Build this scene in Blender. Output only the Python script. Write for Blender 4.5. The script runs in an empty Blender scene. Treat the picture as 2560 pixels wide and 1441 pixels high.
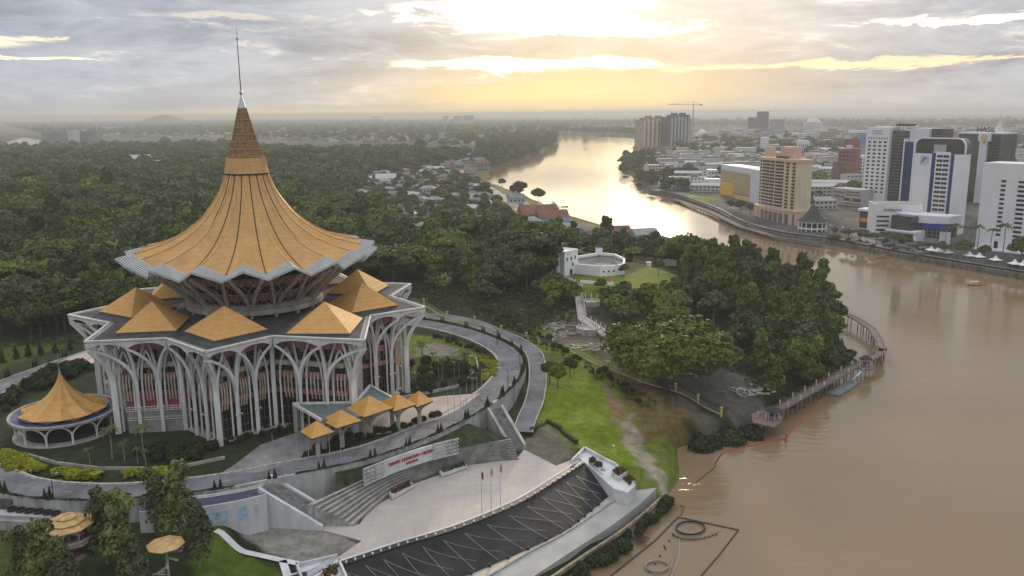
import bpy, math, random
import numpy as np
from mathutils import Vector, Matrix
random.seed(7); RNG = np.random.default_rng(11)
PI = math.pi; D2R = PI/180
sc = bpy.context.scene
col = sc.collection
# ------------------------------------------------------------------ camera
FPX, PITCH, ROLL, CH = 2080.57, .2063, .008, 91.0
cF = Vector((0, math.cos(PITCH), -math.sin(PITCH)))
r0 = Vector((1, 0, 0)); u0 = Vector((0, math.sin(PITCH), math.cos(PITCH)))
cR = r0*math.cos(ROLL) - u0*math.sin(ROLL); cU = u0*math.cos(ROLL) + r0*math.sin(ROLL)
CAM = Vector((0, 0, CH))
cd = bpy.data.cameras.new('camera'); co = bpy.data.objects.new('camera', cd); col.objects.link(co)
cd.sensor_width = 36; cd.lens = FPX*36/2560; cd.clip_start = 1; cd.clip_end = 60000
M3 = Matrix((cR, cU, -cF)).transposed(); co.matrix_world = Matrix.Translation(CAM) @ M3.to_4x4()
sc.camera = co
def at(u, v, z=0.0):
    """survey helper: the ground point at height z seen at photograph pixel u, v"""
    d = cF*FPX + cR*(u-1280) + cU*(720.5-v)
    return CAM + d*((z-CH)/d.z)
def P2(pts, z): return [tuple(at(u, v, z))[:2] for u, v in pts]
# ------------------------------------------------------------------ mesh builder
class MB:
    def __init__(s): s.v = []; s.f = []; s.mi = []; s.m = 0
    def add(s, vs, fs):
        n = len(s.v); s.v += [tuple(p) for p in vs]
        for f in fs: s.f.append(tuple(i+n for i in f)); s.mi.append(s.m)
    def quad(s, a, b, c, d): s.add([a, b, c, d], [(0, 1, 2, 3)])
    def box(s, c, size, rz=0):
        cx, cy, cz = c; x, y, z = size[0]/2, size[1]/2, size[2]/2
        ca, sa = math.cos(rz), math.sin(rz); vs = []
        for dz in (-z, z):
            for dx, dy in ((-x, -y), (x, -y), (x, y), (-x, y)):
                vs.append((cx+dx*ca-dy*sa, cy+dx*sa+dy*ca, cz+dz))
        s.add(vs, [(3, 2, 1, 0), (4, 5, 6, 7), (0, 1, 5, 4), (1, 2, 6, 5), (2, 3, 7, 6), (3, 0, 4, 7)])
    def prism(s, poly, z0, z1, top=True, bot=False):
        n = len(poly)
        A = sum(poly[i][0]*poly[(i+1) % n][1]-poly[(i+1) % n][0]*poly[i][1] for i in range(n))
        if A < 0: poly = poly[::-1]
        vs = [(p[0], p[1], z0) for p in poly]+[(p[0], p[1], z1) for p in poly]
        fs = [(i, (i+1) % n, n+(i+1) % n, n+i) for i in range(n)]
        if top: fs.append(tuple(range(n, 2*n)))
        if bot: fs.append(tuple(range(n-1, -1, -1)))
        s.add(vs, fs)
    def tube(s, pts, r, n=8, caps=True, flat=None):
        """tube through pts; r number or list; flat=(w,h) gives a rectangular section"""
        pts = [Vector(p) for p in pts]; m = len(pts)
        rs = r if isinstance(r, (list, tuple)) else [r]*m
        vs = []; up = Vector((0, 0, 1))
        for i, p in enumerate(pts):
            t = (pts[min(i+1, m-1)]-pts[max(i-1, 0)])
            t = t.normalized() if t.length > 1e-9 else Vector((0, 0, 1))
            a = t.cross(up)
            if a.length < .05: a = t.cross(Vector((1, 0, 0)))if i == 0 else last
            a.normalize()
            if i and a.dot(last) < 0: a = -a
            last = a; b = t.cross(a)
            if flat:
                w, h = flat[0]*rs[i]/2, flat[1]*rs[i]/2
                vs += [p+a*x+b*y for x, y in ((-w, -h), (w, -h), (w, h), (-w, h))]
            else:
                vs += [p+(a*math.cos(2*PI*k/n)+b*math.sin(2*PI*k/n))*rs[i] for k in range(n)]
        if flat: n = 4
        fs = [(i*n+k, i*n+(k+1) % n, (i+1)*n+(k+1) % n, (i+1)*n+k) for i in range(m-1) for k in range(n)]
        if caps: fs += [tuple(range(n-1, -1, -1)), tuple(range((m-1)*n, m*n))]
        s.add(vs, fs)
    def lathe(s, prof, c=(0, 0, 0), n=24, a0=0, a1=2*PI):
        full = abs(a1-a0-2*PI) < 1e-6; k = n if full else n+1; vs = []
        for r, z in prof:
            for i in range(k):
                a = a0+(a1-a0)*i/n; vs.append((c[0]+r*math.cos(a), c[1]+r*math.sin(a), c[2]+z))
        fs = []
        for j in range(len(prof)-1):
            for i in range(n):
                i2 = (i+1) % k; fs.append((j*k+i, j*k+i2, (j+1)*k+i2, (j+1)*k+i))
        s.add(vs, fs)
    def strip(s, a, b):
        n = len(a); s.add(list(a)+list(b), [(i, i+1, n+i+1, n+i) for i in range(n-1)])
    def mesh(s, name, mats, org=(0, 0, 0), smooth=False):
        me = bpy.data.meshes.new(name); o = Vector(org)
        me.from_pydata([(p[0]-o.x, p[1]-o.y, p[2]-o.z) for p in s.v], [], s.f)
        for m in (mats if isinstance(mats, (list, tuple)) else [mats]): me.materials.append(m)
        if s.mi and max(s.mi): me.polygons.foreach_set('material_index', s.mi)
        if smooth: me.polygons.foreach_set('use_smooth', [True]*len(s.f))
        me.update(); return me
    def build(s, name, mats, parent=None, org=None, smooth=False, world=True):
        """parts of a parent are given in the parent's own coordinates; top-level ones in world coordinates round org"""
        if parent is None and org is None:
            a = np.array(s.v); org = ((a[:, 0].min()+a[:, 0].max())/2, (a[:, 1].min()+a[:, 1].max())/2, a[:, 2].min())
        me = s.mesh(name, mats, org if parent is None else (0, 0, 0), smooth)
        ob = bpy.data.objects.new(name, me); col.objects.link(ob)
        if parent is None: ob.location = org
        else: ob.parent = parent
        return ob
def tag(o, label=None, cat=None, group=None, kind=None):
    if label: o['label'] = label
    if cat: o['category'] = cat
    if group: o['group'] = group
    if kind: o['kind'] = kind
    return o
def thing(name, label, cat, loc, rz=0, group=None):
    o = bpy.data.objects.new(name, None); o.empty_display_size = 1; col.objects.link(o)
    o.location = loc; o.rotation_euler = (0, 0, rz)
    return tag(o, label, cat, group)
def dup(root, loc=None, rz=None, label=None, group=None, scale=None):
    r = root.copy(); col.objects.link(r)
    if loc is not None: r.location = loc
    if rz is not None: r.rotation_euler = (0, 0, rz)
    if scale is not None: r.scale = scale
    if label: r['label'] = label
    if group: r['group'] = group
    for ch in list(root.children):
        c = ch.copy(); col.objects.link(c); c.parent = r
        for g in ch.children:
            d = g.copy(); col.objects.link(d); d.parent = c
    return r
def catmull(pts, n=6, closed=False):
    out = []; m = len(pts)
    rng = range(m if closed else m-1)
    for i in rng:
        g = (lambda k: pts[k % m]) if closed else (lambda k: pts[max(0, min(m-1, k))])
        p0, p1, p2, p3 = [np.array(g(i+k), float) for k in (-1, 0, 1, 2)]
        for j in range(n):
            t = j/n
            out.append(tuple(.5*(2*p1+(p2-p0)*t+(2*p0-5*p1+4*p2-p3)*t*t+(3*p1-p0-3*p2+p3)*t**3)))
    if not closed: out.append(tuple(pts[-1]))
    return out
def along(P_, step):
    out = []
    for a, b in zip(P_, P_[1:]):
        n_ = max(1, int((b-a).length/step)); out += [a.lerp(b, i/n_) for i in range(n_)]
    return out+[P_[-1]]
def offset(pl, d, closed=False):
    n = len(pl); out = []
    for i in range(n):
        a = pl[i-1] if (i or closed) else pl[0]; b = pl[(i+1) % n] if (i < n-1 or closed) else pl[-1]
        tx, ty = b[0]-a[0], b[1]-a[1]; L = math.hypot(tx, ty) or 1
        out.append((pl[i][0]-ty/L*d, pl[i][1]+tx/L*d)+tuple(pl[i][2:]))
    return out
# ------------------------------------------------------------------ materials
def newmat(name):
    m = bpy.data.materials.new(name); m.use_nodes = True; nt = m.node_tree
    return m, nt, nt.nodes['Principled BSDF']
def nd(nt, t, **kw):
    n = nt.nodes.new(t)
    for k, v in kw.items(): setattr(n, k, v)
    return n
def mix(nt, fac, a, b, blend='MIX'):
    n = nt.nodes.new('ShaderNodeMix'); n.data_type = 'RGBA'; n.blend_type = blend
    for s, v in ((0, fac), (6, a), (7, b)):
        if hasattr(v, 'links'): nt.links.new(v, n.inputs[s])
        else: n.inputs[s].default_value = v if s == 0 else (tuple(v)+(1,) if len(v) == 3 else v)
    return n.outputs[2]
def mth(nt, op, a, b=None, c=None, clamp=False):
    n = nt.nodes.new('ShaderNodeMath'); n.operation = op; n.use_clamp = clamp
    for i, v in enumerate((a, b, c)):
        if v is None: continue
        if hasattr(v, 'links'): nt.links.new(v, n.inputs[i])
        else: n.inputs[i].default_value = v
    return n.outputs[0]
MATS = {}
def mat(name, rgb, rough=.65, metal=0., var=.22, scale=.6, streak=0., bump=0., bscale=4., rgb2=None, spec=.5, seam=0., tile=0.):
    if name in MATS: return MATS[name]
    m, nt, b = newmat(name); L = nt.links
    tc = nd(nt, 'ShaderNodeTexCoord'); mp = nd(nt, 'ShaderNodeMapping'); L.new(tc.outputs['Object'], mp.inputs[0])
    no = nd(nt, 'ShaderNodeTexNoise'); no.inputs['Scale'].default_value = scale; no.inputs['Detail'].default_value = 6; no.inputs['Roughness'].default_value = .65
    L.new(mp.outputs[0], no.inputs['Vector'])
    if streak: mp.inputs['Scale'].default_value = (1, 1, 1/streak)
    cr = nd(nt, 'ShaderNodeValToRGB'); L.new(no.outputs['Fac'], cr.inputs[0])
    lo = rgb2 if rgb2 else tuple(c*(1-var*1.6) for c in rgb); hi = rgb if rgb2 else tuple(min(1, c*(1+var*.7)) for c in rgb)
    cr.color_ramp.elements[0].position = .32; cr.color_ramp.elements[0].color = lo+(1,)
    cr.color_ramp.elements[1].position = .66; cr.color_ramp.elements[1].color = hi+(1,)
    out = cr.outputs[0]
    if seam:   # horizontal panel joints
        sx = nd(nt, 'ShaderNodeSeparateXYZ'); L.new(tc.outputs['Object'], sx.inputs[0])
        fr_ = mth(nt, 'FRACT', mth(nt, 'DIVIDE', sx.outputs[2], seam)); out = mix(nt, mth(nt, 'MULTIPLY', mth(nt, 'LESS_THAN', fr_, .13), .22), out, tuple(c*.3 for c in rgb))
    if tile:   # paving joints
        bk = nd(nt, 'ShaderNodeTexBrick'); L.new(tc.outputs['Object'], bk.inputs['Vector']); bk.inputs['Scale'].default_value = 1; bk.inputs['Brick Width'].default_value = tile; bk.inputs['Row Height'].default_value = tile; bk.inputs['Mortar Size'].default_value = .035*tile; bk.offset = 0
        bk.inputs['Color1'].default_value = (1, 1, 1, 1); bk.inputs['Color2'].default_value = (.95, .93, .91, 1); bk.inputs['Mortar'].default_value = (.88, .86, .84, 1); out = mix(nt, 1., out, bk.outputs[0], 'MULTIPLY')
    L.new(out, b.inputs['Base Color'])
    b.inputs['Roughness'].default_value = rough; b.inputs['Metallic'].default_value = metal
    b.inputs['Specular IOR Level'].default_value = spec
    if bump:
        n2 = nd(nt, 'ShaderNodeTexNoise'); n2.inputs['Scale'].default_value = bscale; L.new(tc.outputs['Object'], n2.inputs['Vector'])
        bp = nd(nt, 'ShaderNodeBump'); bp.inputs['Strength'].default_value = bump; bp.inputs['Distance'].default_value = .1
        L.new(n2.outputs[0], bp.inputs['Height']); L.new(bp.outputs[0], b.inputs['Normal'])
    MATS[name] = m; return m
def s2l(r, g, b): return tuple(((c/255+.055)/1.055)**2.4 if c > 10 else c/255/12.92 for c in (r, g, b))
# ------------------------------------------------------------------ sky, sun, haze
SUN_AZ, SUN_EL = .16, .215
w = bpy.data.worlds.new('World'); sc.world = w; w.use_nodes = True; nt = w.node_tree; L = nt.links
bg = nt.nodes['Background']; bg.inputs[1].default_value = .1
sky = nd(nt, 'ShaderNodeTexSky'); sky.sky_type = 'NISHITA'; sky.sun_disc = False
sky.sun_elevation = SUN_EL; sky.sun_rotation = SUN_AZ; sky.altitude = 50; sky.dust_density = 3
tc = nd(nt, 'ShaderNodeTexCoord'); sx = nd(nt, 'ShaderNodeSeparateXYZ'); L.new(tc.outputs['Generated'], sx.inputs[0])
az0 = mth(nt, 'ARCTAN2', sx.outputs[0], sx.outputs[1]); el0 = mth(nt, 'ARCSINE', sx.outputs[2])
# warp the sky coordinates a little so cloud edges are ragged
cmb = nd(nt, 'ShaderNodeCombineXYZ'); L.new(az0, cmb.inputs[0]); L.new(mth(nt, 'MULTIPLY', el0, 4.5), cmb.inputs[1])
def noise(scale, detail=6, rough=.6, off=0., dist=0.):
    n = nd(nt, 'ShaderNodeTexNoise'); n.inputs['Scale'].default_value = scale; n.inputs['Detail'].default_value = detail
    n.inputs['Roughness'].default_value = rough; n.inputs['Distortion'].default_value = dist
    mp = nd(nt, 'ShaderNodeMapping'); mp.inputs['Location'].default_value = (off, off*1.7, off*.3)
    L.new(cmb.outputs[0], mp.inputs[0]); L.new(mp.outputs[0], n.inputs['Vector']); return n.outputs[0]
n1 = noise(5.2, 9, .66, 3.1, .7); n2 = noise(11, 8, .65, 7.7, .6); n3 = noise(1.7, 4, .5, 1.3)
wz = mth(nt, 'MULTIPLY', mth(nt, 'SUBTRACT', n2, .5), .28); we = mth(nt, 'MULTIPLY', mth(nt, 'SUBTRACT', n1, .5), .09)
az = mth(nt, 'ADD', az0, wz); el = mth(nt, 'ADD', el0, mth(nt, 'MULTIPLY', mth(nt, 'SUBTRACT', n2, .5), .035))
def px(u, v): return (u-1280)/2080., (285-v)/2080.
def blob(u, v, su, sv, a=az, e=el, pw=1.0):
    ca, ce = px(u, v)
    d = mth(nt, 'ADD', mth(nt, 'POWER', mth(nt, 'ABSOLUTE', mth(nt, 'DIVIDE', mth(nt, 'SUBTRACT', a, ca), su/2080.)), 2.),
            mth(nt, 'POWER', mth(nt, 'ABSOLUTE', mth(nt, 'DIVIDE', mth(nt, 'SUBTRACT', e, ce), sv/2080.)), 2.))
    return mth(nt, 'EXPONENT', mth(nt, 'MULTIPLY', mth(nt, 'POWER', d, pw), -1.))
def ramp(x, a, b):
    n = nd(nt, 'ShaderNodeMapRange'); n.interpolation_type = 'SMOOTHSTEP'
    n.inputs[1].default_value = a; n.inputs[2].default_value = b; L.new(x, n.inputs[0]); return n.outputs[0]
# cloud deck: grey lavender undersides with lighter, thinner parts
lo = mix(nt, ramp(n1, .36, .66), (.23, .27, .34), (.43, .475, .545))
lo = mix(nt, mth(nt, 'MULTIPLY', ramp(n3, .45, .62), .5), lo, (.52, .56, .61))
# higher overhead the deck is brighter and cooler
lo = mix(nt, mth(nt, 'MULTIPLY', ramp(n2, .42, .68), .34), lo, (.60, .62, .65))
lo = mix(nt, mth(nt, 'MULTIPLY', ramp(n2, .50, .30), .30), lo, (.22, .25, .31))
lo = mix(nt, ramp(el0, .22, .75), lo, (.95, .96, .97))
lo = mix(nt, .006, lo, sky.outputs[0])
# thin layers just above the horizon
lo = mix(nt, mth(nt, 'MULTIPLY', blob(1280, 262, 4000, 36, az0, el0), .45), lo, (.58, .55, .49))
# the hidden sun: wide warm glow, then a stronger yellow one below it
glow = blob(1430, 190, 430, 120, az0, el)
lo = mix(nt, mth(nt, 'MULTIPLY', glow, .50), lo, (1.0, .78, .42))
lo = mix(nt, mth(nt, 'MULTIPLY', blob(1400, 240, 400, 50, az0, el), .72), lo, (1.35, .95, .36))
lo = mix(nt, mth(nt, 'MULTIPLY', blob(1000, 280, 700, 9, az0, el0), .8), lo, (1.15, .80, .38))
# torn gaps where bright sky shows
def addb(base, f, c): return mix(nt, f, base, c)
gaps = mth(nt, 'MULTIPLY', ramp(n2, .53, .66), ramp(n1, .44, .60))
far = blob(1500, 90, 2300, 150, az0, el0)
lo = addb(lo, mth(nt, 'MULTIPLY', mth(nt, 'MULTIPLY', gaps, far), .7), (1.2, 1.0, .78))
for (u, v, su, sv, k, c) in ((1330, 52, 250, 36, 1, (3.4, 2.8, 1.9)), (1560, 92, 150, 16, 1, (2.8, 2.3, 1.5)), (1100, 40, 130, 14, .9, (1.6, 1.4, 1.08)),
                             (1405, 172, 230, 15, 1, (2.6, 2.05, 1.2)), (1120, 165, 120, 14, .6, (1.8, 1.6, 1.1)),
                             (2330, 20, 330, 22, 1, (1.8, 1.65, 1.4)), (2280, 98, 230, 8, .95, (2.2, 1.9, 1.4)), (2550, 128, 90, 8, .8, (1.6, 1.3, .9)),
                             (110, 132, 120, 12, .7, (1.3, 1.1, .8)), (60, 108, 100, 12, .5, (1.2, 1.05, .8)), (170, 162, 200, 4, .9, (1.5, 1.2, .8)),
                             (2050, 182, 420, 9, .7, (1.45, 1.05, .62)), (620, 65, 140, 10, .4, (1.1, .95, .75)), (1760, 6, 190, 15, .9, (1.35, 1.2, 1.02))):
    lo = addb(lo, mth(nt, 'MULTIPLY', ramp(blob(u, v, su, sv, pw=1.3), .12, .75), k), c)
# dull ground colour under the horizon
lo = mix(nt, ramp(el0, -.002, -.05), lo, (.16, .17, .16))
sc10 = nd(nt, 'ShaderNodeVectorMath', operation='SCALE'); L.new(lo, sc10.inputs[0]); sc10.inputs[3].default_value = 10.0
L.new(sc10.outputs[0], bg.inputs[0])
sl = bpy.data.lights.new('sun', 'SUN'); so = bpy.data.objects.new('sun', sl); col.objects.link(so)
sl.energy = 2.0; sl.angle = 6*D2R; sl.color = (1, .80, .54)
sd = Vector((math.sin(.16)*math.cos(.215), math.cos(.16)*math.cos(.215), math.sin(.215)))
so.rotation_euler = sd.to_track_quat('Z', 'Y').to_euler(); so.location = (0, 0, 300)
sc.view_settings.view_transform = 'Standard'; sc.view_settings.look = 'None'; sc.view_settings.exposure = .2; sc.view_settings.gamma = 1
hz = MB(); hz.box((0, 9500, 55), (26000, 20000, 125)); 
hm = bpy.data.materials.new('haze'); hm.use_nodes = True; hn = hm.node_tree; hn.nodes.remove(hn.nodes['Principled BSDF'])
pv = hn.nodes.new('ShaderNodeVolumePrincipled'); pv.inputs['Density'].default_value = .00015; pv.inputs['Color'].default_value = (.62, .65, .67, 1); pv.inputs['Anisotropy'].default_value = .25
hn.links.new(pv.outputs[0], hn.nodes['Material Output'].inputs['Volume'])
ho = hz.build('haze', hm, org=(0, 9500, 55)); tag(ho, kind='stuff', label='pale morning haze lying over the river plain', cat='haze')
sc.cycles.volume_bounces = 1; sc.cycles.max_bounces = 5; sc.cycles.diffuse_bounces = 2; sc.cycles.glossy_bounces = 2; sc.cycles.transparent_max_bounces = 4
sc.cycles.caustics_reflective = False; sc.cycles.caustics_refractive = False; sc.cycles.sample_clamp_indirect = 4
try: sc.cycles.use_denoising = True; sc.cycles.denoiser = 'OPENIMAGEDENOISE'
except Exception: pass
# ------------------------------------------------------------------ terrain
RIVER = P2([(1300, 1640), (1400, 1510), (1468, 1441), (1534, 1404), (1560, 1372), (1600, 1338), (1631, 1310), (1659, 1275), (1694, 1244), (1728, 1207), (1728, 1176), (1716, 1126), (1769, 1107), (1843, 1092),
  (1890, 1070), (1947, 1023), (1982, 1005), (2051, 964), (2093, 908), (2145, 884), (2120, 863), (2093, 828), (2110, 800), (2105, 760), (2050, 715), (1960, 690), (1880, 665), (1790, 640), (1700, 622), (1610, 602), (1520, 577), (1442, 554), (1380, 530), (1325, 501), (1270, 480), (1223, 456), (1227, 421),
  (1286, 403), (1344, 388), (1391, 362), (1395, 341), (1403, 338), (1598, 346), (1700, 352), (1690, 370), (1620, 384), (1590, 392), (1550, 402), (1548, 420), (1551, 433), (1575, 440), (1594, 472), (1640, 486), (1693, 498), (1779, 529), (1853, 568), (1950, 595), (2068, 611), (2224, 642), (2380, 670), (2560, 701), (2900, 780), (3400, 1000), (3400, 1640)], 0)
LAKES = [P2([(-300, 352), (-300, 378), (0, 374), (105, 373), (110, 352), (60, 343), (20, 356)], 0), P2([(250, 331), (330, 331), (340, 322), (262, 322)], 0),
         P2([(300, 365), (410, 363), (425, 360), (300, 361)], 0), P2([(640, 345), (725, 342), (720, 339), (650, 341)], 0), P2([(660, 301), (1010, 300), (1010, 298.5), (660, 299)], 0)]
RING = [(-112.3, 169.8), (-104.8, 165.6), (-95, 162.9), (-81.8, 162.5), (-63.6, 166.8), (-52, 172.6), (-39.8, 178.6), (-32.1, 184.3), (-25.7, 191.2), (-18.8, 200.1), (-11, 213.2), (-4.8, 228.1), (-1.1, 245.2), (-1.5, 260.4), (-7, 275), (-15.9, 288.5), (-26.8, 299.1), (-39.4, 306.8),
        (-62, 312), (-88, 310), (-112, 300), (-130, 283), (-141, 264.3), (-147, 247), (-150, 230), (-146, 209), (-137, 191), (-125, 178)]
RINGC = catmull(RING, 5, True)
RING_OUT = offset(RINGC, -4.9, True); RING_IN = offset(RINGC, 3.9, True); RING_T = offset(RINGC, -3.3, True)
PLAZA = P2([(640, 1300), (800, 1210), (980, 1180), (1140, 1120), (1290, 1100), (1330, 1090), (1440, 1140), (1500, 1130), (1530, 1170), (1455, 1165), (1300, 1262), (1150, 1325), (1000, 1370), (850, 1420), (760, 1441), (700, 1441)], 6)
YARD = P2([(-300, 1275), (0, 1262), (360, 1285), (560, 1275), (600, 1300), (540, 1330), (500, 1420), (480, 1560), (480, 1800), (-300, 1800)], 9.5)
YARD2 = P2([(640, 1300), (700, 1290), (1000, 1350), (860, 1420), (900, 1500), (900, 1800), (620, 1800), (600, 1420)], 6)
PROM = P2([(620, 1560), (860, 1415), (1000, 1370), (1150, 1325), (1300, 1262), (1455, 1165), (1530, 1170), (1610, 1195), (1640, 1215), (1655, 1240), (1590, 1300), (1500, 1358), (1400, 1420), (1290, 1490), (1150, 1620), (620, 1800)], 3)
FORT = P2([(1390, 660), (1580, 655), (1700, 690), (1600, 720), (1450, 712), (1390, 690)], 20)
def seg_sd(px_, py_, poly):
    """signed distance, negative inside, of arrays of points to a polygon"""
    d = np.full(px_.shape, 1e18); ins = np.zeros(px_.shape, bool); n = len(poly)
    for i in range(n):
        ax, ay = poly[i][:2]; bx, by = poly[(i+1) % n][:2]; ex, ey = bx-ax, by-ay
        t = np.clip(((px_-ax)*ex+(py_-ay)*ey)/(ex*ex+ey*ey+1e-12), 0, 1)
        d = np.minimum(d, (px_-ax-t*ex)**2+(py_-ay-t*ey)**2)
        if ey != 0:
            c = ((ay > py_) != (by > py_)) & (px_ < ex*(py_-ay)/ey+ax); ins ^= c
    d = np.sqrt(d); return np.where(ins, -d, d)
def inside(x, y, poly): return float(seg_sd(np.array([x]), np.array([y]), poly)[0]) < 0
CTRL = [(1080, 850, 14), (100, 1000, 14), (1400, 950, 11.5), (1450, 1050, 8), (1400, 1110, 6.5), (1560, 1130, 4), (1620, 1150, 2.6), (1305, 1080, 7), (1340, 960, 11.5), (1330, 880, 14), (1290, 1030, 8.5),
        (1200, 780, 15), (1100, 740, 16), (1000, 700, 16), (1450, 860, 13), (1550, 900, 10), (1650, 1000, 7), (1800, 1040, 4.5), (1850, 1000, 5), (1700, 940, 8), (1480, 800, 14),
        (1480, 690, 20), (1420, 700, 20), (1560, 700, 19), (1620, 700, 17), (1700, 720, 14), (1480, 760, 16), (1300, 700, 18), (1200, 650, 15), (1600, 820, 12), (1750, 800, 10), (1900, 800, 7), (2000, 750, 5), (2050, 830, 3), (1900, 900, 5), (2000, 950, 3),
        (1300, 620, 12), (1500, 620, 8), (1700, 650, 5), (1000, 500, 5), (1300, 560, 4.5), (1150, 450, 4), (1200, 400, 4), (900, 480, 6), (1100, 560, 7), (950, 600, 13), (800, 480, 10),
        (300, 640, 18), (100, 700, 15), (0, 800, 14), (150, 560, 18), (500, 520, 18), (300, 480, 16), (100, 440, 12), (700, 430, 14), (900, 400, 8), (200, 400, 8), (500, 375, 5), (1000, 370, 5),
        (1800, 480, 4), (2000, 500, 4), (1700, 440, 4), (2300, 600, 4), (2500, 560, 4), (2100, 420, 4), (2300, 350, 4), (1700, 320, 4), (1000, 320, 4), (300, 320, 4), (2500, 320, 4), (500, 345, 4), (-200, 700, 14), (-300, 500, 12), (2800, 640, 4), (2700, 400, 4), (-100, 900, 14), (-200, 1100, 12)]
CP = np.array([(at(u, v, z).x, at(u, v, z).y, z) for u, v, z in CTRL])
def sstep(t): t = np.clip(t, 0, 1); return t*t*(3-2*t)
def height(x, y):
    x = np.asarray(x, float); y = np.asarray(y, float); shp = x.shape; x = x.ravel(); y = y.ravel()
    num = np.zeros_like(x); den = np.zeros_like(x)
    for a, b, c in CP:
        wgt = 1/((x-a)**2+(y-b)**2+30)**1.8; num += wgt*c; den += wgt
    h = num/den
    h += .5*np.sin(x*.05+1)*np.sin(y*.043)+.3*np.sin(x*.13+y*.09)
    for poly, z, bl in ((RING_T, 14, 1.0), (YARD, 9.5, 9.), (YARD2, 6, 6.), (PLAZA, 6, 3.), (PROM, 3, 2.5), (FORT, 20, 12.)):
        s = seg_sd(x, y, poly); k = 1-sstep(s/bl); h = h*(1-k)+(z-.3)*k
    s = seg_sd(x, y, RIVER); k = 1-sstep(s/7.); h = h*(1-k)+(-2.)*k
    for lk in LAKES:
        s = seg_sd(x, y, lk); k = 1-sstep(s/15.); h = h*(1-k)+(-2.)*k
    return h.reshape(shp)
def hz1(x, y): return float(height(np.array([x]), np.array([y]))[0])
ys = [95.]
while ys[-1] < 420: ys.append(ys[-1]+.8)
while ys[-1] < 1100: ys.append(ys[-1]*1.006)
while ys[-1] < 24000: ys.append(ys[-1]*1.02)
ys = np.array(ys); tt = np.linspace(-1.05, 1.05, 620)
tt = np.where(np.abs(tt) > .72, tt*1.0, tt)
Yg, Tg = np.meshgrid(ys, tt, indexing='ij'); Xg = Yg*Tg; Hg = height(Xg, Yg)
nr, nc = Yg.shape
V = np.stack([Xg.ravel(), Yg.ravel(), Hg.ravel()], 1)
ii = (np.arange(nr-1)[:, None]*nc+np.arange(nc-1)[None, :]).ravel()
Fq = np.stack([ii, ii+1, ii+nc+1, ii+nc], 1)
def fastmesh(name, V, F, smooth=True):
    me = bpy.data.meshes.new(name); k = F.shape[1]
    me.vertices.add(len(V)); me.vertices.foreach_set('co', V.astype(np.float32).ravel())
    me.loops.add(F.size); me.loops.foreach_set('vertex_index', F.astype(np.int32).ravel())
    me.polygons.add(len(F)); me.polygons.foreach_set('loop_start', np.arange(0, F.size, k, dtype=np.int32))
    me.polygons.foreach_set('use_smooth', np.full(len(F), smooth)); me.update(calc_edges=True); return me
gm = fastmesh('ground', V, Fq)
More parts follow.
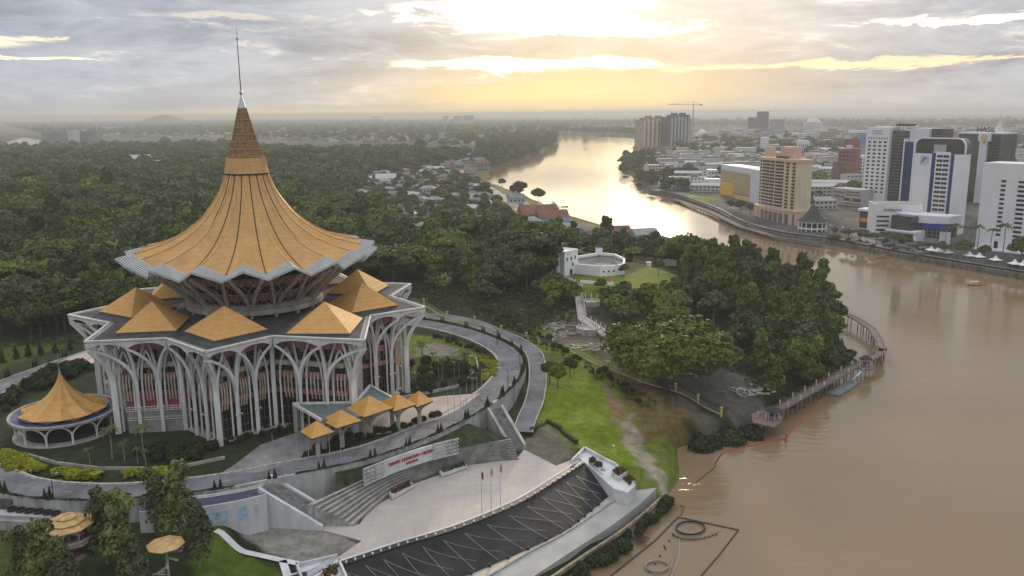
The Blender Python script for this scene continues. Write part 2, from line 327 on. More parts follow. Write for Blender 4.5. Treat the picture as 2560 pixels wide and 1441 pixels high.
# albedo of the land cover, by area
xs, yv = V[:, 0], V[:, 1]
C = np.zeros((len(V), 3)); C[:] = (.030, .040, .018)
def cover(poly, rgb, soft=2., amp=1.):
    s = seg_sd(xs, yv, poly)+amp*2.2*np.sin(xs*.35+np.sin(yv*.31)*2)*np.sin(yv*.27+1.3)
    k = (1-sstep((s+soft/2)/soft))[:, None]; C[:] = C*(1-k)+np.array(rgb)*k
TOWN = P2([(1600, 470), (1700, 495), (1779, 527), (1853, 566), (1950, 593), (2224, 640), (2560, 699), (3000, 790), (3300, 700), (3300, 330), (2560, 300), (1700, 305), (1700, 350), (1600, 390), (1560, 420)], 3)
far_m = (yv > 1900)
for poly, rgb, so_, am in [
    (TOWN, (.085, .085, .082), 8, 1),
    (P2([(700, 360), (1200, 360), (1400, 330), (1500, 312), (1000, 300), (0, 305), (-400, 310), (-400, 330), (120, 340), (300, 370)], 3), (.075, .078, .07), 60, 1),
    (P2([(870, 470), (1000, 440), (1120, 430), (1230, 470), (1330, 505), (1480, 570), (1400, 590), (1200, 580), (1000, 590), (900, 550)], 5), (.075, .07, .05), 12, 2),
    (P2([(1330, 900), (1385, 880), (1480, 905), (1560, 990), (1660, 1090), (1850, 1050), (1800, 1105), (1730, 1130), (1720, 1200), (1640, 1180), (1560, 1200), (1480, 1130), (1330, 1080), (1345, 950)], 8), (.10, .125, .018), 3, .6),
    (P2([(1300, 870), (1380, 830), (1480, 870), (1620, 960), (1720, 1040), (1700, 1070), (1600, 1070), (1520, 960), (1400, 900)], 10), (.115, .145, .02), 4, .8),
    (P2([(1335, 885), (1440, 905), (1530, 960), (1580, 1020), (1600, 1100), (1560, 1150), (1500, 1135), (1345, 1075)], 8.5), (.125, .175, .012), 5, .8),
    (P2([(1545, 940), (1600, 935), (1740, 1020), (1720, 1050), (1600, 1070), (1560, 1000)], 8), (.14, .105, .04), 6, 1.2),
    (P2([(1520, 960), (1560, 1010), (1570, 1070), (1530, 1030), (1500, 960), (1440, 915)], 9), (.20, .14, .075), 2, .3),
    (P2([(1555, 1055), (1580, 1050), (1620, 1110), (1665, 1160), (1690, 1195), (1640, 1200), (1600, 1150), (1570, 1110)], 5), (.26, .23, .18), 2, .7),
    (P2([(1380, 880), (1420, 855), (1500, 860), (1560, 905), (1660, 960), (1800, 1010), (1900, 1040), (1870, 1060), (1780, 1035), (1700, 1000), (1600, 950), (1500, 890)], 9), (.10, .095, .075), 3, .8),
    (P2([(1380, 790), (1470, 780), (1530, 830), (1530, 880), (1420, 850), (1370, 830)], 14), (.13, .11, .08), 4, .8),
    (P2([(1640, 945), (1850, 930), (1950, 1000), (1890, 1045), (1800, 1010)], 6), (.10, .095, .085), 3, .8),
    (P2([(1400, 690), (1480, 695), (1560, 690), (1640, 665), (1720, 690), (1720, 735), (1560, 735), (1420, 730)], 19), (.12, .155, .016), 5, .8),
    (P2([(1020, 835), (1080, 838), (1160, 860), (1190, 880), (1200, 905), (1160, 925), (1040, 930), (1000, 900)], 14), (.12, .15, .018), 2.5, .6),
    (P2([(1040, 870), (1090, 850), (1140, 868), (1120, 890), (1080, 895), (1060, 905)], 14), (.20, .19, .165), 1.2, .6),
    (P2([(1050, 688), (1130, 668), (1160, 680), (1100, 695)], 16), (.10, .15, .02), 6, .6),
    (P2([(1060, 770), (1300, 850), (1420, 880), (1380, 900), (1300, 880), (1040, 790)], 15), (.085, .095, .025), 4, 1),
    (P2([(500, 1335), (560, 1340), (720, 1430), (760, 1500), (480, 1500), (490, 1400)], 7), (.075, .125, .012), 2, .5),
    (P2([(566, 1322), (560, 1305), (672, 1292), (806, 1310), (905, 1352), (840, 1385), (760, 1401), (720, 1393)], 6.5), (.27, .26, .23), .8, .25),
    (P2([(1310, 1090), (1360, 1070), (1450, 1125), (1440, 1145), (1370, 1170), (1310, 1120)], 6.5), (.13, .125, .09), 1.5, .5),
    (P2([(1640, 485), (1760, 510), (1800, 500), (1730, 480)], 4), (.10, .15, .02), 6, .6),
    (P2([(-100, 900), (120, 850), (200, 850), (0, 930)], 14), (.055, .085, .018), 5, .6),
    (P2([(-300, 1290), (0, 1330), (200, 1400), (260, 1500), (-300, 1600)], 5), (.045, .062, .018), 3, .6),
    (P2([(1230, 455), (1280, 490), (1420, 545), (1560, 590), (1600, 600), (1500, 590), (1380, 550), (1240, 490)], 4), (.14, .13, .06), 3, .6)]:
    cover(poly, rgb, so_, am)
g = RNG.normal(0, 1, len(V)); C *= (1+.06*g)[:, None]
# muddy river edge
s = seg_sd(xs, yv, RIVER); k = (np.clip(1-np.abs(s-1.)/2., 0, 1))[:, None]; C = C*(1-k*.6)+np.array((.09, .065, .04))*k*.6
ca = gm.color_attributes.new('cover', 'FLOAT_COLOR', 'POINT'); ca.data.foreach_set('color', np.concatenate([np.clip(C, 0, 1), np.ones((len(V), 1))], 1).astype(np.float32).ravel())
m, nt, b = newmat('land cover'); L = nt.links
at_ = nd(nt, 'ShaderNodeAttribute', attribute_name='cover'); tc = nd(nt, 'ShaderNodeTexCoord')
na = nd(nt, 'ShaderNodeTexNoise'); na.inputs['Scale'].default_value = .35; na.inputs['Detail'].default_value = 8; na.inputs['Roughness'].default_value = .7; L.new(tc.outputs['Object'], na.inputs['Vector'])
nb = nd(nt, 'ShaderNodeTexNoise'); nb.inputs['Scale'].default_value = .03; nb.inputs['Detail'].default_value = 8; L.new(tc.outputs['Object'], nb.inputs['Vector'])
f = mth(nt, 'MULTIPLY', mth(nt, 'MULTIPLY_ADD', na.outputs[0], 2.0, 0.), mth(nt, 'MULTIPLY_ADD', nb.outputs[0], 1.2, .4))
vm = nd(nt, 'ShaderNodeVectorMath', operation='SCALE'); L.new(at_.outputs['Color'], vm.inputs[0]); L.new(f, vm.inputs[3]); L.new(vm.outputs[0], b.inputs['Base Color'])
b.inputs['Roughness'].default_value = .95; b.inputs['Specular IOR Level'].default_value = .15
bp = nd(nt, 'ShaderNodeBump'); bp.inputs['Strength'].default_value = .7; bp.inputs['Distance'].default_value = .5; L.new(na.outputs[0], bp.inputs['Height']); L.new(bp.outputs[0], b.inputs['Normal'])
gm.materials.append(m); go = bpy.data.objects.new('ground', gm); col.objects.link(go); tag(go, kind='structure')
# ------------------------------------------------------------------ river water
m, nt, b = newmat('river water'); L = nt.links
tc = nd(nt, 'ShaderNodeTexCoord'); mp = nd(nt, 'ShaderNodeMapping'); L.new(tc.outputs['Object'], mp.inputs[0]); mp.inputs['Scale'].default_value = (.55, 1.5, 1); mp.inputs['Rotation'].default_value = (0, 0, .35)
n1 = nd(nt, 'ShaderNodeTexNoise'); n1.inputs['Scale'].default_value = .30; n1.inputs['Detail'].default_value = 5; n1.inputs['Distortion'].default_value = .6; L.new(mp.outputs[0], n1.inputs['Vector'])
n2 = nd(nt, 'ShaderNodeTexNoise'); n2.inputs['Scale'].default_value = .012; n2.inputs['Detail'].default_value = 5; L.new(mp.outputs[0], n2.inputs['Vector'])
c = mix(nt, n2.outputs[0], (.175, .120, .068), (.275, .20, .125)); L.new(c, b.inputs['Base Color'])
b.inputs['Roughness'].default_value = .08; b.inputs['IOR'].default_value = 1.33; b.inputs['Specular IOR Level'].default_value = .5
bp = nd(nt, 'ShaderNodeBump'); bp.inputs['Distance'].default_value = .30
sy = nd(nt, 'ShaderNodeSeparateXYZ'); L.new(tc.outputs['Object'], sy.inputs[0]); calm = nd(nt, 'ShaderNodeMapRange'); calm.inputs[1].default_value = 210; calm.inputs[2].default_value = 520; calm.inputs[3].default_value = 1.; calm.inputs[4].default_value = .035; L.new(sy.outputs[1], calm.inputs[0])
L.new(mth(nt, 'MULTIPLY', calm.outputs[0], mth(nt, 'MULTIPLY_ADD', n2.outputs[0], 1.4, -.2, clamp=True)), bp.inputs['Strength']); L.new(n1.outputs[0], bp.inputs['Height']); L.new(bp.outputs[0], b.inputs['Normal'])
MATS['water'] = m
wb = MB(); wb.quad((-24000, 60, 0), (24000, 60, 0), (24000, 23500, 0), (-24000, 23500, 0)); tag(wb.build('river', m, org=(0, 0, 0)), kind='structure')
# ------------------------------------------------------------------ the domed assembly hall
X0, Y0, Z0 = -72.45, 229.85, 14.0
VDIR = math.atan2(-Y0, -X0)
def pol(r, a, z=0.): return Vector((r*math.cos(a*D2R), r*math.sin(a*D2R), z))
GOLD = mat('gold roof panel', (.64, .37, .125), .5, .0, .14, .16, rgb2=(.47, .27, .10), bump=.10, bscale=1.4, seam=1.1)
GOLD2 = mat('gold pyramid panel', (.62, .345, .115), .65, .0, .09, .5, spec=.2, rgb2=(.52, .29, .10), seam=.9)
CONC = mat('pale concrete', (.70, .69, .67), .75, 0, .16, .5, streak=5)
CONC2 = mat('stained concrete', (.42, .40, .36), .8, 0, .3, .35, streak=6)
BEIGE = mat('beige concrete', (.50, .45, .36), .8, 0, .2, .4)
SLAT = mat('weathered louvre slats', (.46, .48, .48), .6, .1, .12, .3)
PINK = mat('pink spandrel', (.52, .19, .21), .7, 0, .18, .8)
REDP = mat('crimson wall panel', (.40, .085, .11), .6, 0, .15, .3)
DGL = mat('dark window glass', (.018, .020, .022), .12, 0, .3, .2)
DARK = mat('dark recess', (.02, .019, .018), .8)
ROOFD = mat('dark roofing felt', (.055, .055, .06), .85, 0, .45, .25)
STEEL = mat('galvanised steel', (.50, .52, .54), .4, .5, .1)
TILE = mat('brown shingle lattice', (.30, .165, .08), .8, 0, .5, 2.2)
BLACK = mat('black seam', (.03, .02, .015), .7)
GREY = mat('grey parapet', (.28, .28, .29), .8, 0, .2)
hall = thing('assembly_hall', 'vast state assembly hall with golden umbrella roof, spire and star-shaped ring of arches', 'assembly hall', (X0, Y0, Z0), VDIR)
# --- umbrella roof
TH = -4.1
PROF = [(1.0, 79.1), (3.1, 70.3), (4.4, 66.1), (5.6, 61.7), (7.5, 57.0), (10.2, 52.9), (12.8, 49.8), (16.7, 46.6), (20.8, 44.3), (25.6, 42.6), (30.4, 41.4)]
PROFc = catmull(PROF[3:], 4)
def fold(r): return 3.3*max(0., min(1., (r-4.5)/27.))**.72
def roofpt(i, r, z):   # i half-folds: even = ridge, odd = valley
    a = TH+10*i
    if i % 2: return pol(r*(1-.085*min(1, r/30)), a, z-fold(r))
    return pol(r, a, z)
mb = MB(); n = 36; prof = [(5.6, 61.7)]+PROFc[1:]
for j in range(len(prof)-1):
    for i in range(n):
        (ra, za), (rb, zb) = prof[j], prof[j+1]
        a, b_, c, d = roofpt(i, ra, za), roofpt(i, rb, zb), roofpt(i+1, rb, zb), roofpt(i+1, ra, za)
        # panels belly down a little between ridge and valley
        mid1 = (a+d)/2-Vector((0, 0, .012*ra)); mid2 = (b_+c)/2-Vector((0, 0, .012*rb))
        mb.quad(a, b_, mid2, mid1); mb.quad(mid1, mid2, c, d)
mb.build('umbrella_roof', GOLD, hall)
for i in range(1, 36, 2):
    s_ = MB(); s_.tube([roofpt(i, r, z)+Vector((0, 0, .08)) for r, z in prof], .13, 6); s_.build('roof_seam', mat('dark brown seam', (.05, .028, .014), .7), hall)
for i in range(0, 36, 2):
    s_ = MB(); s_.tube([roofpt(i, r, z)+Vector((0, 0, .03)) for r, z in prof], .20, 6); s_.build('roof_rib', mat('bright gold rib', (.62, .36, .12), .45, .05), hall)
# neck above: amber band, shingle cone with cross bars, silver cap
mb = MB(); mb.lathe([(5.7, 61.5), (5.9, 61.7), (4.95, 65.9)], n=18); 
for i in range(36): mb.tube([pol(5.75, i*10, 61.8), pol(4.9, i*10, 66.0)], .15, 5)
mb.build('amber_neck', GOLD, hall)
mb = MB(); mb.lathe([(5.9, 61.45), (6.0, 61.6), (5.95, 61.8), (5.7, 61.85)], n=36); mb.build('neck_ring', BLACK, hall)
mb = MB(); mb.lathe([(4.9, 66.0), (4.6, 66.3), (3.15, 70.6), (1.0, 79.2)], n=18); mb.build('shingle_cone', TILE, hall)
mb = MB()
for i in range(18): mb.tube([pol(4.75, i*20, 66.2), pol(3.25, i*20, 70.6), pol(1.08, i*20, 79.1)], .10, 4)
for k in range(7):
    z = 66.2+k*1.95; r = np.interp(z, [66.2, 70.6, 79.2], [4.75, 3.2, 1.05]); mb.lathe([(r+.02, z-.12), (r+.18, z), (r, z+.14)], n=18)
mb.build('cone_battens', mat('tan batten', (.35, .21, .12), .7, 0, .3, 3), hall)
mb = MB(); mb.lathe([(1.12, 79.0), (1.1, 79.2), (.45, 81.4), (.12, 82.6)], n=18)
for i in range(9): mb.tube([pol(1.1, i*40, 79.2), pol(.2, i*40, 82)], .04, 4)
mb.build('silver_cap', STEEL, hall)
sp = MB(); sp.tube([(0, 0, 82.2), (0, 0, 90), (0, 0, 97)], [.17, .13, .10], 8); sp.tube([(0, 0, 97), (0, 0, 100.3)], .045, 6); spire = sp.build('spire', mat('spire metal', (.16, .15, .14), .5, .4), hall)
sb = MB(); sb.lathe([(.02, 82.6), (.38, 82.8), (.5, 83.2), (.36, 83.6), (.02, 83.8)], n=12); sb.build('spire_ring', STEEL, spire)
sb = MB(); sb.lathe([(.02, 96.7), (.2, 96.85), (.24, 97), (.2, 97.2), (.02, 97.3)], n=10); sb.build('finial_ball', BLACK, spire)
# --- louvred eave, one slatted panel per half fold
RO = {0: (34.9, 40.45), 1: (31.5, 37.5)}
for i in range(36):
    mb = MB(); a, b_ = roofpt(i, 30.4, 41.4), roofpt(i+1, 30.4, 41.4)
    c = pol(RO[i % 2][0], TH+10*i, RO[i % 2][1]); d = pol(RO[(i+1) % 2][0], TH+10*i+10, RO[(i+1) % 2][1])
    K = 7
    for k in range(K):
        t0, t1 = (k+.05)/K, (k+.62)/K
        p, q, r_, s_ = a.lerp(c, t0), b_.lerp(d, t0), b_.lerp(d, t1), a.lerp(c, t1); up = Vector((0, 0, .18))
        mb.add([p, q, r_, s_, p+up, q+up, r_+up, s_+up], [(3, 2, 1, 0), (4, 5, 6, 7), (0, 1, 5, 4), (1, 2, 6, 5), (2, 3, 7, 6), (3, 0, 4, 7)])
    e = Vector((0, 0, .35)); mb.quad(c-e, d-e, d+e*.6, c+e*.6)
    mb.tube([a-e*.6, c-e*.6], .14, 4); mb.tube([(a+b_)/2-e*.5, (c+d)/2-e*.5], .12, 4)
    mb.build('eave_louvre', SLAT, hall)
# --- drum under the umbrella
mb = MB(); mb.lathe([(17.6, 26.9), (17.9, 27.2), (18.4, 28.4), (17.4, 28.5)], n=72); mb.lathe([(18.2, 25.6), (18.6, 25.7), (18.6, 27.0), (17.5, 27.1), (17.5, 25.6)], n=72); mb.build('ring_beam', CONC2, hall)
mb = MB(); mb.lathe([(16.2, 24.9), (16.2, 27.4), (17.0, 31), (19.6, 36), (21.2, 38.6)], n=72); mb.build('drum_glazing', DGL, hall)
for z0_, r0_ in ((30.2, 17.1), (34.6, 19.2)):
    mb = MB(); mb.lathe([(r0_-.3, z0_-.9), (r0_+.25, z0_-.85), (r0_+.75, z0_+.9), (r0_, z0_+.95)], n=72)
    mb.build('balcony_band', mat('rust spandrel', (.33, .14, .11), .75, 0, .3, 1.5), hall)
    mb = MB(); mb.lathe([(r0_+.9, z0_+1.0), (r0_+1.0, z0_+1.1), (r0_+.9, z0_+1.2)], n=72)
    for i in range(72): mb.tube([pol(r0_+.3, i*5, z0_-.8), pol(r0_+.9, i*5, z0_+1.1)], .05, 4)
    mb.build('balcony_rail', BEIGE, hall)
for i in range(18):
    a = TH+20*i
    for s_ in (-1, 1):
        mb = MB(); mb.tube([pol(18.2, a+s_*1.2, 28.2), pol(21.2, a+s_*3.6, 31.6), pol(25.0, a+s_*6.3, 34.6), pol(28.3, a+s_*8.2, 37.2)], [1, .95, .9, .9], flat=(.85, .7))
        mb.build('leaning_column', CONC2 if i % 3 else BEIGE, hall)
    mb = MB(); mb.box((0, 0, 0), (.8, .7, 1.2)); mb.v = [tuple(pol(17.9+x, a+y*3.2, 25.4+z)) for x, y, z in mb.v]; mb.build('stub_column', CONC2, hall)
mb = MB()
for i in range(54):
    a = TH+i*20/3
    for s_ in (-1, 1): mb.tube([pol(18.5, a, 28.3), pol(23.3, a+s_*6.5, 33.2), pol(28.2, a+s_*12.5, 36.9)], .07, 4, caps=False)
mb.build('steel_lattice', mat('pale steel rod', (.46, .43, .38), .6), hall)
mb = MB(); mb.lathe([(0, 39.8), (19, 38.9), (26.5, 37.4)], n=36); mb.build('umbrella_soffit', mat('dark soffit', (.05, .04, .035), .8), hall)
# --- podium star
ARM = {k: (54.9 if k == 1 else 48.9, -14.2+40*k+(.1 if k != 1 else 0)) for k in range(-4, 5)}
ZR = 24.8
def tipp(k, r=None): k = (k+4) % 9-4; return pol(ARM[k][0] if r is None else r, ARM[k][1])
def notp(k): # notch between arm k and k+1
    return pol(38.2, -14.1+40*k+20+({0: -1.2, 1: 3.}.get((k+4) % 9-4, 0)))
star = []
for k in range(-4, 5): star += [tipp(k), notp(k)]
mb = MB(); mb.prism([tuple(p)[:2] for p in star], ZR-.35, ZR-.02, bot=True); mb.build('podium_roof', ROOFD, hall)
def edge_norm(a, b): # inward normal for edge a->b seen from centre
    t = (b-a).normalized(); n_ = Vector((-t.y, t.x, 0))
    if n_.dot(a+b) > 0: n_ = -n_
    return n_
faces = []
for k in range(-4, 5):
    faces.append((k, tipp(k), notp(k), +1)); faces.append((k, tipp(k), notp(k-1), -1))
Zv = Vector((0, 0, 1))
def arc_bez(p0, p1, p2, p3, n=9):
    return [p0*(1-t)**3+p1*3*t*(1-t)**2+p2*3*t*t*(1-t)+p3*t**3 for t in [i/n for i in range(n+1)]]
PY = {}
for k in range(-4, 5):
    R_, A_ = ARM[k]; c = pol(R_-17.9+(.4 if k == 1 else 0), A_, 0); h = 10.1 if k != 1 else 11
    ax = pol(1, A_); ay = pol(1, A_+90); cs = [c+ax*h, c+ay*h, c-ax*h, c-ay*h]
    mb = MB(); ap = c+Zv*(ZR+6.7)
    bs = [p+Zv*(ZR+.55) for p in cs]
    for i in range(4): mb.add([bs[i], bs[(i+1) % 4], ap], [(0, 1, 2)])
    py = mb.build('pyramid_roof', GOLD2, hall)
    mb = MB(); mb.prism([tuple((c+(p-c)*.985))[:2] for p in cs], ZR-.01, ZR+.52, bot=False); mb.build('pyramid_curb', mat('green grey curb', (.10, .12, .11), .7), py)
COLM = CONC; NFIN = 0
for k, T, N, sg in faces:
    back = k in (-4, 4, 3) and not (k == 3 and sg == -1)
    nin = edge_norm(T, N); e = (N-T); Ls = e.length; eu = e.normalized()
    ZT, ZB = ZR+.25, ZR-.9
    # scalloped fascia, two arcs
    mb = MB(); top = []; bot_ = []; K = 28
    for i in range(K+1):
        t = i/K; q = T+e*t; u = (t*2) % 1.0 if i < K else 1.0; u = 0. if (i == 0) else (1. if abs(t*2-1) < 1e-9 or i == K else u)
        dip = 1.5*(2*abs(u-.5))**2.6
        top.append(q+Zv*ZT-nin*.12); bot_.append(q+nin*(.15+.25*dip)+Zv*(ZB-dip))
    mb.strip(bot_, top); mb.strip([p+nin*.5 for p in top], [p+nin*.5 for p in bot_])
    mb.strip(top, [p+nin*.5 for p in top]); mb.strip([p+nin*.5 for p in bot_], bot_)
    # low inner parapet kerb standing on the roof edge
    mb.build('fascia', CONC, hall)
    mb = MB(); mb.strip([T+e*t+nin*.6+Zv*(ZR+.02) for t in (0.04, 1)], [T+e*t+nin*1.5+Zv*(ZR+.04) for t in (.06, 1)]); mb.build('roof_gutter', GREY, hall)
    # foot line of the columns
    tin = T-T.normalized()*(6.0); nn = N-N.normalized()*4.4
    foot = lambda s: tin.lerp(nn, s)
    C0 = T; C1 = T+e*.5; C2 = N
    zs = 13.4
    w_ = .82
    for j, s_ in enumerate((1/3, 2/3)):
        fpt = foot(s_); ca, cb = (C0, C1) if j == 0 else (C1, C2)
        mb = MB(); mb.tube([fpt+Zv*0, fpt+Zv*8, fpt+Zv*zs], [1, .95, .95], flat=(w_, 1.0))
        for tgt in (ca, cb):
            tt_ = tgt+nin*.7+Zv*(ZB-1.4)
            if (tgt-T).length < .1: tt_ = T-T.normalized()*1.6+Zv*(ZB-1.5)
            d_ = tt_-(fpt+Zv*zs)
            hor = Vector((d_.x, d_.y, 0))
            mb.tube(arc_bez(fpt+Zv*(zs-2.2), fpt+Zv*(zs+3.2), fpt+Zv*(zs+6.6)+hor*.36, tt_), [1, 1, 1, 1, .95, .9, .85, .8, .75, .7], flat=(.72, .8))
        for s2 in (-1, 1):   # rear branches to the underside of the roof
            tt_ = fpt+nin*2.2+eu*s2*2.7+Zv*(ZR-.4)
            d_ = tt_-(fpt+Zv*zs); hor = Vector((d_.x, d_.y, 0))
            if not back: mb.tube(arc_bez(fpt+Zv*(zs-2.2), fpt+Zv*(zs+3), fpt+Zv*(zs+6)+hor*.5, tt_, 6), .8, flat=(.6, .6))
        mb.build('arch_column', COLM, hall)
    if sg == 1 or True:
        # tip column (built once per arm) and notch column
        if sg == 1:
            mb = MB(); f0 = tin; mb.tube([f0, f0+Zv*9, f0+Zv*zs], [1.15, 1.1, 1.05], flat=(1.2, 1.2))
            tt_ = T-T.normalized()*.7+Zv*(ZB-1.2); hor = Vector((tt_.x-f0.x, tt_.y-f0.y, 0))
            mb.tube(arc_bez(f0+Zv*(zs-3), f0+Zv*(zs+2.5), f0+Zv*(zs+5.0)+hor*.3, tt_), 1., flat=(.95, .9))
            for s2 in (-1, 1):
                q = f0+Vector((-T.y, T.x, 0)).normalized()*s2*2.6-T.normalized()*.5+Zv*(ZR-.4); hor = Vector((q.x-f0.x, q.y-f0.y, 0))
                mb.tube(arc_bez(f0+Zv*(zs-2), f0+Zv*(zs+3), f0+Zv*(zs+6)+hor*.5, q, 6), .8, flat=(.6, .6))
            mb.build('tip_column', COLM, hall)
            mb = MB(); f1 = nn; mb.tube([f1, f1+Zv*9, f1+Zv*17, f1+N.normalized()*1.2+Zv*21, f1+N.normalized()*3.6+Zv*(ZB-.5)], 1., flat=(1., 1.)); mb.build('notch_column', COLM, hall)
    if back: continue
    # inner pointed arches and fins, per bay
    for bay in range(3):
        s0, s1 = bay/3, (bay+1)/3; a0_ = foot(s0+.065)+nin*.9; b0_ = foot(s1-.065)+nin*.9; md = (a0_+b0_)/2
        mb = MB()
        for q in (a0_, b0_):
            hor = md-q
            mb.tube([q, q+Zv*7, q+Zv*12.2]+arc_bez(q+Zv*12.6, q+Zv*16, q+hor*.42+Zv*18.9, md+Zv*20.9, 6), .55, flat=(.75, .8))
        mb.build('inner_arch', COLM, hall)
        for f_ in (.28, .5, .72):
            if NFIN >= 98: break
            mb = MB(); NFIN += 1; q = a0_.lerp(b0_, f_)+nin*.5
            mb.tube([q+Zv*7.8-nin*.05, q+Zv*9-nin*.25, q+Zv*11-nin*.55, q+Zv*13-nin*.55, q+Zv*14.6-nin*.1], .26, flat=(1, 1.2))
            mb.build('sun_fin', mat('cream fin', (.56, .47, .38), .7), hall)
        # twin spotlights on the outer arch leg
        mb = MB(); q = foot(s0+.0)-nin*.6+Zv*6.6
        for s2 in (-1, 1): mb.box(tuple(q+eu*s2*.75), (.35, .3, .3)); mb.tube([q, q+eu*s2*.75], .05, 4)
        if bay: mb.build('spotlight', mat('white lamp housing', (.8, .8, .8), .4), hall)
    # wall behind
    Tw = T-T.normalized()*9.4; Nw = N-N.normalized()*7.2; ew = Nw-Tw; nw = edge_norm(Tw, Nw)
    def band(name, z0, z1, m_, out=0., s0=0., s1=1., th=.4):
        a, b_ = Tw+ew*s0-nw*out, Tw+ew*s1-nw*out; mb = MB(); c, d = a+nw*(out+th), b_+nw*(out+th)
        P = [(p.x, p.y, z) for z in (z0, z1) for p in (a, b_, d, c)]
        mb.add(P, [(0, 1, 5, 4), (1, 2, 6, 5), (2, 3, 7, 6), (3, 0, 4, 7), (4, 5, 6, 7), (3, 2, 1, 0)])
        return mb.build(name, m_, hall)
    left = k in (-1, -2)
    band('spandrel', 20.6, 22.6, PINK, .25); band('soffit_wall', 22.6, 24.4, BEIGE, .1)
    for z0, z1, nm in ((17.5, 20.6, 'window'), (14.5, 16.3, 'window'), (10, 12.8, 'window'), (5.5 if left else 0., 8.7, 'window')):
        if z1 == 8.7 and left: continue
        wn = band(nm, z0, z1, DGL, 0.)
        # mullions and blinds as sub-parts
        mb = MB(); m2 = MB(); nmu = 15 if nm else 0; rr = random.Random(int(z0*10)+k*7+sg)
        for q in range(nmu+1):
            p = Tw+ew*(q/nmu)-nw*.12; mb.box((p.x, p.y, (z0+z1)/2), (.14, .14, z1-z0))
            if rr.random() < (.55 if z1 < 17 else .3) and q < nmu and z1 > 9:
                p2 = Tw+ew*((q+.5)/nmu)-nw*.06; hgt = (z1-z0)*rr.choice((.35, .6, 1)); rz_ = math.atan2(ew.y, ew.x)
                m2.box((p2.x, p2.y, z1-hgt/2), (ew.length/nmu*.8, .06, hgt), rz_)
        if z1-z0 > 2:
            for zz in ([z0+(z1-z0)*.5] if z1 > 9 else [2.5, 5]):
                c_ = Tw+ew*.5-nw*.12; mb.box((c_.x, c_.y, zz), (ew.length, .14, .18), math.atan2(ew.y, ew.x))
        mb.build('window_frame', mat('brown frame', (.16, .11, .09), .6), wn)
        if m2.v: m2.build('blind', mat('tan blind', (.30, .20, .16), .8, 0, .3, .7), wn)
    band('ledge', 16.3, 17.5, BEIGE, 1.3); band('spandrel', 12.8, 14.5, PINK, .25); band('spandrel', 8.7, 10, PINK, .25)
    if left:
        band('lower_wall', 5.4, 8.7, REDP if sg == 1 or k == -1 else DGL, .1, 0, 1); 
        band('terrace_wall', -2, 5.4, mat('stained grey wall', (.30, .29, .28), .8, 0, .3, .3, streak=4), 2.2)
        mb = MB(); a, b_ = Tw-nw*2.6, Nw-nw*2.6
        for zz in (3.2, 3.8, 5.5, 6.0, 6.6): mb.tube([a+Zv*zz, b_+Zv*zz], .07, 4)
        for q in range(21):
            p = a.lerp(b_, q/20); mb.tube([p+Zv*5.4, p+Zv*6.6], .06, 4)
        mb.build('railing', CONC, hall)
    else: band('base_step', 0, .5, CONC2, 2.5)
# --- glass entrance canopy under the front-right arm
GG = mat('greenish canopy glass', (.16, .24, .24), .25, 0, .3, .8)
Tb = tipp(1); ax = pol(1, ARM[1][1]); ay = pol(1, ARM[1][1]+90)
def px3(pts): return [at(u, v, z) for u, v, z in pts]
def W(u, v, z): return at(u, v, z)
def slab_px(mb, pts, z, th): mb.prism([tuple(at(u, v, z))[:2] for u, v in pts], z-th, z, bot=True)
# glass skirt canopy at the entrance: a thing of its own beside the hall's wall
cz = Z0+7.2
cc = W(850, 1010, cz)
ent = thing('entrance_canopy', 'low greenish glass entrance canopy with white edge beam at the right front of the hall', 'canopy', tuple(cc)[:2]+(Z0,))
def rel(mb, o): c = Vector(o.location); mb.v = [(p[0]-c.x, p[1]-c.y, p[2]-c.z) for p in mb.v]; return mb
g0 = [W(733, 1011, cz), W(803, 1052, cz), W(905, 1040, cz), W(988, 1001, cz), W(925, 966, cz), W(890, 1008, cz)]
mb = MB(); n_ = len(g0)
mb.add(g0+[p-Vector((0, 0, .25)) for p in g0], [tuple(range(n_)), tuple(range(2*n_-1, n_-1, -1))]+[(i, n_+i, n_+(i+1) % n_, (i+1) % n_) for i in range(n_)])
rel(mb, ent).build('glass_roof', GG, ent)
mb = MB()
for i in (0, 1, 3, 4): mb.tube([g0[i]+Vector((0, 0, .1)), g0[(i+1) % n_]+Vector((0, 0, .1))], .3, flat=(1.6, 2.4)) if i != 1 else None
mb.tube([g0[5]+Vector((0, 0, .15)), g0[0]+Vector((0, 0, .15))], .3, flat=(1.6, 2)); rel(mb, ent).build('edge_beam', CONC, ent)
mb = MB()
for i in range(1, 9):
    a = g0[0].lerp(g0[1], i/9); b_ = g0[5].lerp(g0[2], i/9); mb.tube([a+Vector((0, 0, .08)), b_+Vector((0, 0, .08))], .05, 4)
rel(mb, ent).build('glazing_bars', GREY, ent)
for q in (g0[0]+Vector((.3, .5, 0)), g0[1]+Vector((.2, 1, 0)), g0[3]+Vector((-1, .6, 0))):
    mb = MB(); mb.box((q.x, q.y, Z0+3.5), (1.0, 1.0, 7.1)); rel(mb, ent).build('column', CONC2, ent)
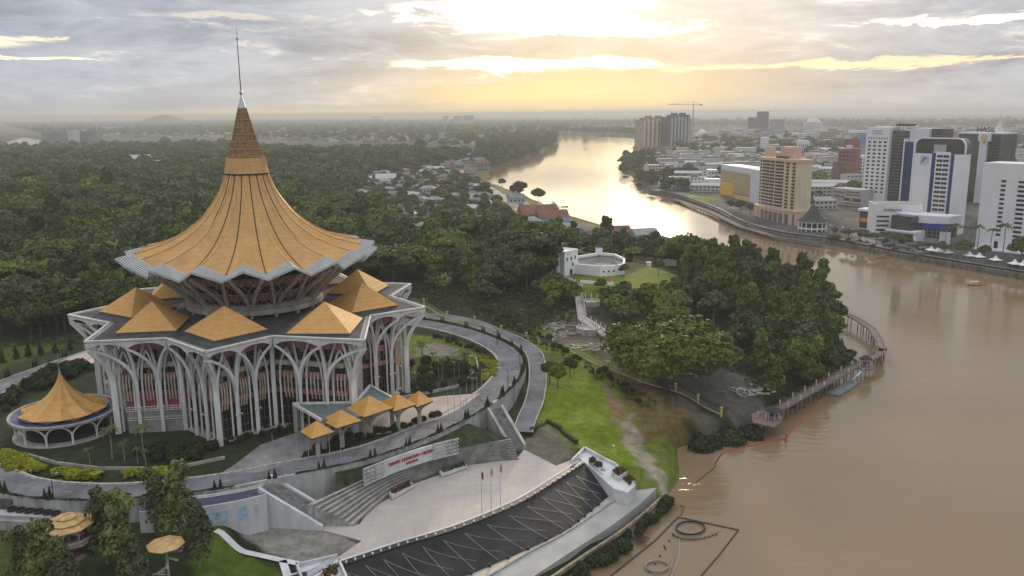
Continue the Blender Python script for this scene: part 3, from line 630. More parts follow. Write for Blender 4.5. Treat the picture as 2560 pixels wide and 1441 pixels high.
# five pyramid shelters over the drive
SH = [((749, 1079), (779, 1098), (836, 1080), (791.5, 1059), 20.0), ((801, 1051), (841, 1071), (905, 1052), (852, 1028), 20.6), ((864, 1022), (910, 1043.5), (984, 1020), (922, 995), 21.2), ((946, 1010), (985, 1029), (1042, 1011), (990, 988), 20.6), ((1012, 1002), (1042, 1018), (1083, 1003), (1044, 987), 20.2)]
SHN = ['lowest golden pyramid shelter at the left end of the drive-through row', 'second golden pyramid shelter from the left, beside the glass entrance canopy', 'largest, middle golden pyramid shelter in front of the hall entrance', 'fourth golden pyramid shelter from the left in the drive-through row', 'smallest golden pyramid shelter at the right end beside the pink paving']
for (l, f, r, ap, z), lab in zip(SH, SHN):
    pl_, pf, pr = W(*l, z), W(*f, z), W(*r, z); pb = pl_+pr-pf; c = (pl_+pr)/2
    a = W(*ap, z+3); t = thing('pyramid_shelter', lab, 'shelter', (c.x, c.y, Z0), 0, 'golden pyramid shelters before the hall')
    hgt = 3.3 if z > 21 else 2.7
    top = c+Vector((0, 0, hgt)); mb = MB(); cs = [pl_, pf, pr, pb]
    for i in range(4): mb.add([cs[i], cs[(i+1) % 4], top], [(0, 1, 2)])
    rel(mb, t).build('roof', mat('golden shelter roof', (.60, .31, .075), .45, .05, .12, .5, seam=.6), t)
    mb = MB(); mb.prism([tuple(p)[:2] for p in cs], z-.3, z-.02, bot=True); rel(mb, t).build('roof_edge', mat('dark green edge', (.05, .06, .05), .6), t)
    b = Vector((c.x, c.y, Z0))
    mb = MB(); mb.tube([b, b+Vector((0, 0, 3))], .5, flat=(1.8, 1.8))
    for q in cs:
        d = (q-c); mb.tube(arc_bez(b+Vector((0, 0, 2.2)), b+Vector((0, 0, 4.2)), b+d*.3+Vector((0, 0, z-Z0-1.1)), b+d*.78+Vector((0, 0, z-Z0-.35)), 7), .42, flat=(1.2, 1.5))
    rel(mb, t).build('branching_column', BEIGE, t)
# ------------------------------------------------------------------ round pavilion with tent roof
pc = W(160, 1022, 19.5)
pv_ = thing('round_pavilion', 'round pavilion with golden eight-panel tent roof, blue rim and white arched columns', 'pavilion', (pc.x, pc.y, 13.8), VDIR+.1)
prf = catmull([(.15, 15.2), (.9, 13.2), (2.6, 10.6), (4.9, 8.4), (7.6, 6.9), (10.4, 6.0)], 3)
for i in range(10):
    mb = MB(); a0, a1, am = i*36, i*36+36, i*36+18
    for j in range(len(prf)-1):
        (ra, za), (rb, zb) = prf[j], prf[j+1]; s_ = lambda r: r*(.93)
        A, B, C_, D_ = pol(ra, a0, za), pol(rb, a0, zb), pol(rb, a1, zb), pol(ra, a1, za); mA, mB_ = pol(s_(ra)*.99, am, za-.05*ra), pol(s_(rb)*.99, am, zb-.08*rb)
        mb.quad(A, B, mB_, mA); mb.quad(mA, mB_, C_, D_)
    mb.build('tent_panel', GOLD2 if i % 2 else mat('amber tent panel', (.60, .33, .09), .5, 0, .15, .6), pv_)
mb = MB(); mb.tube([(0, 0, 14.9), (0, 0, 16.6)], [.22, .08], 8); mb.tube([(0, 0, 16.6), (0, 0, 19.5)], .05, 6); mb.build('finial', STEEL, pv_)
mb = MB(); mb.lathe([(8, 5.4), (9.6, 4.8), (11.8, 5.0), (11.9, 5.1), (9.6, 4.95), (8.0, 5.55)], n=48); mb.build('blue_rim', mat('blue rim membrane', (.11, .13, .28), .35, 0, .5, .3), pv_)
mb = MB(); mb.lathe([(11.7, 4.6), (12.4, 4.7), (12.5, 5.3), (11.9, 5.3), (11.7, 4.6)], n=48); mb.build('rim_beam', CONC2, pv_)
mb = MB(); mb.lathe([(9.2, 0), (9.2, 5.3)], n=32); mb.lathe([(8.5, 5.4), (9.9, 5.8), (10.2, 5.95)], n=32); mb.build('glass_wall', DGL, pv_)
mb = MB(); mb.lathe([(11.8, -2), (11.9, .1), (11.2, .15), (9.2, .15)], n=48); mb.build('plinth', CONC2, pv_)
for i in range(12):
    a = i*30+12; mb = MB(); f0 = pol(11.0, a); mb.tube([f0, f0+Zv*2.2], .45, flat=(1, 1))
    for s_ in (-1, 1): mb.tube(arc_bez(f0+Zv*1.6, f0+Zv*3.4, pol(11.6, a+s_*6, 4.4), pol(12, a+s_*14, 4.9), 6), .4, flat=(1, .9))
    mb.build('arch_column', CONC, pv_)
# ------------------------------------------------------------------ roads and paving round the hall
ASPH = mat('worn asphalt', (.165, .168, .19), .85, 0, .35, .12); PAVE = mat('grey paving', (.27, .27, .275), .85, 0, .25, .2, tile=2.0); PINKP = mat('pinkish paving', (.50, .42, .37), .8, 0, .16, .12)
WHITEC = mat('white painted concrete', (.60, .61, .63), .7, 0, .14, .25, streak=4); KERB = mat('kerb stone', (.45, .43, .38), .8, 0, .3, 1.)
def ribbon(mb, pl, w, z, closed=False):
    a, b = offset(pl, w/2, closed), offset(pl, -w/2, closed)
    if closed: a.append(a[0]); b.append(b[0])
    f = z if callable(z) else (lambda i: z)
    mb.strip([(p[0], p[1], (p[2] if len(p) > 2 else f(i))) for i, p in enumerate(b)], [(p[0], p[1], (p[2] if len(p) > 2 else f(i))) for i, p in enumerate(a)])
mb = MB(); ribbon(mb, RINGC, 7.6, 13.95, True); tag(mb.build('ring_road', ASPH, org=(X0, Y0, 13.95)), kind='structure')
def kerb(mb, pl, z, w=.5, h=.25, closed=False):
    a, b = offset(pl, w/2, closed), offset(pl, -w/2, closed)
    if closed: a.append(a[0]); b.append(b[0])
    zz = lambda p: p[2] if len(p) > 2 else z
    A = [(p[0], p[1], zz(p)-.3) for p in a]; A2 = [(p[0], p[1], zz(p)+h) for p in a]; B = [(p[0], p[1], zz(p)-.3) for p in b]; B2 = [(p[0], p[1], zz(p)+h) for p in b]
    mb.strip(A2, A); mb.strip(B2, A2); mb.strip(B, B2)
mb = MB(); kerb(mb, RING_IN and offset(RINGC, 4.0, True), 13.95, .6, .2, True); kerb(mb, offset(RINGC, -4.0, True), 13.95, .5, .2, True); tag(mb.build('road_kerb', KERB, org=(X0, Y0, 13.9)), kind='structure')
mb = MB()
for i in range(0, len(RINGC)-1):
    a, b = RINGC[i], RINGC[i+1]; t = Vector((b[0]-a[0], b[1]-a[1], 0))
    if i % 2 == 0: mb.box(((a[0]+b[0])/2, (a[1]+b[1])/2, 13.962), (t.length*.55, .14, .012), math.atan2(t.y, t.x))
for d_ in (-3.5, 3.5):
    pl = offset(RINGC, d_, True)
    ribbon(mb, pl, .13, 13.966, True)
tag(mb.build('road_marking', mat('worn white paint', (.42, .42, .42), .8, 0, .5, 1.), org=(X0, Y0, 13.95)), kind='structure')
# forecourt: grey drive on the left, pink paving on the right, both flush with the road
mb = MB(); slab_px(mb, [(545, 1188), (590, 1160), (650, 1113), (760, 1075), (905, 1045), (1000, 1020), (1060, 1010), (1010, 1048), (900, 1085), (760, 1128), (750, 1150), (650, 1180)], 13.955, .4); tag(mb.build('forecourt', PAVE), kind='structure')
mb = MB(); slab_px(mb, [(800, 1110), (850, 1075), (950, 1040), (1040, 1000), (1110, 990), (1200, 984), (1150, 1022), (1095, 1048), (1000, 1075)], 13.975, .3); tag(mb.build('pink_forecourt', PINKP), kind='structure')
mb = MB(); slab_px(mb, [(150, 905), (185, 886), (225, 874), (250, 880), (245, 905), (200, 915)], 13.97, .3); tag(mb.build('side_forecourt', PINKP), kind='structure')
# second lane east of the ring, dropping to the lawn
ACC = [W(u, v, z) for u, v, z in [(960, 781, 14.1), (1010, 787, 14.1), (1070, 793, 14.1), (1139, 803, 14.1), (1200, 817, 14.1), (1255, 835, 14.0), (1300, 855, 13.9), (1328, 877, 13.4), (1342, 907, 12.6), (1344, 959, 11.2), (1335, 1005, 9.8), (1318, 1045, 8.5), (1306, 1080, 7.3)]]
ACC = catmull([tuple(p) for p in ACC], 5)
for s_ in ACC: pass
mb = MB(); ribbon(mb, ACC, 5.0, 0); mb.v = [(x, y, max(z, hz1(x, y)+.12)) for x, y, z in mb.v]; tag(mb.build('access_road', ASPH), kind='structure')
mb = MB()
for d_ in (-2.6, 2.6):
    pl = [(x, y, max(z, hz1(x, y)+.12)) for x, y, z in offset(ACC, d_)]; kerb(mb, pl, 0, .35, .2)
tag(mb.build('access_kerb', KERB), kind='structure')
# retaining wall and planted strip along the outer edge of the ring road
idx = [i % len(RINGC) for i in range(24*5, len(RINGC)+13*5)]
wl = [RING_OUT[i] for i in idx]
# two spans of the wall, either side of the amphitheatre
rw = MB(); wi = offset(wl, .7)
zb = [min(hz1(*offset(wl, -3)[i][:2]), 12.5) for i in range(len(wl))]
rw.strip([(p[0], p[1], 3.5) for p in wl], [(p[0], p[1], 14.45) for p in wl]); rw.strip([(p[0], p[1], 14.45) for p in wl], [(p[0], p[1], 14.45) for p in wi]); rw.strip([(p[0], p[1], 14.45) for p in wi], [(p[0], p[1], 13.6) for p in wi])
tag(rw.build('retaining_wall', mat('streaked retaining wall', (.40, .40, .39), .85, 0, .35, .3, streak=6)), 'long curved concrete retaining wall carrying the outer edge of the ring road', 'wall')
mb = MB(); mb.strip([(p[0], p[1], 14.2) for p in wi], [(p[0], p[1], 14.2) for p in offset(wl, .95)]); tag(mb.build('planting_strip', mat('planting soil', (.035, .03, .022), .95, 0, .4, 1)), kind='structure')
# ribs on the eastern wall
# ------------------------------------------------------------------ stairs
def stair(name, lab, a, b, w, n, mats, rail=True):
    """flight from low point a to high point b (Vectors), w wide, with side walls"""
    c = (a+b)/2; t = thing(name, lab, 'stairs', (c.x, c.y, min(a.z, b.z)))
    d = Vector((b.x-a.x, b.y-a.y, 0)); L_ = d.length; u = d/L_; v = Vector((-u.y, u.x, 0)); rz = math.atan2(u.y, u.x)
    mb = MB()
    for i in range(n):
        z1 = a.z+(b.z-a.z)*(i+1)/n; p = a+d*((i+.5)/n); mb.box((p.x, p.y, (z1+a.z-1)/2), (L_/n*.995, w, z1-a.z+1), rz)
    rel(mb, t).build('steps', mats[0], t)
    for s_ in (-1, 1):
        mb = MB(); q0, q1 = a+v*s_*(w/2+.45), b+v*s_*(w/2+.45); P = []
        for q, zt in ((q0, a.z+.7), (q1, b.z+.7)):
            for o in (-.42, .42):
                for z in (a.z-1.5, zt): P.append((q.x+v.x*o, q.y+v.y*o, z))
        mb.add(P, [(0, 1, 3, 2), (4, 6, 7, 5), (0, 4, 5, 1), (2, 3, 7, 6), (1, 5, 7, 3), (0, 2, 6, 4)])
        rel(mb, t).build('side_wall', mats[1], t)
    return t
STEP = mat('grey stair tread', (.20, .20, .20), .9, 0, .3, .8)
stair('west_stairs', 'straight stair between white walls from ring road to left end of the amphitheatre', W(820, 1304, 6), W(662, 1210, 14), 5.4, 34, (STEP, WHITEC))
stair('east_stairs', 'narrow flight from the ring road down to the right end of the amphitheatre tiers', W(1296, 1122, 6.5), W(1238, 1022, 14), 3.2, 30, (STEP, CONC2))
# ------------------------------------------------------------------ plaza, amphitheatre
mb = MB(); slab_px(mb, [(800, 1300), (897, 1312), (930, 1270), (1034, 1210), (1164, 1164), (1290, 1148), (1310, 1124), (1390, 1165), (1440, 1145), (1470, 1148), (1455, 1165), (1400, 1202), (1300, 1262), (1150, 1325), (1000, 1372), (860, 1416), (842, 1395), (905, 1352), (700, 1296)], 6.0, 1.5)
tag(mb.build('plaza', mat('pale pink plaza paving', (.52, .47, .43), .8, 0, .12, .09, rgb2=(.42, .39, .37), tile=2.4)), kind='structure')
amph = thing('amphitheatre', 'curved tiers of open-air seating facing the pink plaza', 'amphitheatre', tuple(W(1050, 1190, 6)))
bl = catmull([tuple(W(u, v, 6.0))[:2] for u, v in [(885, 1316), (975, 1238), (1034, 1207), (1105, 1178.5), (1164.5, 1161), (1296, 1150)]], 6)
tl = catmull([tuple(W(u, v, 10.9))[:2] for u, v in [(770, 1262), (880, 1212), (950, 1180), (1027, 1152), (1147, 1122), (1277, 1097)]], 6)
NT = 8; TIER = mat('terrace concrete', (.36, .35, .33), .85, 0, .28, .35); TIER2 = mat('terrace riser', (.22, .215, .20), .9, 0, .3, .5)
for k in range(NT):
    f0, f1 = k/NT, (k+1)/NT; z1 = 6+4.9*(k+1)/NT
    A = [(a[0]+(b[0]-a[0])*f0, a[1]+(b[1]-a[1])*f0) for a, b in zip(bl, tl)]; B = [(a[0]+(b[0]-a[0])*(f1+.02), a[1]+(b[1]-a[1])*(f1+.02)) for a, b in zip(bl, tl)]
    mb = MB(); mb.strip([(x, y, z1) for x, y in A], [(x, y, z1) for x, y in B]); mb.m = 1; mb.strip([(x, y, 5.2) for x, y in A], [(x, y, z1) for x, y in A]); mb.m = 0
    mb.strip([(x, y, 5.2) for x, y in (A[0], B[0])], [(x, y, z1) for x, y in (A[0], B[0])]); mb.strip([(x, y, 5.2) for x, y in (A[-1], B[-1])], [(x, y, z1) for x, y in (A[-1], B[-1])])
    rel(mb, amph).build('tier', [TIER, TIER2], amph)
# earth bank between tiers and road
mb = MB(); tb = [(x, y, 10.8) for x, y in tl]; ro = []
for x, y, z in tb:
    j = min(range(len(RING_OUT)), key=lambda q: (RING_OUT[q][0]-x)**2+(RING_OUT[q][1]-y)**2); ro.append((RING_OUT[j][0], RING_OUT[j][1], 13.2))
mb.strip(tb[4:], ro[4:]); tag(mb.build('planted_bank', mat('bank planting', (.028, .045, .012), .95, 0, .5, .6, bump=1, bscale=1.2)), kind='structure')
# sign wall
sw = thing('sign_wall', 'curved white wall above the seating tiers with red lettering and pierced lattice ends', 'sign wall', tuple(W(1028, 1170, 10.9)))
sl_ = catmull([tuple(W(u, v, 10.9))[:2] for u, v in [(909.6, 1210), (965, 1187), (1030, 1163), (1090, 1144), (1147, 1130)]], 8)
def swall(i0, i1, z0, z1, m_, nm, off=0., th=.4):
    pl = sl_[i0:i1+1]; a, b = offset(pl, off), offset(pl, off+th); mb = MB()
    mb.strip([(x, y, z0) for x, y in a], [(x, y, z1) for x, y in a]); mb.strip([(x, y, z1) for x, y in a], [(x, y, z1) for x, y in b]); mb.strip([(x, y, z1) for x, y in b], [(x, y, z0) for x, y in b])
    for e in (0, -1): mb.add([(a[e][0], a[e][1], z0), (b[e][0], b[e][1], z0), (b[e][0], b[e][1], z1), (a[e][0], a[e][1], z1)], [(0, 1, 2, 3)])
    return rel(mb, sw).build(nm, m_, sw)
swall(5, 27, 10.5, 14.3, WHITEC, 'wall_panel'); 
LAT = mat('lattice relief', (.56, .56, .56), .7)
for (i0, i1) in ((0, 8), (23, 32)):
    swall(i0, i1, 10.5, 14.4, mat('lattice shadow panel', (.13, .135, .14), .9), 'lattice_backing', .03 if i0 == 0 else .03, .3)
    mb = MB(); pl = offset(sl_[i0:i1+1], -.10); Ls = [0]
    for a, b in zip(pl, pl[1:]): Ls.append(Ls[-1]+math.dist(a, b))
    def on(s):
        for q in range(len(Ls)-1):
            if s <= Ls[q+1] or q == len(Ls)-2:
                t = (s-Ls[q])/(Ls[q+1]-Ls[q]); return (pl[q][0]+(pl[q+1][0]-pl[q][0])*t, pl[q][1]+(pl[q+1][1]-pl[q][1])*t)
    nx = int(Ls[-1]/1.1); 
    for a_ in range(nx):
        s0 = Ls[-1]*a_/nx; s1 = Ls[-1]*(a_+1)/nx
        for b_ in range(4):
            z0 = 10.55+b_*.95; z1 = z0+.95
            for (sa, za, sb, zb_) in ((s0, z0, s1, z1), (s0, z1, s1, z0), (s0, z0, s1, z0), (s0, z0, s0, z1)):
                p, q = on(sa), on(sb); mb.tube([(p[0], p[1], za), (q[0], q[1], zb_)], .085, 4, caps=False)
    for zz in (10.55, 14.35): mb.tube([(x, y, zz) for x, y in pl], .12, 4)
    rel(mb, sw).build('lattice', LAT, sw)
RED = mat('red lettering', (.45, .015, .02), .5, 0, .05)
def text_mesh(txt, size, depth=.06, bold=0.0):
    cu = bpy.data.curves.new('txt', 'FONT'); cu.body = txt; cu.size = size; cu.extrude = depth; cu.offset = bold; cu.align_x = 'CENTER'
    o = bpy.data.objects.new('txt', cu); col.objects.link(o); dg = bpy.context.evaluated_depsgraph_get(); dg.update()
    me = bpy.data.meshes.new_from_object(o.evaluated_get(dg)); bpy.data.objects.remove(o); return me
def text_on(txt, size, loc, xdir, up, mt, parent, nm='lettering', bold=.02):
    me = text_mesh(txt, size, .06, bold); me.materials.clear(); me.materials.append(mt)
    x = Vector(xdir).normalized(); u = Vector(up).normalized(); n = x.cross(u)
    M = Matrix((x, u, n)).transposed().to_4x4(); M.translation = Vector(loc); me.transform(M)
    o = bpy.data.objects.new(nm, me); col.objects.link(o); o.parent = parent; return o
# letters set one by one along the curve
def curve_text(txt, size, z, i_mid, pitch):
    pl = offset(sl_, -.12); Ls = [0]
    for a, b in zip(pl, pl[1:]): Ls.append(Ls[-1]+math.dist(a, b))
    s = Ls[i_mid]-pitch*(len(txt)-1)/2
    for ch in txt:
        if ch != ' ':
            q = max(0, min(len(Ls)-2, next((k for k in range(len(Ls)-1) if Ls[k+1] >= s), len(Ls)-2))); t = (s-Ls[q])/(Ls[q+1]-Ls[q])
            a, b = pl[q], pl[q+1]; p = (a[0]+(b[0]-a[0])*t, a[1]+(b[1]-a[1])*t, z); c = Vector(sw.location)
            text_on(ch, size, Vector(p)-c, (b[0]-a[0], b[1]-a[1], 0), (0, 0, 1), RED, sw, 'letter', .02)
        s += pitch
curve_text('DEWAN UNDANGAN NEGERI', 1.05, 12.6, 16, .62); curve_text('SARAWAK', .75, 11.55, 16, .5)
# planters with red flowers on the lower tiers
def planter(pts, z, h, lab, red=True, grp=None):
    a = [W(u, v, z) for u, v in pts]; c = sum(a, Vector())/len(a); t = thing('planter', lab, 'planter', (c.x, c.y, z-h), 0, grp)
    mb = MB(); mb.prism([tuple(p)[:2] for p in a], z-h, z, top=False); mb.prism([tuple(c.lerp(p, .88))[:2] for p in a], z-.15, z-.12)
    inn = [c.lerp(p, .88) for p in a]; k = len(a)
    mb.add([tuple(p) for p in a]+[tuple(p) for p in inn], [(i, (i+1) % k, k+(i+1) % k, k+i) for i in range(k)]); mb.add([tuple(p) for p in inn]+[(p.x, p.y, p.z-.15) for p in inn], [(i, k+i, k+(i+1) % k, (i+1) % k) for i in range(k)])
    rel(mb, t).build('box', WHITEC, t)
    mb = MB(); rr = random.Random(int(a[0].x*10))
    for q in range(90):
        w0, w1, w2 = rr.random(), rr.random(), 0
        p = (a[0].lerp(a[1], w0)).lerp(a[-1].lerp(a[2], w0), w1); p = c.lerp(p, .8); r = .22+.25*rr.random()
        d = Vector((rr.uniform(-1, 1), rr.uniform(-1, 1), rr.uniform(.2, 1))).normalized()*r; e = d.orthogonal()*.8; o = p+Vector((0, 0, rr.uniform(-.1, .5)))
        mb.m = 1 if (red and rr.random() < .45) else 0; mb.quad(o-e-d*.3, o+e-d*.3, o+e+d, o-e+d)
    mb.m = 0; rel(mb, t).build('shrub_planting', [mat('planter leaves', (.05, .07, .02), .8, 0, .4, 1), mat('red leaves', (.20, .035, .02), .8, 0, .4, 1)], t); return t
planter([(972, 1232), (1026, 1205), (1034, 1211), (980, 1240)], 7.1, .9, 'low planter with red flowers at the foot of the tiers, left one', True, 'planters set in the seating tiers')
planter([(1098, 1178), (1162, 1158), (1168, 1163), (1104, 1184)], 7.1, .9, 'low green planter at the foot of the tiers, right one', False, 'planters set in the seating tiers')
# ------------------------------------------------------------------ fountain slope
top = catmull([tuple(W(u, v, 6.1)) for u, v in [(700, 1462), (860, 1415), (1000, 1369), (1150, 1323), (1300, 1260), (1400, 1199), (1460, 1160)]], 8)
bot_ = catmull([tuple(W(u, v, 3.15)) for u, v in [(800, 1570), (960, 1512), (1070, 1474), (1234, 1410), (1400, 1333), (1472, 1281), (1528, 1234)]], 8)
ft = thing('fountain_slope', 'long black tiled fountain slope with zigzag strings of light studs', 'fountain', tuple(W(1250, 1340, 3)))
BT = mat('wet black tile', (.028, .030, .035), .6, 0, .45, .22, rgb2=(.007, .007, .009), spec=.2); 
mb = MB(); mb.strip(bot_, top); rel(mb, ft).build('slope', BT, ft)
tb_ = [Vector(p) for p in top]; up_ = [Vector(t).lerp(Vector(b), -.10)+Vector((0, 0, 0)) for t, b in zip(top, bot_)]
mb = MB(); lip = [Vector((p.x, p.y, 6.35)) for p in tb_]; lip2 = [Vector((p[0], p[1], 6.35)) for p in offset([tuple(q) for q in top], 1.5)]
mb.strip(lip, lip2); mb.strip([p-Vector((0, 0, .5)) for p in lip], lip); mb.strip(lip2, [p-Vector((0, 0, .5)) for p in lip2]); rel(mb, ft).build('crest_channel', mat('black crest', (.012, .012, .014), .5), ft)
mb = MB(); l3 = [Vector((p[0], p[1], 6.4)) for p in offset([tuple(q) for q in top], 1.55)]; l4 = [Vector((p[0], p[1], 6.4)) for p in offset([tuple(q) for q in top], 2.1)]; mb.strip(l3, l4); mb.strip([p-Vector((0, 0, .5)) for p in l3], l3); mb.strip(l4, [p-Vector((0, 0, .5)) for p in l4]); rel(mb, ft).build('white_kerb', WHITEC, ft)
def onl(pl, t):
    x = t*(len(pl)-1); i = min(int(x), len(pl)-2); return Vector(pl[i]).lerp(Vector(pl[i+1]), x-i)
def sp_(t, f): return onl(top, t).lerp(onl(bot_, t), f)
STUD = mat('light stud', (.55, .57, .6), .4); nz = 15
for k in range(nz):
    t0 = .10+k*.86/nz; dt = .86/nz
    for (ta, fa, tb2, fb) in ((t0, .12, t0+dt*.22, .96), (t0, .12, t0+dt*1.5, .80)):
        mb = MB(); N_ = 26
        for q in range(N_):
            u = q/(N_-1); f = fa+(fb-fa)*u; t = ta+(tb2-ta)*(u**1.25)
            if t > 1: continue
            p = sp_(t, f); mb.box((p.x, p.y, p.z+.04), (.13, .13, .08))
        rel(mb, ft).build('stud_string', STUD, ft)
for k in range(34):
    p = onl(top, .12+k*.86/33); mb = MB(); mb.box((p.x, p.y+.45, p.z+.42), (.34, .34, .38)); mb.tube([(p.x, p.y+.45, p.z), (p.x, p.y+.45, p.z+.4)], .06, 5); rel(mb, ft).build('spotlight', mat('white lamp housing', (.8, .8, .8), .4), ft)
for k in range(12):
    t = .40+k*.045; p = onl(bot_, t); mb = MB(); mb.box((p.x, p.y-.3, p.z+.25), (.5, .4, .55)); mb.tube([(p.x, p.y-.3, p.z-.3), (p.x, p.y-.3, p.z+.5)], .12, 5); rel(mb, ft).build('nozzle_bracket', BLACK, ft)
# basin floor and promenade
mb = MB(); slab_px(mb, [(700, 1620), (860, 1540), (1234, 1404), (1400, 1326), (1472, 1272), (1534, 1222), (1562, 1229), (1531, 1254), (1412, 1332), (1319, 1382), (1219, 1441), (1000, 1560)], 2.95, 1); tag(mb.build('fountain_basin', mat('pale basin floor', (.50, .42, .30), .6, 0, .2, .2, rgb2=(.32, .32, .33))), kind='structure')
inn = catmull([tuple(W(u, v, 3.2))[:2] for u, v in [(940, 1610), (1080, 1520), (1219, 1441), (1319, 1382), (1412, 1332), (1531, 1254), (1562, 1229)]], 5); outp = catmull([tuple(W(u, v, 3.2))[:2] for u, v in [(1120, 1600), (1240, 1500), (1334, 1441), (1444, 1369), (1522, 1319), (1600, 1260), (1641, 1220)]], 5)
mb = MB(); mb.strip([(x, y, 3.2) for x, y in outp], [(x, y, 3.2) for x, y in inn]); mb.strip([(x, y, 2.4) for x, y in inn], [(x, y, 3.2) for x, y in inn]); mb.strip([(x, y, .2) for x, y in outp], [(x, y, 3.2) for x, y in outp])
tag(mb.build('promenade', mat('light promenade concrete', (.38, .38, .37), .8, 0, .16, .12)), kind='structure')
mb = MB(); kerb(mb, [(x, y, 3.2) for x, y in offset(inn, -.3)], 0, .4, .35); tag(mb.build('promenade_kerb', mat('grey kerb', (.33, .34, .37), .8)), kind='structure')
o2 = offset(outp, -2.2); mb = MB(); kerb(mb, [(x, y, 2.2) for x, y in o2], 0, .6, .5); tag(mb.build('bank_ledge', mat('mossy ledge', (.30, .26, .18), .9, 0, .4, .6)), 'long curved mossy concrete ledge between promenade and river shrubs', 'ledge')
# east end block of the fountain
eb = thing('fountain_end_block', 'white stepped parapet block with stairs at the right end of the fountain', 'parapet', tuple(W(1510, 1180, 3)))
def wallpx(mb, pts, z, h, th):
    pl = [tuple(W(u, v, z))[:2] for u, v in pts]
    for a, b in zip(pl, pl[1:]):
        d = math.dist(a, b); mb.box(((a[0]+b[0])/2, (a[1]+b[1])/2, z-h/2+.0), (d+th*.98, th, h), math.atan2(b[1]-a[1], b[0]-a[0]))
mb = MB(); slab_px(mb, [(1440, 1140), (1461, 1124), (1506, 1148), (1542, 1168), (1560, 1200), (1590, 1212), (1570, 1232), (1534, 1222), (1464, 1158)], 6.2, 3.6); rel(mb, eb).build('block', WHITEC, eb)
mb = MB(); wallpx(mb, [(1431, 1148), (1461, 1117), (1506, 1141)], 7.2, 1.3, .4); wallpx(mb, [(1508, 1143), (1544, 1160), (1540, 1168)], 7.0, 1.3, .4); rel(mb, eb).build('parapet_wall', WHITEC, eb)
mb = MB()
for i in range(8):
    p = W(1500+i*3.2, 1172+i*3.4, 6.25-i*.18); mb.box((p.x, p.y, p.z+.12), (2.6, .42, .3), 2.3)
rel(mb, eb).build('steps', mat('shaded step', (.4, .41, .45), .8), eb)
mb = MB(); a = W(1500, 1182, 6.5); b = W(1572, 1226, 3.4); mb.tube([a, b], .25, flat=(1.4, 2.2)); rel(mb, eb).build('sloping_parapet', WHITEC, eb)
planter([(1472, 1152), (1482, 1147), (1491, 1154), (1480, 1160)], 7.2, 1., 'smallest white planter with red plants at the top of the fountain steps')
planter([(1484, 1163), (1496, 1157), (1507, 1165), (1495, 1172)], 7.1, 1., 'white planter with green plants beside the fountain steps', False)
planter([(1528, 1178), (1549, 1168), (1568, 1178), (1547, 1193)], 7.4, 2.4, 'upper of two large white box planters with red plants by the lawn')
planter([(1556, 1198), (1572, 1190), (1590, 1200), (1572, 1216)], 6.2, 2.4, 'lower of two large white box planters near the promenade end')
# west end block
wb_ = thing('fountain_end_block', 'white ramped parapet block with a planting trough at the bottom left end of the fountain', 'parapet', tuple(W(800, 1420, 5)))
mb = MB(); slab_px(mb, [(742, 1412), (800, 1400), (840, 1390), (845, 1399), (868, 1441), (890, 1500), (770, 1500)], 6.3, 1.6); rel(mb, wb_).build('block', WHITEC, wb_)
mb = MB(); wallpx(mb, [(742, 1409), (841, 1386)], 7.1, 1.1, .4); wallpx(mb, [(742, 1409), (768, 1480)], 7.1, 1.1, .4); wallpx(mb, [(788, 1441), (848, 1400), (866, 1440)], 7.2, 1.1, .4); rel(mb, wb_).build('parapet_wall', WHITEC, wb_)
mb = MB()
for i in range(10):
    p = W(772+i*6.5, 1436-i*3.6, 6.4+.0*i); mb.box((p.x, p.y, 6.4+i*.02), (.6, 2., .25), .35)
rel(mb, wb_).build('steps', mat('shaded step', (.4, .41, .45), .8), wb_)
planter([(803, 1432), (842, 1412), (852, 1436), (812, 1450)], 7., .9, 'planting trough with reddish plants inside the left fountain block')
# ------------------------------------------------------------------ foliage
def leafmat(name, rgb, rgb2, trans=.25):
    m, nt, b = newmat(name); L = nt.links
    oi = nd(nt, 'ShaderNodeObjectInfo'); ge = nd(nt, 'ShaderNodeNewGeometry'); 
    rp = nd(nt, 'ShaderNodeValToRGB'); L.new(oi.outputs['Random'], rp.inputs[0]); e_ = rp.color_ramp.elements; e_[0].color = rgb2+(1,); e_[1].color = tuple(c*k for c, k in zip(rgb, (1.7, 1.85, 1.3)))+(1,)
    e3 = e_.new(.5); e3.color = rgb+(1,); e4 = e_.new(.78); e4.color = tuple((a+b)*.5 for a, b in zip(rgb, rgb2))+(1,); c1 = rp.outputs[0]
    c2 = mix(nt, mth(nt, 'MULTIPLY', ge.outputs['Random Per Island'], .45), c1, tuple(c*.45 for c in rgb))
    hs = nd(nt, 'ShaderNodeHueSaturation'); L.new(c2, hs.inputs['Color']); L.new(mth(nt, 'MULTIPLY_ADD', ge.outputs['Random Per Island'], .7, .75), hs.inputs['Value'])
    L.new(hs.outputs[0], b.inputs['Base Color']); b.inputs['Roughness'].default_value = .7; b.inputs['Specular IOR Level'].default_value = .25
    MATS[name] = m; return m
LF = leafmat('forest leaves', (.090, .116, .024), (.042, .060, .018)); LFY = leafmat('yellow green leaves', (.115, .135, .018), (.085, .115, .018))
LFO = leafmat('olive leaves', (.105, .118, .045), (.068, .082, .034)); LFB = leafmat('bright green leaves', (.125, .15, .012), (.065, .09, .014)); LPALM = leafmat('palm fronds', (.050, .085, .020), (.065, .095, .025))
LFD = leafmat('dark bush leaves', (.026, .038, .012), (.034, .050, .014)); LHEDGE = leafmat('lime hedge leaves', (.26, .27, .014), (.19, .21, .014))
BARK = mat('bark', (.11, .09, .07), .9, 0, .4, 2.); PBARK = mat('pale bark', (.28, .25, .20), .9, 0, .3, 2.)
def sph(n, rng):
    v = rng.normal(size=(n, 3)); return v/np.linalg.norm(v, axis=1)[:, None]
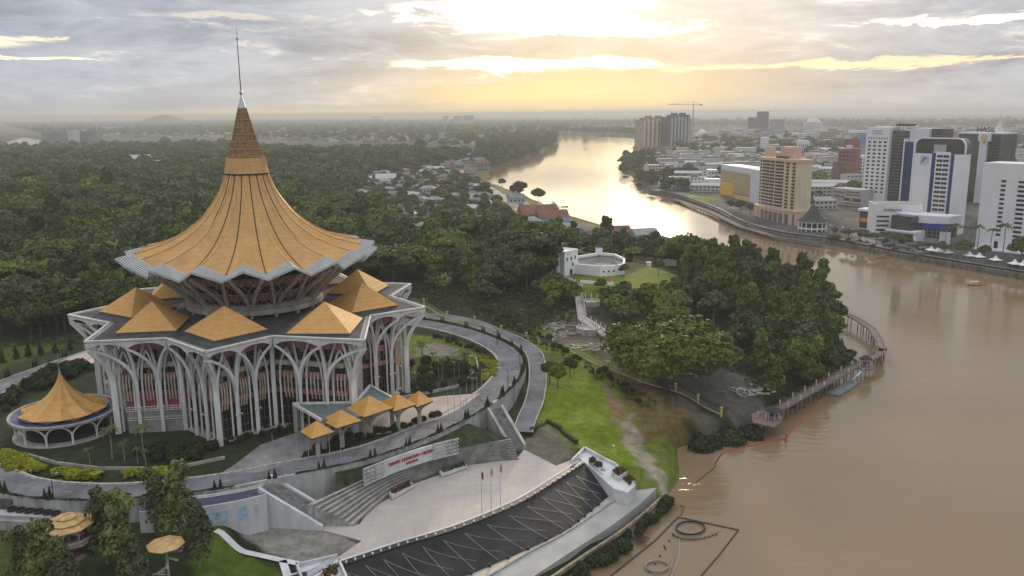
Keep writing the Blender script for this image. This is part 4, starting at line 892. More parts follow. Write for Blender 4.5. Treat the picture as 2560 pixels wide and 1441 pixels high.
def crown_mesh(name, lobes, n, leaf, mt, rng, flat=.0, core=True):
    """lobes: (x,y,z,rx,ry,rz). many small leaf-clump faces spread through each lobe's outer volume"""
    wts = np.array([l[3]*l[4] for l in lobes], float); wts /= wts.sum(); Vs = []; 
    for l, wt in zip(lobes, wts):
        k = max(8, int(n*wt)); d = sph(k, rng); d[:, 2] = np.where(d[:, 2] < -.35, -d[:, 2], d[:, 2])
        # ragged surface: clumps pushed in and out
        ph = rng.uniform(0, 6.3, 6); bump = 1+.16*np.sin(d[:, 0]*7+ph[0])*np.sin(d[:, 1]*6+ph[1])+.12*np.sin(d[:, 2]*9+ph[2])*np.sin(d[:, 0]*11+ph[3])
        rad = bump*(1-np.abs(rng.normal(0, .13, k)))
        P = d*rad[:, None]*np.array(l[3:6])+np.array(l[:3])
        nrm = d+rng.normal(0, .55, (k, 3)); nrm[:, 2] += flat; nrm /= np.linalg.norm(nrm, axis=1)[:, None]
        a = np.cross(nrm, rng.normal(size=(k, 3))); a /= np.linalg.norm(a, axis=1)[:, None]; b = np.cross(nrm, a)
        s = (leaf*rng.uniform(.55, 1.25, k))[:, None]; asp = rng.uniform(.5, 1, k)[:, None]
        Vs.append(np.stack([P-a*s-b*s*asp*.6, P+a*s*.7-b*s*asp, P+a*s+b*s*asp*.5, P-a*s*.6+b*s*asp], 1))
    Va = np.concatenate(Vs).reshape(-1, 3); F = np.arange(len(Va)).reshape(-1, 4)
    me = fastmesh(name, Va, F, False); me.materials.append(mt)
    if core:
        import bmesh
        bm = bmesh.new(); bm.from_mesh(me)
        for l in lobes:
            r = bmesh.ops.create_icosphere(bm, subdivisions=2, radius=1)
            for v in r['verts']:
                k = .78+.10*math.sin(v.co.x*5+l[0])*math.sin(v.co.y*6+l[1]); v.co = Vector((v.co.x*l[3]*k+l[0], v.co.y*l[4]*k+l[1], v.co.z*l[5]*k+l[2]))
        bm.to_mesh(me); bm.free()
    return me
def trunk_mesh(name, H, r, lobes, mt, rng, fork=.45):
    mb = MB(); top = H*fork
    mb.tube([(0, 0, -1.5), (rng.normal(0, .1), rng.normal(0, .1), top*.5), (rng.normal(0, .2), rng.normal(0, .2), top)], [r*1.25, r*.9, r*.75], 7)
    for l in lobes[:6]: mb.tube([(0, 0, top*.95), (l[0]*.45, l[1]*.45, top+(l[2]-top)*.55), (l[0]*.9, l[1]*.9, l[2])], [r*.6, r*.4, r*.18], 5)
    return mb.mesh(name, mt)
def lobes_broad(rng, R, H, n=7, hz_=.42):
    out = [(0, 0, H*.74, R*.62, R*.62, H*.24)]
    for i in range(n):
        a = i*2*PI/n+rng.uniform(-.3, .3); d = R*rng.uniform(.45, .66); s = R*rng.uniform(.34, .50)
        out.append((d*math.cos(a), d*math.sin(a), H*rng.uniform(.52, .76), s, s*rng.uniform(.85, 1.15), s*rng.uniform(.62, .9)))
    return out
def lobes_umbrella(rng, R, H, n=9):
    out = [(0, 0, H*.82, R*.5, R*.5, H*.12)]
    for i in range(n):
        a = i*2*PI/n+rng.uniform(-.3, .3); d = R*rng.uniform(.5, .72); s = R*rng.uniform(.30, .42)
        out.append((d*math.cos(a), d*math.sin(a), H*rng.uniform(.66, .84), s, s, s*.42))
    return out
def lobes_tall(rng, R, H, n=8):
    out = []
    for i in range(n):
        a = rng.uniform(0, 6.3); t = i/(n-1); d = R*rng.uniform(.1, .45)*(1-.3*t); s = R*rng.uniform(.42, .62)*(1-.35*t)
        out.append((d*math.cos(a), d*math.sin(a), H*(.30+.62*t), s, s, s*1.15))
    return out
def lobes_cone(rng, R, H, n=6):
    return [(rng.uniform(-.08, .08)*R, rng.uniform(-.08, .08)*R, H*(.12+.8*i/(n-1)), R*(1-.82*i/(n-1)), R*(1-.82*i/(n-1)), H*.14) for i in range(n)]
PROTO = {}
def proto(kind, H, R, lob, n, leaf, mt, bark=BARK, rt=.35, fork=.42, flat=0., seed=1, core=True):
    rng = np.random.default_rng(seed); l = lob(rng, R, H); PROTO.setdefault(kind, []).append((crown_mesh('crown', l, n, leaf, mt, rng, flat, core), trunk_mesh('trunk', H, rt, l, bark, rng, fork), R, H))
for s_ in range(4): proto('broad', 13, 6.2, lobes_broad, 2600, .50, LF, seed=s_+1)
for s_ in range(2): proto('olive', 13, 5.5, lobes_broad, 2200, .48, LFO, PBARK, seed=s_+21)
for s_ in range(2): proto('bright', 11, 5.5, lobes_broad, 2300, .48, LFB, seed=s_+31)
for s_ in range(2): proto('umbrella', 14, 9, lobes_umbrella, 3200, .50, LF, rt=.5, fork=.55, flat=.6, seed=s_+41)
for s_ in range(3): proto('tall', 17, 4.6, lobes_tall, 2600, .46, LF, seed=s_+51, rt=.35, fork=.35)
for s_ in range(2): proto('gum', 15, 4.2, lobes_tall, 1500, .40, LFO, PBARK, seed=s_+61, rt=.22, fork=.5, core=False)
proto('rain', 19, 17, lambda r, R, H: lobes_broad(r, R, H, 13), 15000, .55, LFB, rt=.9, fork=.4, seed=77)
for s_ in range(2): proto('cypress', 2.6, .55, lobes_cone, 260, .16, LFD, rt=.08, fork=.3, seed=s_+81)
for s_ in range(3): proto('bush', 2.2, 1.7, lambda r, R, H: [(r.uniform(-.5, .5), r.uniform(-.5, .5), H*.4, R*r.uniform(.5, .7), R*r.uniform(.5, .7), H*.5) for _ in range(4)], 700, .22, LFD, rt=.08, fork=.2, seed=s_+91)
proto('lime', 1.2, 1.3, lambda r, R, H: [(r.uniform(-.6, .6), r.uniform(-.6, .6), H*.45, R*r.uniform(.45, .65), R*r.uniform(.45, .65), H*.5) for _ in range(4)], 420, .17, LHEDGE, rt=.06, fork=.2, seed=101)
def palm(seed, H, fr=3.2, nf=14):
    rng = np.random.default_rng(seed); mb = MB()
    for i in range(nf):
        a = i*2*PI/nf*1.0+rng.uniform(-.2, .2); up = rng.uniform(.1, .9); pts = []
        for t in np.linspace(0, 1, 6): pts.append(Vector((math.cos(a)*fr*t*.95, math.sin(a)*fr*t*.95, H+up*fr*t*.7-fr*.95*t*t*(.5+.4*(1-up)))))
        for j in range(5):
            w0, w1 = .42*math.sin(PI*min(.95, .12+j/5)), .42*math.sin(PI*min(.97, .12+(j+1)/5)); s = Vector((-math.sin(a), math.cos(a), 0)); dz = Vector((0, 0, -.22))
            p, q = pts[j], pts[j+1]
            mb.quad(p, q, q+s*w1+dz*w1*2, p+s*w0+dz*w0*2); mb.quad(p, p-s*w0+dz*w0*2, q-s*w1+dz*w1*2, q)
    m2 = MB(); m2.tube([(0, 0, -1), (rng.normal(0, .12), rng.normal(0, .12), H*.5), (0, 0, H)], [.24, .16, .13], 7)
    PROTO.setdefault('palm', []).append((mb.mesh('fronds', LPALM), m2.mesh('trunk', PBARK), fr, H))
palm(1, 6.5, 2.6); palm(2, 8, 3.0); palm(3, 10, 3.2)
NAMES = {'broad': ('broadleaf_tree', 'tree'), 'olive': ('broadleaf_tree', 'tree'), 'bright': ('broadleaf_tree', 'tree'), 'umbrella': ('spreading_tree', 'tree'), 'tall': ('tall_tree', 'tree'), 'gum': ('gum_tree', 'tree'), 'rain': ('rain_tree', 'tree'), 'cypress': ('conical_shrub', 'shrub'), 'bush': ('bush', 'bush'), 'lime': ('lime_shrub', 'shrub'), 'palm': ('palm_tree', 'palm')}
def plant(kind, x, y, label, group=None, s=1., z=None, var=None, zs=None, rnd=random):
    cr, tr, R, H = PROTO[kind][(rnd.randrange(len(PROTO[kind])) if var is None else var) % len(PROTO[kind])]
    nm, cat = NAMES[kind]; z = hz1(x, y) if z is None else z
    r = thing(nm, label, cat, (x, y, z), rnd.uniform(0, 6.28), group); r.scale = (s, s, s if zs is None else zs)
    a = bpy.data.objects.new('fronds' if kind == 'palm' else 'crown', cr); b = bpy.data.objects.new('trunk' if kind != 'lime' else 'stem', tr)
    for o in (a, b): col.objects.link(o); o.parent = r
    return r
def in_frame(x, y, z, m=40):
    p = Vector((x, y, z))-CAM; d = p.dot(cF)
    if d < 1: return None
    u, v = 1280+FPX*p.dot(cR)/d, 720.5-FPX*p.dot(cU)/d
    return (u, v, d) if -m < u < 2560+m and -m < v < 1441+m*2 else None
# ---- where trees stand: regions drawn on the ground, spacing, kinds, description
def sample(poly, spacing, rng):
    a = np.array(poly)[:, :2]; x0, y0 = a.min(0); x1, y1 = a.max(0); xs_ = np.arange(x0, x1, spacing); ys_ = np.arange(y0, y1, spacing)
    X, Y = np.meshgrid(xs_, ys_); X = X+rng.uniform(-.42, .42, X.shape)*spacing; Y = Y+rng.uniform(-.42, .42, Y.shape)*spacing
    X, Y = X.ravel(), Y.ravel(); k = seg_sd(X, Y, poly) < 0; return X[k], Y[k]
CLEAR = []   # polygons kept free of trees: filled by the roads, lawns and houses
def road_clear(pl, w): CLEAR.append(offset(pl, w)+offset(pl, -w)[::-1])
# ------------------------------------------------------------------ service building, chiller block, lookouts
sv = thing('service_building', 'long low white building with navy flat roof and pale blue doors beside the stairs', 'building', tuple(W(515, 1316, 9.5)))
fb = [W(352, 1330, 9.5), W(440, 1326, 9.5), W(520, 1316, 9.5), W(600, 1301, 9.5), W(669, 1284, 9.5)]; bk = [p+Vector((-.6, 5.6, 0)) for p in fb]
mb = MB(); mb.prism([tuple(p)[:2] for p in fb]+[tuple(p)[:2] for p in bk[::-1]], 5.0, 13.4); rel(mb, sv).build('wall', WHITEC, sv)
mb = MB(); fi = [p+Vector((0, .5, 0)) for p in fb]; bi = [p+Vector((0, -.4, 0)) for p in bk]
mb.prism([tuple(p)[:2] for p in fi]+[tuple(p)[:2] for p in bi[::-1]], 13.3, 13.45); rel(mb, sv).build('roof', mat('navy roof sheet', (.055, .06, .12), .7, 0, .25, .6), sv)
mb = MB()
for pl in (fb, bk): mb.strip([(p.x, p.y, 13.4) for p in pl], [(p.x, p.y, 13.8) for p in pl]); mb.strip([(p.x, p.y, 13.8) for p in pl], [(p.x, p.y+.35, 13.8) for p in pl])
rel(mb, sv).build('parapet', WHITEC, sv)
for a_, b_, h, m_ in ((.10, .16, 3, 'g'), (.18, .22, 3, 'g'), (.50, .58, 2.7, 'b'), (.60, .66, 2.7, 'b'), (.74, .82, 2.9, 'b'), (.89, .92, 2.6, 'b'), (.33, .38, 2.7, 'b')):
    def onf(t):
        x = t*4; i = min(int(x), 3); return fb[i].lerp(fb[i+1], x-i)
    p, q = onf(a_), onf(b_); d = q-p; mb = MB(); c = (p+q)/2; mb.box((c.x, c.y-.05, 9.6+h/2), (d.length, .16, h), math.atan2(d.y, d.x)); rel(mb, sv).build('door', mat('pale blue door', (.42, .58, .75), .5) if m_ == 'b' else mat('grey shutter', (.42, .43, .45), .6), sv)
mb = MB(); p = onf(.60); mb.box((p.x-.6, p.y-.2, 11.6), (.6, .12, .5)); rel(mb, sv).build('red_notice', mat('red notice', (.35, .02, .02), .6), sv)
ck = thing('chiller_block', 'low concrete plant block with a row of six round cooling fans at the left edge', 'plant block', tuple(W(60, 1300, 9.5)))
mb = MB(); q0, q1 = W(-120, 1316, 9.5), W(150, 1330, 9.5); mb.prism([(q0.x, q0.y), (q1.x, q1.y), (q1.x-.4, q1.y+3.6), (q0.x-.4, q0.y+3.2)], 8, 11.3); rel(mb, ck).build('wall', CONC2, ck)
mb = MB(); mb.prism([(q0.x, q0.y+.8), (q1.x-.8, q1.y+.8), (q1.x-1, q1.y+3.4), (q0.x, q0.y+3.0)], 11.3, 12.1); rel(mb, ck).build('chiller_housing', STEEL, ck)
mb = MB(); mb.prism([(q0.x, q0.y+4.2), (q1.x+9, q1.y+4.8), (q1.x+9, q1.y+5.2), (q0.x, q0.y+4.6)], 8, 13.6); rel(mb, ck).build('rear_wall', mat('dark rear wall', (.12, .12, .12), .9), ck)
for (u, v) in ((31, 1262), (52.5, 1264), (74, 1266.5), (97, 1268), (119, 1270.5), (140, 1273)):
    c = W(u, v+14, 12.1); mb = MB(); mb.lathe([(.95, -.1), (.95, .55), (.8, .55), (.78, .1), (.25, .12), (.22, .4), (0, .42)], tuple(c), 16)
    for k in range(5): mb.box((c.x+.5*math.cos(k*1.256), c.y+.5*math.sin(k*1.256), c.z+.25), (.6, .18, .04), k*1.256)
    rel(mb, ck).build('cooling_fan', BLACK, ck)
def lookout(name, lab, c, zb, zr, R, tiers, m_, deck):
    t = thing(name, lab, 'lookout', (c.x, c.y, zb)); h = zr-zb
    for j in range(tiers):
        r1 = R*(1-.30*j); r0_ = R*(.45-.16*j) if j < tiers-1 else .1; z = h+j*.75
        mb = MB(); mb.lathe([(r1, z), (r1, z+.12), (max(.1, r0_), z+(r1-r0_)*.36+.12)], n=8, a0=.2, a1=.2+2*PI); mb.lathe([(r1, z), (.2, z+.05)], n=8, a0=.2, a1=.2+2*PI); mb.build('roof_tier', m_, t)
    for k in range(8):
        a = .2+k*PI/4; 
        if deck: mb = MB(); mb.tube([(R*.78*math.cos(a), R*.78*math.sin(a), h-2.9), (R*.78*math.cos(a), R*.78*math.sin(a), h+.3)], .12, 5); mb.build('post', CONC2, t)
    if deck:
        pk = mat('pink deck', (.50, .36, .33), .8, 0, .2, 1)
        mb = MB(); mb.lathe([(1.4, h-2.9), (R*.95, h-2.85), (R*1.0, h-2.9), (R*.95, h-3.2), (.7, h-4.2)], n=8, a0=.2, a1=.2+2*PI); mb.build('deck', pk, t)
        mb = MB(); mb.lathe([(R*.97, h-2.9), (R*1.02, h-1.9), (R*.98, h-1.9)], n=8, a0=.2, a1=.2+2*PI); mb.build('balustrade', mat('pink lattice rail', (.55, .44, .42), .8), t)
        mb = MB(); mb.lathe([(.5, h-6.2), (R*.5, h-6.0), (R*.52, h-5.2), (R*.48, h-5.2), (R*.46, h-5.9), (.5, h-6)], (.9, -.5, 0), n=8); mb.build('lower_deck', pk, t)
    mb = MB(); mb.tube([(0, 0, -1.2), (0, 0, h+.3)], .42 if deck else .25, 10); mb.build('pole', CONC2, t)
    if not deck:
        mb = MB()
        for k in range(8): mb.tube([(0, 0, h-1.6), (R*.8*math.cos(k*PI/4), R*.8*math.sin(k*PI/4), h+.1)], .06, 4)
        mb.build('strut', BARK, t)
        mb = MB()
        for k in range(7): mb.box((1.6*math.cos(k*.7+3), 1.6*math.sin(k*.7+3), .6+k*.9), (2.2, .5, .1), k*.7+3)
        mb.build('spiral_steps', CONC2, t)
GS = mat('golden shingle', (.56, .36, .15), .6, 0, .25, 1.2)
lookout('lookout_tower', 'three-tiered golden octagonal roof over a pink viewing deck on a concrete pole, lower left', W(168, 1312, 18.4), 9.5, 18.4, 4.6, 3, GS, True)
lookout('viewing_shelter', 'single round golden mushroom roof on a thin pole among the gum trees', W(414, 1362, 16.0), 9.4, 16.0, 3.3, 1, GS, False)
# ------------------------------------------------------------------ paths and hardstanding at lower left
mb = MB()
for pp in ([(540, 1326, 9.5), (580, 1338, 9.2), (640, 1364, 8), (700, 1393, 6.6), (745, 1409, 6)], [(706, 1397, 6.4), (716, 1430, 6.2), (726, 1470, 6)]): ribbon(mb, [(p.x, p.y, hz1(p.x, p.y)+.35) for p in along([W(*q) for q in pp], 1.0)], 1.5, 0)
tag(mb.build('garden_path', WHITEC), kind='structure')
#mb = MB(); slab_px(mb, [(566, 1322), (530, 1310), (672, 1287), (806, 1305), (905, 1352), (840, 1385), (760, 1401), (720, 1393)], 7.99, .5); tag(mb.build('gravel_yard', mat('weedy gravel', (.22, .215, .19), .95, 0, .45, .25, rgb2=(.10, .085, .05))), kind='structure')
# ------------------------------------------------------------------ flagpoles
def flagpole(lab, x, y, z, h, grp, flag=None):
    t = thing('flagpole', lab, 'flagpole', (x, y, z), 0, grp)
    mb = MB(); mb.tube([(0, 0, 0), (0, 0, h)], [.09, .045], 6); mb.box((0, 0, .1), (.5, .5, .2)); mb.build('pole', STEEL, t)
    if flag:
        mb = MB(); K = 6
        for i in range(K): mb.quad((.05+.12*i*(.6), .04*math.sin(i*2), h-.3-.10*i), (.05+.12*(i+1)*.6, .04*math.sin(i*2+2), h-.3-.10*(i+1)-.05), (.05+.12*(i+1)*.5, .05*math.sin(i*2+2), h-2.0-.12*i), (.05+.12*i*.5, .05*math.sin(i*2), h-1.9-.1*i))
        mb.build('flag', flag, t)
    return t
LB = [(686, 1175), (714, 1188), (745, 1171), (772, 1147), (799, 1164), (826, 1161), (853, 1154)]
for i, (u, v) in enumerate(LB): p = W(u, v, 14); flagpole('bare steel flagpole in the row along the grey drive left of the shelters', p.x, p.y, 14, 8.6, 'bare flagpoles left of the shelters')
for (u, v) in ((1121, 1066), (1137, 1059), (1152, 1052), (1167, 1038), (1181, 1025), (1193, 1013), (1205, 999)): p = W(u, v, 14); flagpole('bare steel flagpole in the row at the pink paving right of the shelters', p.x, p.y, 14, 9.0, 'bare flagpoles right of the shelters')
for i, ((u, v), c, n) in enumerate((((1205, 1289), (.35, .02, .03), 'leftmost of three plaza flagpoles, with limp red flag'), ((1228, 1280), (.55, .40, .05), 'middle of three plaza flagpoles, with limp yellow flag'), ((1251, 1270), (.50, .30, .06), 'rightmost of three plaza flagpoles, with limp orange flag'))):
    p = W(u, v, 6); flagpole(n, p.x, p.y, 6, 10.6, 'flagpoles on the plaza', mat('flag cloth %d' % i, c, .8))
# ------------------------------------------------------------------ street lamps
def lamp(lab, u, v, z, h, rz, grp='curved-arm street lamps on the ring road', head=.5):
    p = W(u, v, z); t = thing('street_lamp', lab, 'street lamp', (p.x, p.y, z), rz, grp)
    mb = MB(); mb.tube([(0, 0, 0), (0, 0, h*.85), (0, 0, h)], [.13, .08, .06], 6); mb.tube([(0, 0, h-.2), (.8, 0, h+.15), (2.0, 0, h+.05)], .05, 5); mb.build('pole', BLACK, t)
    mb = MB(); mb.box((2.1, 0, h), (.9, .3, .14)); mb.build('lamp_head', STEEL, t)
lamp('tall black street lamp at the sharp right bend of the ring road', 1270, 978, 14, 6.6, PI*.9)
lamp('black street lamp on the right outer kerb above the lawn', 1300, 914, 14, 5.6, PI)
lamp('black street lamp at the upper right part of the ring road', 1243, 864, 14, 6, PI*.8)
lamp('black street lamp at the outer kerb of the ring road near the left edge', 134, 1246, 14, 4.6, PI*.5)
lamp('black street lamp at the inner kerb where the grey drive leaves the ring', 453, 1206, 14, 5, -PI*.5)
p = W(1533, 1160, 3.6); t = thing('light_pole', 'slim yellowish light pole on the lawn behind the white planters', 'light pole', (p.x, p.y, hz1(p.x, p.y)))
mb = MB(); mb.tube([(0, 0, -.5), (0, 0, 4.8)], .07, 6); mb.build('pole', mat('yellow pole', (.45, .40, .12), .6), t); mb = MB(); mb.lathe([(0, 4.7), (.3, 4.8), (.3, 5.05), (0, 5.15)], n=10); mb.build('lamp_head', mat('white lamp housing', (.8, .8, .8), .4), t)
# ------------------------------------------------------------------ fence with yellow posts
FPX_ = [(1010, 748), (1060, 763), (1118, 797), (1187, 812), (1253, 831), (1316, 848), (1383, 868), (1445, 890), (1520, 918), (1600, 945), (1689, 974), (1745, 1000), (1803, 1034)]
FW = []
for i, (u, v) in enumerate(FPX_):
    z = [16, 15.5, 14.6, 14.2, 14, 13.6, 13, 12, 11, 9.5, 8, 6.8, 5.2][i]; p = W(u, v, z); FW.append((p.x, p.y))
t = thing('boundary_fence', 'wire mesh boundary fence with pale yellow square posts beside the lawn', 'fence', (FW[5][0], FW[5][1], hz1(*FW[5])))
YP = mat('pale yellow post', (.52, .47, .20), .8, 0, .2, 1)
ff = catmull(FW, 6)
for x, y in FW: mb = MB(); z = hz1(x, y); mb.box((x, y, z+1.2), (.62, .62, 2.8)); mb.box((x, y, z+2.7), (.85, .85, .25)); rel(mb, t).build('post', YP, t)
mb = MB(); fz = [(x, y, hz1(x, y)) for x, y in ff]; kerb(mb, fz, 0, .25, .4); rel(mb, t).build('fence_kerb', YP, t)
mb = MB()
for a, b in zip(fz, fz[1:]):
    for hh in (.9, 1.4, 1.9): mb.tube([(a[0], a[1], a[2]+hh), (b[0], b[1], b[2]+hh)], .025, 3, caps=False)
    for q in range(4): x, y, z = [a[k]+(b[k]-a[k])*q/4 for k in range(3)]; mb.tube([(x, y, z+.3), (x, y, z+2.0)], .03, 3, caps=False)
rel(mb, t).build('wire_mesh', STEEL, t)
# ------------------------------------------------------------------ pier walkway on the river
pier = thing('river_walkway', 'long wooden pier walkway on dark piles winding out over the brown river', 'pier', tuple(W(2000, 950, 0)))
DZ = 4.2
PL = [W(u, v, DZ) for u, v in [(1905, 1045), (1960, 1016), (2050, 965), (2140, 915), (2200, 885), (2207, 872)]]
PL2 = [W(u, v, DZ) for u, v in [(2205, 878), (2196, 850), (2178, 822), (2150, 803), (2125, 790), (2095, 780)]]
TIM = mat('weathered deck timber', (.15, .13, .125), .85, 0, .3, .8); PILE = mat('dark pile', (.05, .045, .04), .85); PKR = mat('pinkish rail', (.26, .16, .14), .8)
mb = MB()
for P_, w_ in ((PL, 2.9), (PL2, 2.7)):
    ribbon(mb, [tuple(p)[:2] for p in P_], w_, DZ); ribbon(mb, [tuple(p)[:2] for p in P_], w_, DZ-.35)
    for s_ in (-1, 1): kerb(mb, [tuple(p)[:2] for p in offset([tuple(p)[:2] for p in P_], s_*w_/2)], DZ, .18, .16)
rel(mb, pier).build('deck', TIM, pier)
mb = MB(); mb.prism([tuple(W(u, v, DZ+.02))[:2] for u, v in [(1878, 1035), (1925, 1020), (1958, 1043), (1950, 1058), (1934, 1068), (1882, 1056)]], DZ-.35, DZ+.02, bot=True); rel(mb, pier).build('end_platform', mat('pink brown platform', (.17, .13, .12), .85, 0, .2, 1), pier)
mb = MB(); mb.prism([tuple(W(u, v, DZ+.02))[:2] for u, v in [(2140, 912), (2165, 903), (2186, 915), (2178, 925), (2150, 922)]], DZ-.35, DZ+.02, bot=True); rel(mb, pier).build('side_platform', TIM, pier)
for P_ in (PL, PL2):
    for p in along(P_, 5.5):
        mb = MB()
        for s_ in (-.9, .9): mb.tube([(p.x+s_, p.y+s_*.4, -2.5), (p.x+s_, p.y+s_*.4, DZ-.3)], .17, 6)
        mb.tube([(p.x-1.2, p.y-.5, DZ-.5), (p.x+1.2, p.y+.5, DZ-.5)], .14, 4); rel(mb, pier).build('pile_pair', PILE, pier)
for P_ in (PL, PL2):
    pl = [tuple(p)[:2] for p in P_]
    for s_ in (-1, 1):
        o = offset(pl, s_*1.3); mb = MB()
        for hh in (.55, 1.05): mb.tube([(x, y, DZ+hh) for x, y in o], .035, 4)
        for p in along([Vector((x, y, DZ)) for x, y in o], 1.6): mb.tube([p, p+Vector((0, 0, 1.1))], .04, 4)
        rel(mb, pier).build('handrail', PKR, pier)
    for k, p in enumerate(along([Vector((x, y, DZ)) for x, y in pl], 7.5)):
        if P_ is PL2: continue
        for s_ in (-1, 1):
            mb = MB(); q = p+Vector((s_*.9, s_*-1.0, 0)); mb.lathe([(.24, 0), (.26, 1.3), (.12, 1.75), (0, 1.9)], tuple(q), 6); rel(mb, pier).build('bollard_light', mat('cream bollard', (.60, .52, .36), .6), pier)
def kiosk(lab, u, v, s, zb=DZ):
    c = W(u, v, zb); t = thing('pier_kiosk', lab, 'kiosk', (c.x, c.y, zb), .5, 'small dark-roofed kiosks on the pier')
    mb = MB(); mb.lathe([(s*1.5, 2.4), (s*1.1, 2.9), (s*.3, 3.7), (0, 3.8)], n=8, a0=PI/8, a1=PI/8+2*PI); mb.lathe([(s*1.5, 2.4), (0, 2.5)], n=8, a0=PI/8, a1=PI/8+2*PI); mb.build('roof', mat('charcoal roof', (.03, .03, .032), .8), t)
    for k in range(6): mb = MB(); a = k*PI/3; mb.tube([(s*math.cos(a), s*math.sin(a), 0), (s*math.cos(a), s*math.sin(a), 2.5)], .11, 6); mb.build('post', WHITEC, t)
    mb = MB(); mb.lathe([(s*.98, .1), (s*1.02, 1.0), (s*.96, 1.0)], n=6); mb.build('rail', PKR, t)
kiosk('dark-roofed kiosk at the landward end platform of the pier', 1932, 1046, 1.7)
kiosk('dark-roofed kiosk on the side platform near the floating jetty', 2163, 914, 1.6)
t = thing('floating_jetty', 'grey floating jetty moored below the pier', 'jetty', tuple(W(2110, 970, 0)))
mb = MB(); mb.prism([tuple(W(u, v, .9))[:2] for u, v in [(2065, 982), (2123, 951), (2150, 955), (2098, 988)]], -.3, .9); rel(mb, t).build('pontoon', mat('grey pontoon', (.19, .20, .20), .8, 0, .3, .8), t)
mb = MB(); mb.tube([W(2128, 952, 1.1), W(2160, 922, 3.9)], .3, flat=(3.6, .4)); rel(mb, t).build('gangway', STEEL, t)
mb = MB()
for s_ in (-.5, .5): mb.tube([W(2128, 952, 2.0)+Vector((s_, s_, 0)), W(2160, 922, 4.8)+Vector((s_, s_, 0))], .05, 4)
rel(mb, t).build('gangway_rail', STEEL, t)
# booms and buoys
OR = mat('orange boom', (.45, .07, .03), .6, 0, .15, 1)
def boom(lab, pts, m_, r, name='floating_boom', cat='boom'):
    P_ = [W(u, v, .1) for u, v in pts]; mb = MB()
    for p in along(P_, 1.3)[:-1]:
        pass
    cur = catmull([tuple(p) for p in P_], 6); mb.tube(cur, r, 6); tag(mb.build(name, m_), lab, cat)
boom('orange floating boom stretching from the pier kiosk to the floating jetty', [(2062, 990), (2030, 1025), (1992, 1062), (1966, 1095)], OR, .16)
boom('orange floating boom running from the buoy to the shore below the lawn', [(1966, 1096), (1930, 1103), (1880, 1113), (1830, 1126), (1805, 1134)], OR, .18)
boom('black rope trailing from the orange boom to the muddy shore', [(1805, 1135), (1790, 1155), (1785, 1170), (1760, 1190), (1740, 1206)], BLACK, .10, 'mooring_rope', 'rope')
def buoy(lab, u, v, s):
    p = W(u, v, 0); t = thing('buoy', lab, 'buoy', (p.x, p.y, 0)); mb = MB(); mb.lathe([(0, -.4), (.5*s, -.2), (.55*s, .3), (.3*s, .5), (.16*s, 1.8*s), (0, 1.9*s)], n=10); mb.build('float', OR, t); mb = MB(); mb.box((0, 0, 2.1*s), (.5*s, .5*s, .35*s)); mb.box((0, 0, 1.6*s), (.1, .1, .8)); mb.build('top_mark', OR, t)
buoy('orange buoy where the two booms meet below the pier', 1965, 1103, 1.); buoy('red marker buoy at the outer corner of the pier', 2207, 866, .9)
# floating light frame at the bottom right
def pipe(name, lab, cat, pts, r, m_, closed=False, spl=True, studs=0, grp=None):
    P_ = [tuple(W(u, v, .12)) for u, v in pts]; cur = catmull(P_, 5, closed) if spl else P_
    if closed: cur = cur+[cur[0]]
    mb = MB()
    for a, b in zip(cur, cur[1:]): mb.tube([a, b], r, 5)
    if studs:
        for p in along([Vector(c) for c in cur], studs): mb.box((p.x, p.y, .35), (.22, .22, .3))
    o = mb.build(name, m_, org=tuple(W(*pts[0], 0))); tag(o, lab, cat, grp); return o
DP = mat('dark grey float pipe', (.035, .045, .055), .6); LP_ = mat('light string float', (.45, .44, .42), .6)
pipe('floating_boom', 'large dark four-sided floating pipe frame on the river at the bottom', 'floating frame', [(1526, 1441), (1640, 1350), (1695, 1293), (1846, 1325), (1800, 1385), (1748, 1445)], .16, DP, spl=False)
ell = lambda cu, cv, a, b, n=18: [(cu+a*math.cos(i*2*PI/n), cv+b*math.sin(i*2*PI/n)) for i in range(n)]
pipe('floating_ring', 'dark oval floating ring inside the upper part of the frame', 'floating ring', ell(1726, 1322, 36, 16.5), .05, DP, True, True, 2.2)
pipe('floating_arc', 'thin dark floating arc just under the oval ring', 'floating arc', [(1681, 1338), (1700, 1347), (1726, 1350), (1755, 1347), (1793, 1336)], .06, DP, False, True, 1.5)
pipe('floating_ring', 'pale dotted floating ring at the lower left inside the frame', 'floating ring', ell(1642, 1418, 29, 14), .05, LP_, True, True, .9)
pipe('floating_spine', 'pale floating pole running down the middle of the frame', 'floating spine', [(1699, 1344), (1697, 1400), (1678, 1442)], .09, LP_, False, False)
pipe('floating_light_string', 'pale dotted light string beside the floating pole', 'light string', [(1690, 1352), (1686, 1390), (1672, 1440)], .04, LP_, False, True, .6)
for i, (u, v) in enumerate(((1673, 1352), (1661, 1366), (1663, 1372), (1650, 1390), (1638, 1410), (1624, 1430))): pipe('float_marker', 'tiny dark float in the line left of the floating pole', 'float', [(u-2, v-2), (u+2, v+2)], .14, DP, False, False, 0, 'tiny dark floats in a line')
pipe('mooring_hook', 'rusty red angled mooring bar above the floating frame', 'mooring bar', [(1700, 1264), (1710, 1267), (1703, 1288)], .16, mat('rusty red', (.25, .06, .04), .8), False, False)
t = thing('truss_gangway', 'black lattice truss gangway sticking out from the shrub bank', 'gangway', tuple(W(1605, 1345, .5)))
mb = MB(); a, b, c_, d_ = W(1592, 1334, 1.2), W(1626, 1346, .9), W(1612, 1357, .9), W(1580, 1350, 1.2)
